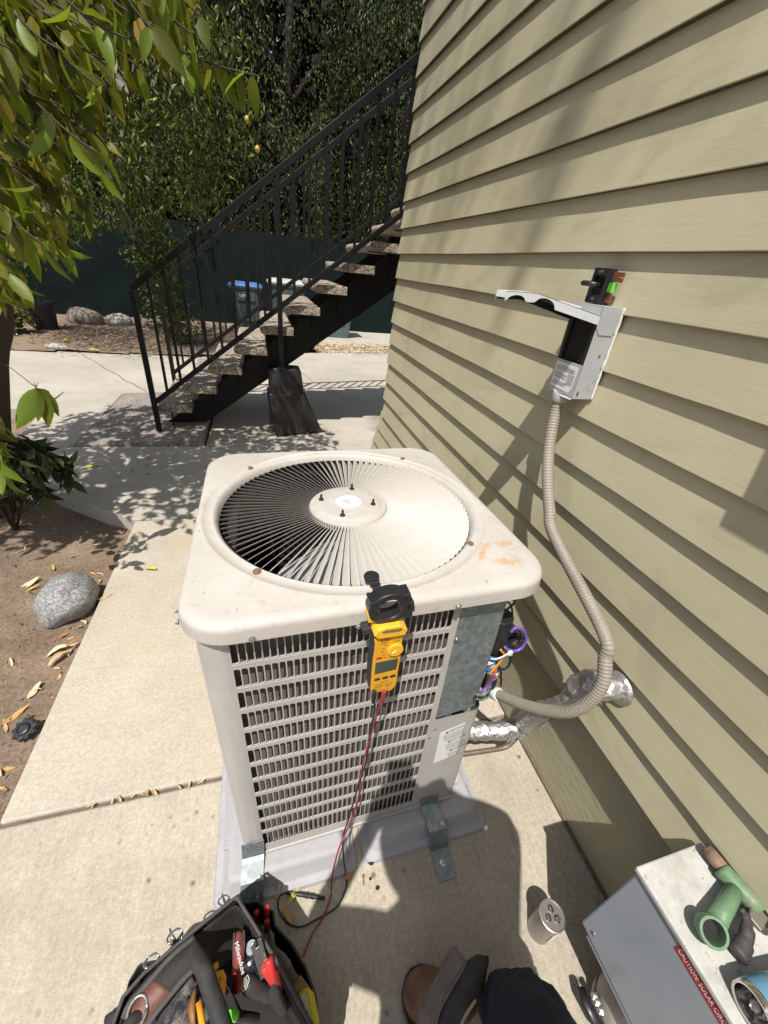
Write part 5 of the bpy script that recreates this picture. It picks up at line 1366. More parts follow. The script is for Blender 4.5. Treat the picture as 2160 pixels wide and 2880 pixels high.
MB().tube(bez([hp(1450, 830, ZS+.03), hp(1490, 900, ZS+.028), hp(1500, 1010, ZS+.024), hp(1470, 1110, ZS+.018), hp(1420, 1190, ZS+.015)], 5), [.006]*4+[.009]*5+[.012]*5+[.015]*5+[.017, .012], 12, flat=.8).build('lever', mat('worn_black_rubber', (.05, .045, .045), .6, 0, .4, 40, .6, 70, .002, .3, (.2, .16, .12)), hd, 'all')
MB().prism([(-.02, -.012), (.018, -.014), (.022, .004), (.008, .014), (-.018, .010)], frame(hp(1560, 900, ZS+.02), (1, .3, -.1), (-.3, 1, .1)), .008).build('metal_tag', M_steel, hd, bevel=.002)
MB().tube([hp(1500, 870, ZS+.016), hp(1600, 960, ZS+.012), hp(1640, 1010, ZS+.004)], [.009, .008, .006], 10).build('bracket_stub', mat('dark_corroded_metal', (.10, .085, .075), .7, .3, .4, 60, .6), hd, 'all')
bc = thing('blue_canister', 'blue painted cylinder with a chrome rim lying on the grey cabinet at the corner', 'canister', (.78, -.06, ZS+.04))
BCO = Vector((.78, -.06, ZS+.04))
r0_ = PZ(*w31(1530, 1590), ZS+.034)-BCO; ax_ = Vector((.97, -.12, .02)).normalized()
M_chr = mat('chrome', (.60, .59, .57), .14, 1, .05, 20, .02)
MB().lathe([(.027, 0), (.031, -.001), (.0325, .006), (.031, .012)], r0_, ax_, 40, cap=False).lathe([(.027, 0), (.026, .010), (.022, .026), (.0001, .027)], r0_, ax_, 40, cap=False).build('chrome_rim', M_chr, bc, 50)
MB().lathe([(.031, .012), (.033, .016), (.033, .05), (.0334, .052), (.033, .054), (.033, .135), (.0001, .137)], r0_, ax_, 40, cap=False).build('blue_body', mat('light_blue_paint', (.13, .29, .43), .35, 0, .12, 16, .1), bc, 40)
MB().blob(r0_+ax_*.013, (.012, .009, .010), 10, 6, .3, 4, 2).build('inner_core', M_steel, bc, 'all')
# round housing below the cabinet
rh = thing('round_housing', 'beige rounded housing with a red label and bolted black clamp under the grey cabinet', 'housing', (.80, -.02, .0))
RO = Vector((.80, -.02, 0))
M_beige = mat('beige_plastic', (.40, .36, .32), .5, 0, .12, 14)
rc = PZ(*w31(500, 1545), .10)
MB().lathe([(.0001, .0), (.05, .0), (.066, .006), (.07, .02), (.07, .10), (.064, .135), (.05, .15), (.0001, .155)], Vector((rc.x+.035, rc.y-.015, .005))-RO, (0, 0, 1), 32).build('housing_body', M_beige, rh, 40)
MB().lathe([(.0715, .05), (.0715, .06)], Vector((rc.x+.035, rc.y-.015, .0))-RO, (0, 0, 1), 32, cap=False).build('clamp_band', M_black, rh)
MB().box(-.02, .02, -.0165, .0165, 0, .0006, 0, frame(Vector((rc.x+.005, rc.y+.002, .150))-RO, (.3, -1, 0), (-1, -.3, .55))).build('red_label', M_redl, rh)
for (x, y) in ((330, 1500), (350, 1545), (380, 1610)):
    p = PZ(*w31(x, y), .07)-RO
    MB().lathe([(.006, -.012), (.006, -.002), (.009, -.002), (.009, .005), (.0055, .006), (.0055, .011), (.0001, .012)], p, (-.3, .1, 1), 6).build('clamp_bolt', M_steel, rh)
p = PZ(*w31(330, 1580), .06)-RO
MB().tube([p+Vector((-.012, .035, .0)), p+Vector((-.02, .01, .01)), p+Vector((-.012, -.03, .0)), p+Vector((.02, -.06, -.03))], [.010, .014, .013, .010], 8, flat=.5).build('clamp_bracket', M_black, rh, 'all')
# loose capacitor can
lcn = thing('capacitor_can', 'round silver capacitor can with three terminal clusters standing on the concrete', 'capacitor', (.692, .183, .0))
MB().lathe([(.031, 0), (.0325, .004), (.0325, .118), (.0335, .12), (.0355, .123), (.0355, .128), (.0335, .129), (.0325, .125), (.0001, .1245)], (0, 0, .0), n=40).build('can_body', mat('brushed_aluminium', (.46, .43, .42), .36, .85, .1, 50, .1), lcn, 40)
for i, (a, r_) in enumerate(((70, .013), (190, .013), (310, .014))):
    cx2, cy2 = r_*math.cos(R_(a)), r_*math.sin(R_(a))
    MB().lathe([(.0075, .1248), (.0075, .129), (.006, .1295), (.0001, .1295)], (cx2, cy2, 0), n=14).build('insulator', M_black, lcn)
    q = MB()
    for j in range((2, 2, 4)[i]):
        q.box(cx2-.0055+.0032*j*(2 if i < 2 else 1), cx2-.0035+.0032*j*(2 if i < 2 else 1), cy2-.0045, cy2+.0045, .1296, .139)
    o = q.build('terminals', M_steel, lcn); o['kind'] = 'stuff'
MB().box(-.012, .012, -.0005, .0, .03, .085, 0, Matrix.Translation((.004, -.0326, 0))).build('white_label', M_label, lcn)
MB().lathe([(.003, .1247), (.0025, .1262), (.0001, .1265)], (.006, -.022, 0), n=8).build('rivet', M_steel, lcn)

# ================================================================ BINS, POT, BLACK CHUTE
def wheelie(name, label, loc, w, d, h, body, lid_, grp=None, lbl=False):
    t = thing(name, label, 'wheelie bin', loc, group=grp)
    mb = MB(); R2 = []
    for z, f in ((.0, .72), (.06, .74), (h*.55, .88), (h*.86, .97), (h*.88, 1.06), (h*.92, 1.06), (h*.92, 1.0)):
        R2.append([(x, y, z) for x, y in rrect(-w/2*f, w/2*f, -d/2*f, d/2*f, .05, 3)])
    n = len(R2[0])
    for r_ in R2: mb.v += r_
    for i in range(len(R2)-1):
        for j in range(n): mb.f.append((i*n+j, i*n+(j+1) % n, (i+1)*n+(j+1) % n, (i+1)*n+j)); mb.mi.append(0)
    mb.f.append(tuple(range(n-1, -1, -1))); mb.mi.append(0); mb.build('bin_body', body, t, 40)
    mb = MB(); R2 = []
    for z, f in ((h*.915, 1.10), (h*.945, 1.12), (h*.97, 1.04), (h*1.0, .85), (h*1.005, .5)):
        R2.append([(x, y, z) for x, y in rrect(-w/2*f, w/2*f, -d/2*f, d/2*f, .05*f, 3)])
    for r_ in R2: mb.v += r_
    for i in range(len(R2)-1):
        for j in range(n): mb.f.append((i*n+j, i*n+(j+1) % n, (i+1)*n+(j+1) % n, (i+1)*n+j)); mb.mi.append(0)
    mb.f.append(tuple(range((len(R2)-1)*n, len(R2)*n))); mb.mi.append(0); mb.build('bin_lid', lid_, t, 40)
    MB().tube([(-w*.34, d*.56, h*.93), (w*.34, d*.56, h*.93)], .018, 8).build('bin_handle', body, t, 'all')
    for s_ in (-1, 1): MB().lathe([(.02, 0), (.10, .0), (.11, .015), (.11, .045), (.02, .05)], (s_*w*.34-.02, d*.38, .1), (1, 0, 0), 20).build('wheel', M_black, t, 40)
    MB().box(-w*.2, w*.2, -d/2*.88-.012, -d/2*.86, h*.30, h*.315, 0).build('catch_bar', M_steel, t)
    MB().box(-w*.3, w*.3, -d/2*.98-.006, -d/2*.93, h*.66, h*.84, 0).build('front_panel', body, t, bevel=.01)
    if lbl: 
        text_part('bin_number', '10200', .085, M_label, t, frame((-.04, -d/2*.98-.0075, h*.76), (1, 0, 0), (0, 0, 1)), .0004)
    return t
M_bing = mat('grey_green_bin_plastic', (.055, .085, .085), .5, 0, .2, 6, .1, 60, .002, .2, (.16, .19, .18)); M_bing2 = mat('green_bin_plastic', (.085, .135, .125), .5, 0, .2, 5, .1, 60, .002, .2, (.2, .25, .23))
M_lidb = mat('faded_blue_lid', (.06, .16, .38), .45, 0, .3, 10, .2, 60, .002, .35, (.4, .46, .55)); M_lidw = mat('bleached_grey_lid', (.42, .44, .42), .5, 0, .2, 8, .2)
wheelie('wheelie_bin', 'grey green wheelie bin with a faded blue lid by the green fence', (-.29, 10.75, 0), .66, .62, 1.06, M_bing, M_lidb, lbl=True)
wheelie('wheelie_bin', 'taller green wheelie bin with a bleached grey lid, next to the blue lidded bin', (.62, 10.8, 0), .80, .70, 1.20, M_bing, M_lidw)
wheelie('wheelie_bin', 'pale green wheelie bin seen below the staircase stringer near the house corner', (1.86, 11.15, .01), .80, .70, 1.18, M_bing2, M_lidw)
# flared black plastic chute under the stairs
ch = thing('black_chute', 'black plastic bin with a flared open hood standing under the stairs', 'bin', (.3, 4.25, 0))
CH = Vector((.3, 4.25, 0))
def loft(name, rings, mt, par, O, smooth=35, bev=0, cap=True):
    mb = MB(); n = len(rings[0])
    for r_ in rings: mb.v += [tuple(Vector(p)-O) for p in r_]
    for i in range(len(rings)-1):
        for j in range(n): mb.f.append((i*n+j, i*n+(j+1) % n, (i+1)*n+(j+1) % n, (i+1)*n+j)); mb.mi.append(0)
    if cap: mb.f += [tuple(range(n-1, -1, -1)), tuple(range((len(rings)-1)*n, len(rings)*n))]; mb.mi += [0, 0]
    return mb.build(name, mt, par, smooth, bevel=bev)
def quad_r(p, r=.18, k=4):
    # rounded loop through four corners
    P4 = [Vector(q) for q in p]; out = []
    for i in range(4):
        a, b_, c = P4[i-1], P4[i], P4[(i+1) % 4]
        p1 = b_.lerp(a, r); p2 = b_.lerp(c, r)
        for j in range(k+1):
            t = j/k; out.append((p1*(1-t)**2+b_*2*t*(1-t)+p2*t*t))
    return out
M_chute = mat('scuffed_black_plastic', (.022, .020, .020), .32, 0, .3, 6, .3, 50, .002, .35, (.06, .052, .047), dscale=9)
loft('upper_box', [quad_r([(.035, 4.14, .40), (.40, 4.16, .40), (.40, 4.42, .40), (.035, 4.42, .40)]), quad_r([(.048, 4.15, .64), (.365, 4.16, .64), (.365, 4.38, .64), (.048, 4.38, .64)]), quad_r([(.06, 4.17, .672), (.35, 4.18, .672), (.35, 4.37, .672), (.06, 4.37, .672)], .25)], M_chute, ch, CH, 40)
loft('flared_hood', [quad_r([(.095, 4.085, .0), (.606, 4.225, .0), (.46, 4.42, .0), (.034, 4.466, .0)], .05), quad_r([(.085, 4.09, .06), (.575, 4.21, .06), (.45, 4.42, .06), (.032, 4.46, .06)], .05), quad_r([(.055, 4.11, .25), (.49, 4.17, .25), (.44, 4.42, .25), (.03, 4.44, .25)], .08), quad_r([(.022, 4.125, .425), (.415, 4.145, .425), (.415, 4.43, .425), (.022, 4.43, .425)], .12), quad_r([(.03, 4.13, .432), (.405, 4.15, .432), (.405, 4.42, .432), (.03, 4.42, .432)], .12)], M_chute, ch, CH, 40)
MB().tube([Vector(p)-CH for p in ((.094, 4.08, .008), (.35, 4.15, .008), (.625, 4.225, .010))], .008, 6).build('front_lip', M_chute, ch)
for i in range(8): MB().box(.18+i*.02-CH.x, .188+i*.02-CH.x, 4.158-CH.y, 4.162-CH.y, .60, .645).build('rib', M_chute, ch)
for i in range(6):
    t = (i+.8)/6.6; a = Vector((.095, 4.083, .02)).lerp(Vector((.606, 4.222, .02)), t)-CH
    MB().tube([a+Vector((0, -.003, 0)), a+Vector((-.012, -.001, .085))], .0016, 4).build('hood_scratch', M_inkgrey, ch)
# black nursery pot with thin stem
pt = thing('plant_pot', 'large black nursery pot holding a thin bare stem on the far soil bed', 'plant pot', (-3.86, 9.45, .0))
MB().lathe([(.0001, .02), (.17, .02), (.185, .04), (.225, .44), (.245, .445), (.25, .47), (.24, .49), (.225, .485), (.215, .43), (.0001, .42)], (0, 0, 0), n=32).build('pot', mat('black_pot_plastic', (.022, .022, .025), .5, 0, .2, 8), pt, 40)
MB().tube(bez([(0.05, 0, .40), (.03, 0, .6), (.06, 0, .8), (0, 0, 1.05)], 4), [.018]*6+[.012]*7, 7).build('stem', M_bark, pt, 'all')
P = clumpcloud(160, (0, 0, 1.05), (.2, .2, .2), 8, .06); m_ = len(P); me = leaf_cloud(P, dirs_hang(m_, .3, .8), rnd_up(m_), rng.uniform(.06, .1, m_), .45); me.materials.append(M_leafmid); link('foliage', me, pt, kind='stuff')

# ================================================================ STONES, LEMONS, FALLEN LEAVES
m, k, b, v = newmat('speckled_grey_granite'); M_gran = m
n1 = k.noise(v, 3.5, 6, .6, 1.0); n2 = k.noise(v, 95, 3, .8); n3 = k.noise(k.mapv(v, (1, 1, 3), rot=(.4, .6, .2)), 9, 5, .6, 1.5)
c1 = k.ramp(n2, [(.35, (.11, .115, .12)), (.52, (.24, .245, .245)), (.66, (.46, .45, .43))])
c1 = k.mix(.5, c1, k.ramp(n1, [(.3, .3), (.7, .72)]), 'OVERLAY'); c1 = k.mix(k.math('MULTIPLY', k.ramp(n3, [(.6, 0), (.66, 1)]), .35), c1, (.52, .51, .48))
k.link(c1, b.inputs['Base Color']); b.inputs['Roughness'].default_value = .75; bump(k, b, k.math('ADD', n2, n1), .4, .003)
M_rock2 = mat('brown_rock', (.20, .16, .13), .85, 0, .3, 8, .6, 30, .01); M_rock3 = mat('pale_rock', (.36, .33, .29), .8, 0, .25, 8, .5, 30, .01)
def rock(label, loc, r, seed, mt, rot=(0, 0, 0), cat='rock', grp=None, n=28, amp=.12):
    q_ = MB().blob((0, 0, 0), r, n, n//2+4, amp, 1.25, seed)
    for i_, vv in enumerate(q_.v):
        w_ = Vector(vv); s__ = 1/max(r); q_.v[i_] = tuple(w_*(1+.05*noise.noise(w_*s__*3.2+Vector((seed, 0, 0)))+.018*noise.noise(w_*s__*9)-.05*max(0, noise.noise(w_*s__*1.6+Vector((0, seed, 0))))))
    o = q_.build('rock', mt, None, 'all'); o.location = loc; o.rotation_euler = rot; return tag(o, label, cat, grp)
cgr = PZ(155, 1310, .0)
rock('smooth rounded grey boulder on the soil touching the edge of the walkway', (-1.005, 1.80, .035), (.118, .15, .115), 5, M_gran, (.1, .15, -.35), 'boulder', n=40)
rock('brown rock nearest the black pot at the foot of the green fence', (-3.55, 10.5, .1), (.34, .25, .22), 3, M_rock2)
rock('brown rock between its neighbour by the pot and the lemon tree', (-2.95, 10.6, .08), (.26, .2, .16), 8, M_rock3)
rock('small brown rock at the foot of the lemon tree shoots', (-2.25, 10.3, .06), (.2, .15, .12), 11, M_rock2)
rock('flat pale stone lying at the far edge of the paving', PZ(*crop((0, 880), 530, 315, 500/1659), .05), (.17, .09, .055), 14, M_rock3, (0, 0, -.2))
for i, (x, y, lab) in enumerate(((865, 200, 'greenish yellow lemon fallen on the far soil bed'), (615, 258, 'yellow lemon fallen near the edge of the far paving'))):
    o = fruit(.034).build('lemon', M_lemon, None, 'all'); o.location = PZ(*crop((0, 880), x, y, 500/1659), .065); o.rotation_euler = (1.3, .3, i); tag(o, lab, 'lemon')
M_dry = [mat('dry_tan_leaf', (.46, .33, .17), .6, 0, .25, 40, .3), mat('dry_orange_leaf', (.45, .24, .07), .55, 0, .25, 40, .3), mat('dry_yellow_leaf', (.50, .42, .06), .5, 0, .2, 40, .3), mat('pale_dry_leaf', (.56, .46, .29), .6, 0, .2, 40, .3), mat('dark_dry_leaf', (.12, .08, .05), .7, 0, .3, 40, .3)]
def dry(seed, mt, ln=.07, curl=1.0):
    r = random.Random(seed); mb = MB(); n = 8; w = r.uniform(.16, .24)*(1 if seed % 3 else .6)
    for i in range(n+1):
        t = i/n; ww = w*math.sin(math.pi*min(1, t**.8))**.7 if 0 < i < n else .01
        z = .16*curl*math.sin(t*3.0+seed)+.05; up = (.25+.55*curl*abs(math.sin(t*2.5+seed*1.7)))*ww; bx_ = .12*curl*math.sin(t*2.2+seed*.9)
        mb.v += [tuple(Vector(q)*ln) for q in ((bx_-ww*.85, t-.5, z+up), (bx_, t-.5, z*.6), (bx_+ww*.8, t-.5, z+up*r.uniform(.3, 1)))]
    for i in range(n): a = i*3; mb.f += [(a, a+1, a+4, a+3), (a+1, a+2, a+5, a+4)]; mb.mi += [0, 0]
    me = bpy.data.meshes.new('fallen_leaf'); me.from_pydata(mb.v, [], mb.f); me.materials.append(M_dry[mt]); me.polygons.foreach_set('use_smooth', [True]*len(me.polygons)); return me
DM_ = [[dry(i*5+j, j) for i in range(4)] for j in range(5)]
c5 = lambda x, y: crop((0, 1300), x, y, 700/1548); c88 = lambda x, y: crop((0, 880), x, y, 500/1659); c3_ = lambda x, y: crop((950, 2350), x, y, 800/1659)
def gz(p):  # ground height under a point
    x, y = p.x, p.y
    if x > -.88 and y < 2.6: return .004
    if x < -.9 and y < 2.9: return soilz(x, y)+.006
    if y > 7.9 and x < .9: return bedz(x, y)+.01
    return .006
LF_ = [ # position, material, length, angle, label
 (c5(935, 665), 2, .075, 1.0, 'yellow leaf alone on the walkway beside the shadow edge'), (c5(330, 655), 2, .07, .3, 'yellow green leaf on the soil just behind the boulder'),
 (c5(650, 838), 0, .07, -1.2, 'curled tan leaf on the walkway edge beside the boulder'), (c5(185, 758), 3, .10, -1.0, 'long pale leaf on the soil left of the boulder'),
 (c5(208, 785), 1, .075, -1.3, 'orange brown leaf just below the long pale leaf, left of the boulder'), (c5(870, 440), 0, .05, .8, 'small tan leaf on the shaded corner of the walkway'),
 (g2(1150, 225), 1, .055, -.6, 'curled brown leaf between the tool bag and the probe'), (g2(1255, 270), 2, .065, -1.0, 'yellow leaf under the black probe'),
 (g2(1205, 410), 1, .055, .15, 'brown curled leaf beside the loop of black lead'), (c3_(75, 222), 1, .05, -1.3, 'orange leaf on the concrete in front of the pad'),
 (c5(30, 1640), 0, .07, .3, 'broad tan leaf at the left edge next to the black knob'), (c5(95, 1572), 1, .085, -1.1, 'orange leaf touching the broad tan leaf at the left edge'),
 (c5(215, 1420), 3, .07, -.6, 'pale leaf on the soil above the black knob'), (c5(70, 1245), 3, .05, .3, 'small pale curled leaf midway down the left soil'),
 (c5(365, 1180), 3, .09, -1.4, 'pale leaf uppermost in the little pile below the boulder'), (c5(368, 1228), 0, .09, -.9, 'tan leaf lowest in the little pile below the boulder'), (c5(465, 1120), 1, .08, -.7, 'orange leaf wedged against the walkway edge below the boulder'),
 (c88(300, 278), 2, .13, -1.3, 'yellow leaf on the far soil nearest the black pot'), (c88(885, 348), 2, .16, -1.5, 'yellow leaf on the far edge of the paving'), (c88(930, 322), 0, .10, .3, 'tan leaf behind the yellow leaf on the far paving edge'), (c88(1030, 342), 0, .10, 1.2, 'tan leaf rightmost on the far paving edge'),
 (c88(875, 1430), 2, .12, -1.4, 'pale yellow leaf on the shaded paving beside the low dark leaves'), (c88(1180, 1118), 2, .08, -1.5, 'yellow green leaf on the pebbled landing'),
 (crop((600, 700), 1050, 1640, 520/1659), 2, .055, -1.2, 'yellow leaf on the concrete right of the black hood'),
 (crop((600, 700), 850, 1662, 520/1659), 0, .045, -1.2, 'tan leaf against the front lip of the black hood'),
]
for i, (uv, mi_, ln, an, lab) in enumerate(LF_):
    p = PZ(*uv, 0); p = PZ(*uv, gz(p)); me = dry(i*7+2, mi_, ln, .6 if mi_ == 2 else 1.0)
    o = link('fallen_leaf', me, None); o.location = p; o.rotation_euler = (random.uniform(-.1, .1), random.uniform(-.1, .1), an); tag(o, lab, 'fallen leaf')
# anonymous dry leaves along the joint, on the soil and round the trees
def scatter(n, f, lab, grp, sizes, mts):
    r = random.Random(len(lab)); c = 0
    while c < n:
        x, y = f(r)
        me = DM_[r.choice(mts)][r.randrange(4)]; s_ = r.uniform(*sizes)/.07
        o = bpy.data.objects.new('fallen_leaf', me); COL.objects.link(o); o.location = (x, y, gz(Vector((x, y, 0)))-.002); o.scale = (s_,)*3
        o.rotation_euler = (r.uniform(-.25, .25), r.uniform(-.25, .25), r.uniform(0, 6.28)); tag(o, lab, 'fallen leaf', grp); c += 1
scatter(42, lambda r: (r.uniform(-2.2, -.92), r.uniform(.35, 2.7)), 'small dry leaf lying loose on the bare soil beside the walkway', 'dry leaves on the near soil', (.022, .05), [0, 1, 3, 4, 4])
scatter(34, lambda r: (-.905-abs(r.gauss(0, .04)), r.uniform(.6, 2.45)), 'dry leaf caught in the litter along the walkway edge', 'dry leaves along the walkway edge', (.028, .055), [0, 1, 3])
scatter(16, lambda r: (r.choice((-.62, -.52, -.45, -.3, -.33))+r.gauss(0, .03), .802+r.gauss(0, .003)), 'dry leaf scrap lodged in the joint between the two slabs', 'leaf scraps in the slab joint', (.014, .034), [0, 3, 3, 0])
scatter(40, lambda r: (r.uniform(-4.6, -.9), r.uniform(8.1, 10.4)), 'dry leaf on the far soil bed under the lemon tree', 'dry leaves on the far bed', (.06, .10), [0, 1, 3, 4])
scatter(22, lambda r: (r.uniform(-2.2, .9), r.uniform(2.7, 4.0)), 'small dry leaf on the dappled paving before the stairs', 'dry leaves on the dappled paving', (.03, .06), [0, 3, 4])
# leaf litter near the bins
n = 2600; xs = rng.uniform(1.1, 4.2, n); ys = 9.15+rng.normal(size=n)*.28+.18*(xs-1.1)+.25; P = np.stack([xs, ys, np.full(n, .02)], 1)
d = rng.normal(size=(n, 3)); d[:, 2] *= .15; me = leaf_cloud(P, d, np.tile(np.array([0, 0, 1.]), (n, 1))+rnd_up(n)*.3, rng.uniform(.04, .08, n), .5, True)
me.materials.append(mat('leaf_litter_tan', (.52, .40, .24), .7, 0, .4, 3)); o = link('leaf_litter', me, None, kind='stuff'); tag(o, 'thick drift of tan leaf litter on the ground below the bins', 'leaf litter')
# near soil crumbs
n = 5200; xs = rng.uniform(-2.4, -.9, n); ys = rng.uniform(.2, 3.0, n); P = np.stack([xs, ys, np.array([soilz(a, c) for a, c in zip(xs, ys)])+.002], 1)
d = rng.normal(size=(n, 3)); d[:, 2] *= .3; me = leaf_cloud(P, d, rnd_up(n), rng.uniform(.006, .022, n), .4, True)
me.materials.append(mat('soil_crumb', (.26, .18, .12), .9, 0, .6, 30)); o = link('soil_crumbs', me, None, kind='stuff'); tag(o, 'crumbs and twig fragments over the bare soil', 'soil litter')
# black knob
kb = thing('ribbed_knob', 'small black ribbed plastic knob on the soil at the walkway edge', 'knob', PZ(*c5(168, 1668), -.0), (.25, -.2, .3))
mb = MB(); mb.prism([(.036*(1+.13*math.cos(9*2*math.pi*i/54))*math.cos(2*math.pi*i/54), .036*(1+.13*math.cos(9*2*math.pi*i/54))*math.sin(2*math.pi*i/54)) for i in range(54)], Matrix.Identity(4), .022); mb.build('ribbed_ring', M_black, kb, bevel=.002)
MB().lathe([(.022, .022), (.021, .030), (.016, .032), (.014, .028), (.0001, .028)], n=24).build('centre_cap', M_black, kb, 40)
# small screws and bits on the concrete
for (x, y, lab, rr2) in ((150, 262, 'dark screw lying on the concrete in front of the pad', .006), (232, 305, 'black lump of grit lying beside the dark screw', .007), (190, 252, 'small black crumb between the screw and the pad', .005), (195, 150, 'dark clod against the front edge of the pad', .012)):
    p = PZ(*c3_(x, y), .004)
    if lab.startswith('dark screw'): o = MB().tube([(-.012, 0, 0), (.008, 0, 0), (.008, 0, 0), (.012, 0, 0)], [.002, .002, .0045, .0045], 8).build('screw', M_rusty, None); o.rotation_euler = (0, 0, 1.4)
    else: o = MB().blob((0, 0, 0), (rr2, rr2*.8, rr2*.6), 8, 5, .4, 3, x).build('grit', M_blackmatt, None)
    o.location = p; tag(o, lab, 'screw' if lab.startswith('dark screw') else 'debris')

# ================================================================ TOOL BAG
m, k, b, v = newmat('black_ballistic_nylon'); M_nyl = m
wv = k.new('ShaderNodeTexChecker', i_Scale=900.0); k.link(v, wv.inputs[0]); n1 = k.noise(v, 14, 6, .7); n2 = k.noise(v, 700, 2)
c1 = k.mix(k.math('MULTIPLY', k.ramp(n1, [(.42, 0), (.75, 1)]), .6), (.022, .020, .020), (.075, .068, .062))
k.link(c1, b.inputs['Base Color']); b.inputs['Roughness'].default_value = .85; b.inputs['Specular IOR Level'].default_value = .25
bump(k, b, k.math('ADD', k.math('MULTIPLY', n2, .5), k.math('MULTIPLY', n1, 2.0)), .5, .004)
M_web = mat('black_webbing', (.030, .028, .027), .8, 0, .3, 200, .6, 350, .002)
M_gedge = mat('grey_binding_tape', (.065, .062, .06), .8, 0, .25, 60, .4, 300)
M_leath = mat('brown_leather_patch', (.16, .065, .045), .55, 0, .3, 40, .6, 160, .002)
M_redt = mat('red_rubber', (.55, .035, .03), .4, 0, .15, 20); M_orange = mat('orange_plastic', (.78, .34, .02), .4, 0, .1, 20)
bag = thing('tool_bag', 'open black fabric tool bag packed with hand tools in the bottom foreground', 'tool bag', (-.12, .15, 0))
BG = Vector((-.12, .15, 0))
def b3(x, y, z): return PZ(*g2(x, y), z)-BG
def fab(rings, name, mt, par=bag, close=False, thick=.006, sub=1, wob=.004):
    nv = len(rings[0]); mb = MB()
    for r_ in rings: mb.v += [tuple(Vector(p)+Vector((noise.noise(Vector(p)*22), noise.noise(Vector(p)*22+Vector((5, 0, 0))), noise.noise(Vector(p)*18+Vector((0, 5, 0)))))*wob) for p in r_]
    for i in range(len(rings)-1):
        for j in range(nv if close else nv-1): mb.f.append((i*nv+j, i*nv+(j+1) % nv, (i+1)*nv+(j+1) % nv, (i+1)*nv+j)); mb.mi.append(0)
    o = mb.build(name, mt, par, 'all'); s_ = o.modifiers.new('solid', 'SOLIDIFY'); s_.thickness = thick; s_.offset = 0
    if sub: q = o.modifiers.new('sub', 'SUBSURF'); q.levels = sub; q.render_levels = sub
    return o
def dens(pts, k_=4):
    out = []
    for a, b_ in zip(pts[:-1], pts[1:]):
        for i in range(k_): out.append(Vector(a).lerp(Vector(b_), i/k_))
    out.append(Vector(pts[-1])); return out
RIM = [b3(1310, 1050, .275)+Vector((.05, -.075, 0)), b3(1310, 1050, .275), b3(1120, 700, .27), b3(865, 290, .285), b3(600, 500, .285), b3(470, 610, .28), b3(250, 800, .275), b3(110, 960, .27), b3(110, 960, .27)+Vector((-.03, -.12, 0))]
rim = dens(RIM, 5)
cen = Vector((0, -.06, 0))
def ringz(z, k_): return [Vector((cen.x+(p.x-cen.x)*k_, cen.y+(p.y-cen.y)*k_, z if z is not None else p.z)) for p in rim]
fab([ringz(None, 1.0), ringz(.22, 1.02), ringz(.12, 1.05), ringz(.04, 1.04), ringz(.006, .98)], 'fabric_wall', M_nyl)
fab([ringz(None, .97), ringz(.2, .93), ringz(.08, .90), ringz(.03, .88)], 'inner_lining', M_nyl, wob=.003)
MB().tube([p+Vector((0, 0, .002)) for p in rim], .004, 8).build('rim_binding', M_gedge, bag, 'all')
mb = MB(); fl = [(p.x*.98, p.y*.98, .012) for p in rim]; mb.add(fl, [tuple(range(len(fl)))]); mb.build('bag_floor', M_blackmatt, bag)
# divider and right outer pockets
fab([[b3(790, 850, .25), b3(860, 980, .25), b3(930, 1138, .24)], [b3(790, 850, .10), b3(860, 980, .10), b3(930, 1138, .1)]], 'divider', M_nyl)
fab([[b3(1090, 800, .26), b3(1180, 930, .255), b3(1230, 1060, .25)], [b3(1060, 990, .22), b3(1110, 1010, .23), b3(1180, 1100, .22)], [b3(1050, 1040, .1), b3(1100, 1060, .1), b3(1160, 1120, .1)]], 'inner_pocket', M_nyl)
pk = dens([b3(905, 330, .17), b3(1000, 320, .155), b3(1110, 390, .15), b3(1120, 480, .155), b3(1230, 600, .16), b3(1330, 770, .165), b3(1395, 960, .17), b3(1405, 1138, .17)], 4)
fab([pk, [Vector((p.x*1.0, p.y*1.0, .09)) for p in pk], [Vector((p.x*.97, p.y*.97, .006)) for p in pk]], 'outer_pocket', M_nyl)
MB().tube(pk, .003, 6).build('pocket_binding', M_gedge, bag, 'all')
lp_ = dens([b3(330, 700, .25), b3(210, 740, .24), b3(140, 850, .22), b3(110, 1010, .2)], 4)
fab([lp_, [Vector((p.x-.01, p.y+.006, .12)) for p in lp_], [Vector((p.x+.01, p.y, .006)) for p in lp_]], 'side_pocket', M_web)
# carrying handle (foam tube) and padded shoulder strap
hd_ = bez([b3(560, 640, .30), b3(640, 760, .325), b3(700, 930, .335), b3(770, 1138, .335), b3(800, 1250, .32)], 6)
MB().tube(hd_, .0165, 16).build('carry_handle', mat('worn_black_foam', (.025, .025, .026), .7, 0, .4, 30, .6, 120, .002, .25, (.14, .13, .12)), bag, 'all')
def ribbon(name, L_, R_l, mt, thick=.004, par=bag):
    mb = MB(); 
    for a, b_ in zip(L_, R_l): mb.v += [tuple(a), tuple(Vector(a).lerp(Vector(b_), .5)+Vector((0, 0, .004))), tuple(b_)]
    for i in range(len(L_)-1): a = i*3; mb.f += [(a, a+1, a+4, a+3), (a+1, a+2, a+5, a+4)]; mb.mi += [0, 0]
    o = mb.build(name, mt, par, 'all'); s_ = o.modifiers.new('solid', 'SOLIDIFY'); s_.thickness = thick; s_.offset = 0; return o
sl_ = bez([b3(585, 560, .315), b3(430, 690, .318), b3(280, 860, .312), b3(150, 1010, .305), b3(110, 1100, .30)], 6); sr_ = bez([b3(660, 700, .315), b3(520, 830, .318), b3(420, 950, .312), b3(300, 1100, .305), b3(240, 1190, .30)], 6)
nn = len(sl_); kk_ = int(nn*.45)
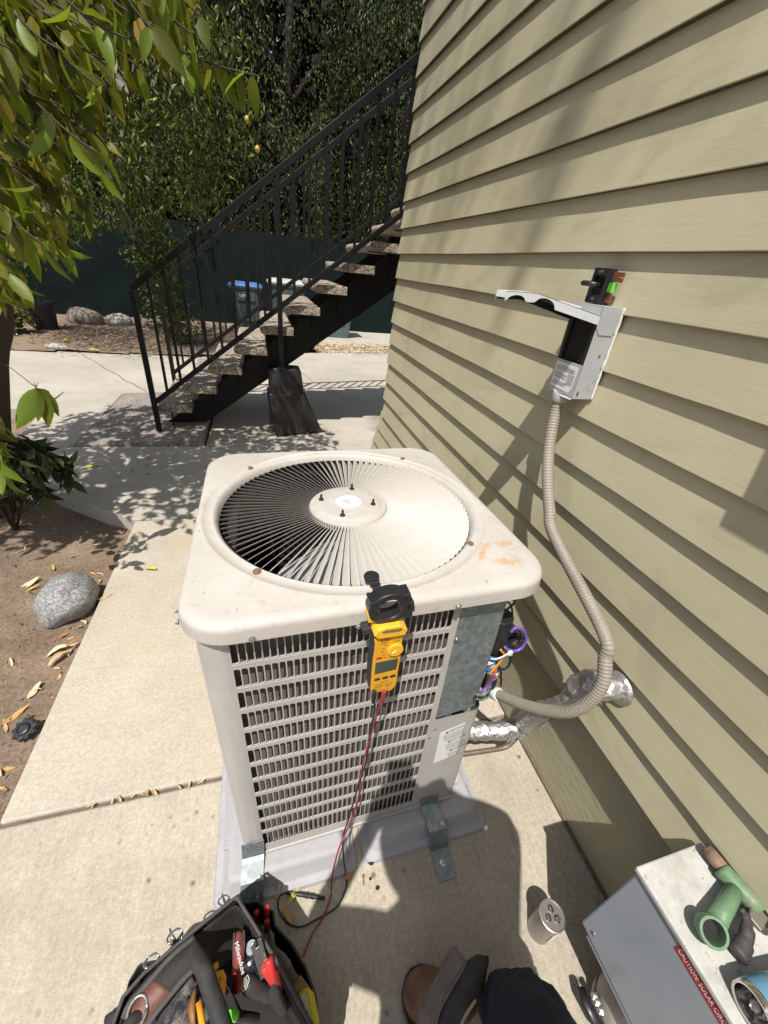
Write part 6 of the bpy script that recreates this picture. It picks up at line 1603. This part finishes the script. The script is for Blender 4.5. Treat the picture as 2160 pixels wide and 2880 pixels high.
ribbon('shoulder_strap', sl_[:kk_+1], sr_[:kk_+1], M_web); ribbon('leather_patch', sl_[kk_:], sr_[kk_:], M_leath, .005)
for s3 in (sl_, sr_): MB().tube([p+Vector((0, 0, .001)) for p in s3], .0055, 8, flat=.6).build('strap_binding', M_gedge, bag, 'all')
rc_ = b3(205, 1060, .312); MB().tube([rc_+Vector((.017*math.cos(2*math.pi*i/24), .022*math.sin(2*math.pi*i/24), .002)) for i in range(25)], .0032, 8).build('metal_ring', M_steel, bag, 'all')
MB().tube(bez([rc_+Vector((-.03, -.03, -.005)), rc_+Vector((-.008, -.008, .0)), rc_+Vector((.012, -.004, -.02))], 5), .010, 10).build('strap_end', M_web, bag, 'all')
for (x, y, a, r_) in ((455, 555, .4, .012), (300, 720, 1.2, .011)):
    c_ = b3(x, y, .27); MB().tube([c_+Vector((r_*math.cos(t_)*1.3, r_*math.sin(t_), .004*math.sin(t_*2))) for t_ in [i*.33 for i in range(20)]], .0022, 7).build('carabiner', M_chr, bag, 'all')
MB().tube([b3(420, 500, .285), b3(440, 560, .28), b3(462, 600, .275)], [.0015, .004, .004], 8).build('hook_pin', M_chr, bag, 'all')
MB().tube(bez([b3(500, 540, .27), b3(440, 620, .265), b3(380, 690, .265), b3(330, 760, .26)], 5), .0028, 7).build('cord', M_web, bag, 'all')
MB().tube([b3(0, 1120, .02), b3(110, 1050, .03)], .012, 8).build('shoulder_strap_tail', M_web, bag, 'all')
# --- tools in the bag, each a thing of its own
def tool(name, label, cat, o_): return thing(name, label, cat, BG+Vector(o_))
def rel(o_): 
    o_ = Vector(o_); return lambda x, y, z: b3(x, y, z)-o_
o_ = b3(880, 800, .2); r = rel(o_); t = tool('red_handled_tool', 'red handled tool under a dull red webbing strap with white lettering', 'hand tool', o_)
ribbon('red_strap', bez([r(850, 530, .275), r(845, 640, .285), r(845, 730, .275), r(840, 800, .25)], 5), bez([r(915, 515, .275), r(915, 640, .285), r(905, 730, .275), r(895, 765, .25)], 5), mat('dull_red_webbing', (.21, .05, .045), .7, 0, .2, 40, .5, 300), .003, t)
for L_ in (((850, 530), (845, 640), (845, 730), (840, 800)), ((915, 515), (915, 640), (905, 730), (895, 765))): MB().tube(bez([r(x, y, .288-.004*i*i) for i, (x, y) in enumerate(L_)], 4), .002, 5).build('strap_binding', M_gedge, t)
tf = frame(r(880, 665, .293), b3(890, 760, .29)-b3(868, 665, .29), b3(930, 700, .29)-b3(870, 700, .29))
text_part('printed_text', 'Milwaukee', .013, M_label, t, tf @ Matrix.Translation((.008, .000, 0)), .0001)
MB().tube([r(880, 560, .25), r(870, 900, .12)], .012, 8).build('grip', M_redt, t, 'all')
o_ = b3(1000, 890, .15); r = rel(o_); t = tool('nut_driver', 'black handled nut driver with a white hexagon on its end cap', 'screwdriver', o_)
a_, b_ = r(930, 868, .255), r(1110, 945, .20)
MB().lathe([(.0001, -.002), (.014, -.001), (.0175, .006), (.0175, .03), (.0150, .045), (.0165, .06), (.013, .075), (.0001, .078)], a_, b_-a_, 16).build('grip', mat('dark_grip_rubber', (.035, .033, .03), .45, 0, .2, 40, .3), t, 40)
hx = frame(a_-(b_-a_).normalized()*.0022, (1, .2, 0), (0, 1, .3)); d3 = (b_-a_).normalized(); x3 = d3.cross(Vector((0, 0, 1))).normalized(); y3 = x3.cross(d3)
HX = Matrix(((x3.x, y3.x, -d3.x, a_.x-d3.x*.002), (x3.y, y3.y, -d3.y, a_.y-d3.y*.002), (x3.z, y3.z, -d3.z, a_.z-d3.z*.002), (0, 0, 0, 1)))
for rr2, mt2, zz2 in ((.0125, M_label, 0), (.0105, M_black, .0006), (.0075, M_label, .0012), (.006, mat('olive_mark', (.22, .24, .08), .5), .0018)):
    MB().prism([(rr2*math.cos(math.pi/3*i), rr2*math.sin(math.pi/3*i)) for i in range(6)], HX @ Matrix.Translation((0, 0, zz2)), .0007).build('hexagon_mark', mt2, t)
MB().tube([b_, b_+(b_-a_).normalized()*.10], .004, 8).build('shaft', M_steel, t, 'all')
for i, (x, y) in enumerate(((1095, 940), (1100, 925))): MB().tube([r(x-15, y-10, .215), r(x-15, y+35, .212)], .003, 6).build('lime_band', M_lime, t)
o_ = b3(1100, 800, .2); r = rel(o_); t = tool('pliers', 'pliers with thick bright red dipped handles leaning on the right rim of the bag', 'pliers', o_)
MB().tube(bez([r(1075, 700, .285), r(1090, 760, .275), r(1120, 830, .25), r(1160, 890, .20)], 5), [.0095, .011, .011, .0105, .010]+[.010]*11, 12).build('red_handle', M_redt, t, 'all')
MB().tube(bez([r(1045, 755, .275), r(1075, 800, .262), r(1110, 850, .24), r(1150, 900, .19)], 5), [.008, .0085, .009, .009, .009]+[.009]*11, 12).build('red_handle', M_redt, t, 'all')
MB().tube(bez([r(1130, 790, .275), r(1140, 830, .262), r(1155, 870, .24), r(1165, 900, .19)], 5), .0072, 12).build('red_handle', M_redt, t, 'all')
MB().box(-.008, .008, -.004, .004, -.05, 0, 0, Matrix.Translation(r(1155, 900, .19))).build('jaw', M_steel, t, bevel=.002)
o_ = b3(1020, 640, .2); r = rel(o_); t = tool('pry_bar', 'short flat steel pry bar with a notched end sticking up in the bag', 'pry bar', o_)
q = MB(); q.prism([(-.0115, -.05), (.0115, -.05), (.0125, .016), (.004, .019), (.003, .006), (-.003, .006), (-.004, .019), (-.0125, .016)], frame(r(1010, 640, .285), (1, .3, .1), (.25, .8, .55)), .0045); q.build('notched_blade', mat('dark_steel', (.20, .19, .18), .35, .9, .2, 40), t, bevel=.0008)
MB().tube([r(1005, 690, .265), r(960, 800, .12)], .008, 8, flat=.4).build('shaft', MATS['dark_steel'], t, 'all')
o_ = b3(965, 640, .2); r = rel(o_); t = tool('plastic_tube', 'grey white plastic tube standing behind the pry bar', 'tube', o_)
MB().lathe([(.0125, -.13), (.0125, 0), (.011, .002), (.0001, .002)], r(965, 620, .27), (-.05, .25, 1), 16).build('tube_body', mat('grey_white_plastic', (.36, .40, .42), .45), t, 40)
MB().lathe([(.013, -.10), (.0132, -.03)], r(965, 620, .27), (-.05, .25, 1), 16, cap=False).build('tube_label', mat('pale_blue_label', (.28, .42, .5), .5), t)
o_ = b3(985, 750, .2); r = rel(o_); t = tool('socket', 'round dark grey metal socket lying beside the red pliers', 'socket', o_)
MB().lathe([(.0001, .0), (.016, 0), (.018, .006), (.018, .03), (.014, .034), (.0001, .034)], r(985, 755, .235), (-.4, .4, .8), 20).build('socket_body', mat('blued_steel', (.12, .125, .14), .3, .8, .2, 30), t, 40)
o_ = b3(720, 850, .2); r = rel(o_); t = tool('caulking_gun', 'orange metal frame of a caulking gun in the middle of the bag', 'caulking gun', o_)
for pl in (((690, 775), (745, 740)), ((700, 815), (770, 800), (780, 830), (770, 960), (765, 1010)), ((690, 830), (735, 820), (745, 900), (745, 980)), ((612, 990), (640, 1160), (660, 1250))):
    MB().tube([r(x, y, .285-.0) for x, y in pl], .0058, 8, flat=.6).build('orange_frame', M_orange, t, 'all')
MB().tube([r(672, 830, .27), r(700, 980, .26)], .008, 8).build('plunger', M_steel, t, 'all')
o_ = b3(815, 1075, .2); r = rel(o_); t = tool('marker', 'stubby marker with a lime green end at the bottom of the bag', 'marker', o_)
MB().lathe([(.0001, .0), (.007, -.001), (.0095, -.006), (.0095, -.022)], r(812, 1075, .25), (-.5, .1, .7), 14).build('green_cap', M_lime, t, 40)
MB().lathe([(.0092, -.022), (.0092, -.09), (.0001, -.092)], r(812, 1075, .25), (-.5, .1, .7), 14).build('marker_body', M_black, t, 40)
o_ = b3(500, 1000, .15); r = rel(o_); t = tool('work_glove', 'crumpled dark work glove with pale worn patches at the left of the bag', 'glove', o_)
q = MB().blob((0, 0, 0), (.055, .05, .03), 22, 14, .5, 2.2, 4); o = q.build('palm', mat('stained_dark_leather', (.03, .03, .038), .8, 0, .4, 20, .7, 60, .004, .75, (.42, .38, .30), dscale=26), t, 'all'); o.location = r(480, 1080, .235)
for i in range(4):
    a = r(520+i*22, 960+i*14, .25); MB().tube(bez([a, a+Vector((-.012, -.03, .012)), a+Vector((-.022, -.058, .002))], 4), [.009]*6+[.008, .007, .005], 9).build('finger', MATS['stained_dark_leather'], t, 'all')
o_ = b3(580, 960, .15); r = rel(o_); t = tool('leather_strap', 'bent brown strap of leather curling beside the black handle', 'strap', o_)
ribbon('strap_band', bez([r(585, 900, .26), r(545, 1010, .265), r(540, 1110, .26), r(550, 1180, .25)], 5), bez([r(600, 905, .26), r(590, 1010, .27), r(590, 1110, .27), r(600, 1180, .25)], 5), mat('tan_leather', (.26, .12, .04), .5, 0, .2, 40, .3), .003, t)
o_ = b3(1010, 400, .1); r = rel(o_)
for i, (x, y, lab) in enumerate(((1067, 355, 'red handled screwdriver standing highest in the round outer pocket'), (1000, 388, 'red screwdriver handle deep on the left of the round outer pocket'), (1068, 450, 'brownish red screwdriver handle lowest in the round outer pocket'))):
    t = tool('screwdriver', lab, 'screwdriver', o_)
    zt = (.19, .15, .16)[i]
    MB().lathe([(.0001, .001), (.004, .0), (.0068, -.003), (.0075, -.01), (.0075, -.05), (.005, -.056), (.005, -.06)], r(x, y, zt), (.05, .1, 1), 14).build('handle', M_redt, t, 40)
    MB().tube([r(x, y, zt)+Vector((0, 0, -.06)), r(x, y, zt)+Vector((0, -.005, -.14))], .003, 6).build('shaft', M_steel, t)
o_ = b3(1365, 1065, .1); r = rel(o_); t = tool('tape_measure', 'bright yellow tape measure clipped in the right outer pocket', 'tape measure', o_)
q = MB(); q.prism(rrect(-.016, .016, -.033, .033, .014, 5), frame(r(1363, 1060, .168), (.9, .2, .35), (.05, .9, -.1)), .03); q.build('case', mat('lemon_yellow_plastic', (.74, .62, .02), .35, 0, .06), t, bevel=.005)
q = MB(); q.prism(rrect(-.007, .007, -.02, .024, .004, 3), frame(r(1363, 1060, .168), (.9, .2, .35), (.05, .9, -.1)) @ Matrix.Translation((0, 0, .0302)), .0008); q.build('case_label', M_label, t)
o_ = b3(1300, 900, .1); r = rel(o_); t = tool('sponge', 'tan scored block standing in the right outer pocket', 'block', o_)
q = MB(); q.box(-.020, .020, -.012, .012, -.09, 0, 0, Matrix.Translation(r(1305, 905, .185)) @ Euler((.1, .15, -.9)).to_matrix().to_4x4()); q.build('block_body', mat('tan_block', (.30, .18, .08), .7, 0, .2, 30, .5), t, bevel=.004)

# ================================================================ PHOTOGRAPHER
M_skin = mat('skin', (.38, .22, .15), .5, 0, .08, 20, .1); M_navy = mat('dark_navy_cotton', (.020, .022, .034), .9, 0, .3, 25, .7, 260, .002)
M_boot = mat('scuffed_brown_leather', (.17, .085, .045), .42, 0, .3, 22, .6, 80, .002, .55, (.06, .042, .034), dscale=20)
M_tongue = mat('worn_grey_brown_leather', (.15, .12, .10), .62, 0, .3, 18, .7, 90, .003, .4, (.27, .24, .21), dscale=20); M_sole = mat('dark_boot_sole', (.03, .025, .022), .8)
pr = thing('person', 'person in navy clothes and brown work boots, one boot showing at the bottom edge', 'person', (.1, -.25, 0))
PR = Vector((.1, -.25, 0))
def skin(name, verts, edges, radii, mt, root=0, sub=2):
    me = bpy.data.meshes.new(name); me.from_pydata([Vector(v_)-PR for v_ in verts], edges, []); me.materials.append(mt)
    o = bpy.data.objects.new(name, me); COL.objects.link(o)
    sk = o.modifiers.new('skin', 'SKIN'); 
    if not me.skin_vertices: bpy.context.view_layer.objects.active = o
    if not me.skin_vertices:
        with bpy.context.temp_override(object=o, active_object=o): bpy.ops.mesh.customdata_skin_add()
    for i, r_ in enumerate(radii):
        sv = me.skin_vertices[0].data[i]; sv.radius = (r_, r_) if not isinstance(r_, tuple) else r_; sv.use_root = (i == root)
    sk.use_smooth_shade = True
    su = o.modifiers.new('sub', 'SUBSURF'); su.levels = sub; su.render_levels = sub
    dg = bpy.context.evaluated_depsgraph_get(); me2 = bpy.data.meshes.new_from_object(o.evaluated_get(dg)); me2.name = name
    bpy.data.objects.remove(o)
    return link(name, me2, pr, 'all')
# joints: pelvis, spine, chest, neck, head; arms raised to the phone in front of the face; right foot forward
J = dict(pel=(.10, -.36, .94), sp=(.07, -.37, 1.12), ch=(.04, -.36, 1.33), nk=(.02, -.33, 1.48), hd=(.01, -.27, 1.60), ht=(.01, -.28, 1.72),
         ls=(-.15, -.36, 1.41), le=(-.30, -.20, 1.24), lw=(-.115, -.085, 1.50), rs=(.22, -.33, 1.41), re=(.37, -.12, 1.31), rw=(.125, -.085, 1.50),
         lh=(.00, -.36, .90), lk=(-.14, -.24, .50), la=(-.22, -.34, .10), rh=(.19, -.34, .90), rk=(.40, -.13, .50), ra=(.475, .045, .12), lhd=(-.085, -.05, 1.56), rhd=(.09, -.05, 1.56))
nm = list(J); ix = {n_: i for i, n_ in enumerate(nm)}
E_ = [('pel', 'sp'), ('sp', 'ch'), ('ch', 'nk'), ('nk', 'hd'), ('hd', 'ht'), ('ch', 'ls'), ('ls', 'le'), ('le', 'lw'), ('lw', 'lhd'), ('ch', 'rs'), ('rs', 're'), ('re', 'rw'), ('rw', 'rhd'), ('pel', 'lh'), ('lh', 'lk'), ('lk', 'la'), ('pel', 'rh'), ('rh', 'rk'), ('rk', 'ra')]
RD = dict(pel=(.15, .11), sp=(.14, .10), ch=(.16, .11), nk=.055, hd=.085, ht=.07, ls=.065, le=.043, lw=.028, rs=.065, re=.043, rw=.028, lh=.095, lk=.06, la=.04, rh=.095, rk=.06, ra=.04, lhd=(.04, .022), rhd=(.04, .022))
skin('body', [J[n_] for n_ in nm], [(ix[a], ix[b_]) for a, b_ in E_], [RD[n_] for n_ in nm], M_skin)
def sub(names, extra, edges, mt, nme, root=0):
    vs = [J[n_] for n_ in names]; return skin(nme, vs, edges, extra, mt, root)
sub(['pel', 'sp', 'ch', 'ls', 'le', 'rs', 're', 'nk'], [(.165, .125), (.155, .115), (.175, .125), .082, .06, .082, .06, .065], [(0, 1), (1, 2), (2, 3), (3, 4), (2, 5), (5, 6), (2, 7)], M_navy, 'shirt')
sub(['pel', 'lh', 'lk', 'la', 'rh', 'rk', 'ra'], [(.16, .12), .108, .082, .068, .108, .082, .066], [(0, 1), (1, 2), (2, 3), (0, 4), (4, 5), (5, 6)], M_navy, 'trousers')
# head details; unseen brimmed hat added to fill out the cast shadow
hc = Vector(J['hd'])-PR+Vector((0, 0, .03))
MB().blob(hc, (.080, .098, .118), 24, 16).build('head', M_skin, pr, 'all')
MB().blob(hc+Vector((0, .097, -.012)), (.014, .02, .024), 10, 8).build('nose', M_skin, pr, 'all')
for s_ in (-1, 1):
    MB().blob(hc+Vector((s_*.080, -.005, -.01)), (.012, .02, .032), 10, 8).build('ear', M_skin, pr, 'all')
    MB().blob(hc+Vector((s_*.030, .084, .012)), (.012, .010, .008), 10, 8).build('eye', M_label, pr, 'all')
MB().blob(hc+Vector((0, .088, -.055)), (.026, .008, .008), 12, 6).build('mouth', mat('lips', (.32, .12, .10), .5), pr, 'all')
MB().lathe([(.0001, .135), (.06, .125), (.088, .09), (.098, .045), (.100, .04), (.185, .025), (.186, .02), (.098, .034)], hc+Vector((0, -.005, 0)), n=36).build('shadow_hat', M_navy, pr, 'all')
# fingers closed on the phone edges, behind the lens plane
VD = Vector((RM[0][2], RM[1][2], RM[2][2])); UX = Vector((RM[0][0], RM[1][0], RM[2][0])); UY = -Vector((RM[0][1], RM[1][1], RM[2][1]))
CC = Vector((0, 0, CAMH))
ph = thing('smartphone', 'black smartphone held upright in front of the person\'s face', 'phone', CC-VD*.01)
PHC = CC-VD*.01
PM = Matrix(((UX.x, UY.x, -VD.x, 0), (UX.y, UY.y, -VD.y, 0), (UX.z, UY.z, -VD.z, 0), (0, 0, 0, 1)))
q = MB(); q.prism(rrect(-.055, .020, -.125, .022, .010, 4), PM @ Matrix.Translation((0, 0, -.004)), .0085); q.build('phone_body', M_black, ph, bevel=.001)
q = MB(); q.prism(rrect(-.052, .017, -.122, .019, .008, 4), PM @ Matrix.Translation((0, 0, .0047)), .0006); q.build('screen', mat('dark_glass_screen', (.03, .035, .04), .08), ph)
for s_, hx_ in ((-1, -.055), (1, .020)):
    wrist = Vector(J['lhd' if s_ < 0 else 'rhd'])
    for i in range(4):
        a = PHC+PM.to_3x3() @ Vector((hx_+s_*.022, -.055-.018*i, .030)); b_ = PHC+PM.to_3x3() @ Vector((hx_+s_*.010, -.055-.018*i, -.003)); c_ = PHC+PM.to_3x3() @ Vector((hx_-s_*.006, -.055-.018*i, -.009))
        MB().tube(bez([wrist+Vector((0, 0, -.012*i))-PR, a-PR, b_-PR, c_-PR], 4), [.010]*5+[.009]*4+[.008]*3+[.006], 9).build('finger', M_skin, pr, 'all')
    a = PHC+PM.to_3x3() @ Vector((hx_+s_*.012, -.075, .034)); b_ = PHC+PM.to_3x3() @ Vector((hx_-s_*.012, -.06, .014))
    MB().tube(bez([wrist-PR+Vector((0, 0, -.02)), a-PR, b_-PR], 4), [.013]*4+[.011]*4+[.008], 9).build('thumb', M_skin, pr, 'all')
# boots
def boot(toe, heel, ank, right=True):
    toe = Vector(toe); heel = Vector(heel); d = (toe-heel); Ln = d.length; d.normalize(); s_ = Vector((-d.y, d.x, 0))
    def ring(t, w, h, z0=.022, off=0):
        c_ = heel+d*(t*Ln)+s_*off; out = []
        for i in range(20):
            a = 2*math.pi*i/20; x = math.cos(a); y = math.sin(a)
            out.append(c_+s_*(w*x*(1 if y < .2 else 1-.12*y))+Vector((0, 0, z0+max(0, h*(y*.5+.5)**.8)))-PR)
        return out
    rg = [ring(t, w, h) for t, w, h in ((0, .018, .05), (.02, .034, .075), (.12, .040, .10), (.3, .040, .105), (.45, .043, .10), (.6, .050, .088), (.74, .054, .074), (.86, .052, .064), (.94, .042, .052), (.985, .024, .036), (1.0, .006, .018))]
    o = loft('boot_upper', rg, M_boot, pr, Vector((0, 0, 0)), 'all'); q = o.modifiers.new('sub', 'SUBSURF'); q.levels = 1; q.render_levels = 1
    q = MB(); pl = []
    for t, w in ((0, .02), (.02, .036), (.12, .043), (.3, .042), (.45, .046), (.6, .054), (.74, .059), (.86, .057), (.94, .047), (.985, .029), (1.01, .0)):
        pl.append((t*Ln, w))
    pl = pl+[(x, -w) for x, w in pl[::-1][1:]]
    q.prism(pl[::-1], frame(heel-PR+Vector((0, 0, .003)), d, s_), .022); q.build('boot_sole', M_sole, pr, bevel=.003)
    # stitched welt, toe cap seam
    MB().tube([p+Vector((0, 0, .0)) for p in [Vector(x)*1.0 for x in ring(.70, .0555, .083)[1:10]]], .0018, 5).build('toe_seam', M_tongue, pr, 'all')
    MB().tube([heel+d*x+s_*w*1.0-PR+Vector((0, 0, .026)) for x, w in pl], .0022, 5).build('welt_stitch', M_tongue, pr, 'all')
    sh2 = []
    A = Vector(ank)
    for t, r_, zz2 in ((0, .050, .085), (.3, .052, .13), (.65, .054, .19), (1.0, .058, .245)):
        c_ = (heel+d*Ln*.24).lerp(Vector((A.x, A.y, 0)), t*.6); 
        sh2.append([c_+Vector((r_*math.cos(2*math.pi*i/24)*1.05, r_*math.sin(2*math.pi*i/24), zz2+.012*math.sin(2*math.pi*i/24*2)))-PR for i in range(24)])
    o = loft('boot_shaft', sh2, mat('dark_boot_shaft', (.035, .030, .030), .7, 0, .3, 20, .4), pr, Vector((0, 0, 0)), 'all', cap=True)
    return heel, d, s_, Ln
H, d_, s_2, Ln = boot((.262, .165, 0), (.535, .045, 0), J['ra'])
boot((-.27, -.10, 0), (-.20, -.37, 0), J['la'])
# open tongue flaps and padded collar of the right boot
def c3p(x, y, z): return PZ(*c3_(x, y), z)-PR
fab([[c3p(700, 622, .255), c3p(640, 650, .25), c3p(600, 760, .235), c3p(500, 950, .20), c3p(455, 1060, .17), c3p(470, 1170, .15)],
     [c3p(712, 690, .262), c3p(690, 740, .258), c3p(640, 850, .245), c3p(570, 980, .22), c3p(540, 1080, .20), c3p(560, 1190, .18)],
     [c3p(748, 730, .262), c3p(720, 790, .258), c3p(670, 880, .250), c3p(600, 1010, .23), c3p(560, 1120, .21), c3p(590, 1210, .19)]], 'boot_tongue', M_tongue, pr, thick=.007, sub=2, wob=.005)
fab([[c3p(752, 728, .258), c3p(716, 795, .254), c3p(664, 885, .246), c3p(596, 1014, .226), c3p(560, 1140, .20)],
     [c3p(790, 690, .272), c3p(800, 800, .27), c3p(740, 910, .262), c3p(680, 1030, .245), c3p(640, 1150, .22)],
     [c3p(868, 688, .262), c3p(872, 780, .262), c3p(830, 900, .262), c3p(770, 1030, .25), c3p(720, 1150, .23)],
     [c3p(884, 700, .235), c3p(872, 800, .235), c3p(840, 910, .235), c3p(790, 1040, .225), c3p(740, 1160, .21)]], 'boot_collar', MATS['dark_boot_shaft'], pr, thick=.008, sub=2, wob=.004)
for o in bpy.data.objects:
    if o.name.startswith(('boot_tongue', 'boot_collar', 'fabric_wall', 'outer_pocket')):
        t2 = bpy.data.textures.get('leather_creases') or bpy.data.textures.new('leather_creases', 'CLOUDS'); t2.noise_scale = .03; t2.noise_depth = 2
        q = o.modifiers.new('sub2', 'SUBSURF'); q.levels = 1; q.render_levels = 1
        dm = o.modifiers.new('creases', 'DISPLACE'); dm.texture = t2; dm.strength = .008 if o.name.startswith('boot') else .012; dm.mid_level = .5; dm.texture_coords = 'LOCAL'
MB().tube(bez([c3p(752, 726, .265), c3p(722, 793, .262), c3p(668, 884, .254), c3p(598, 1012, .234), c3p(562, 1130, .21)], 6), .0026, 6).build('collar_piping', M_tongue, pr, 'all')
MB().tube(bez([c3p(805, 960, .275), c3p(770, 1010, .27), c3p(735, 1070, .262), c3p(715, 1130, .255)], 8), .0028, 6).build('boot_lace', mat('tan_lace', (.42, .31, .18), .8, 0, .3, 200, .6, 500), pr, 'all')
rg = []
for (x, y, z, r_) in ((.475, .062, .185, .070), (.478, .058, .20, .082), (.475, .045, .25, .084), (.455, .005, .34, .086), (.40, -.13, .52, .092)):
    rg.append([Vector((x+r_*1.12*math.cos(2*math.pi*i/32), y+r_*.85*math.sin(2*math.pi*i/32), z+.010*math.sin(2*math.pi*i/32*3+z*9)))*1.0-PR for i in range(32)])
for r_ in rg:
    for i, q in enumerate(r_): r_[i] = q+Vector((noise.noise(q*26), noise.noise(q*26+Vector((4, 0, 0))), 0))*.012
o = loft('trouser_leg', rg, M_navy, pr, Vector((0, 0, 0)), 'all'); q = o.modifiers.new('sub', 'SUBSURF'); q.levels = 3; q.render_levels = 3
tx = bpy.data.textures.new('cloth_folds', 'CLOUDS'); tx.noise_scale = .045; tx.noise_depth = 2
dm = o.modifiers.new('folds', 'DISPLACE'); dm.texture = tx; dm.strength = .022; dm.mid_level = .5; dm.texture_coords = 'LOCAL'

# ================================================================ UNSEEN PANEL ADDED RIGHT OF THE VIEW (throws the shadow at the right edge)
sp_ = thing('shadow_panel', 'unseen grey electrical panel added above the low cabinet to cast a shadow', 'electrical box', (.80, .0, 1.6))
SPO = Vector((.80, .0, 1.6))
bx('panel_box', .775, .877, -.35, .30, 1.615, 2.45, M_svc, sp_, .004, SPO); bx('panel_door', .768, .7748, -.33, .28, 1.64, 2.43, M_svc, sp_, .003, SPO)
MB().tube([(.83-.80, -.05, 2.45-1.6), (.83-.80, -.05, 4.4-1.6)], .024, 14).build('service_conduit', M_svc, sp_, 'all')
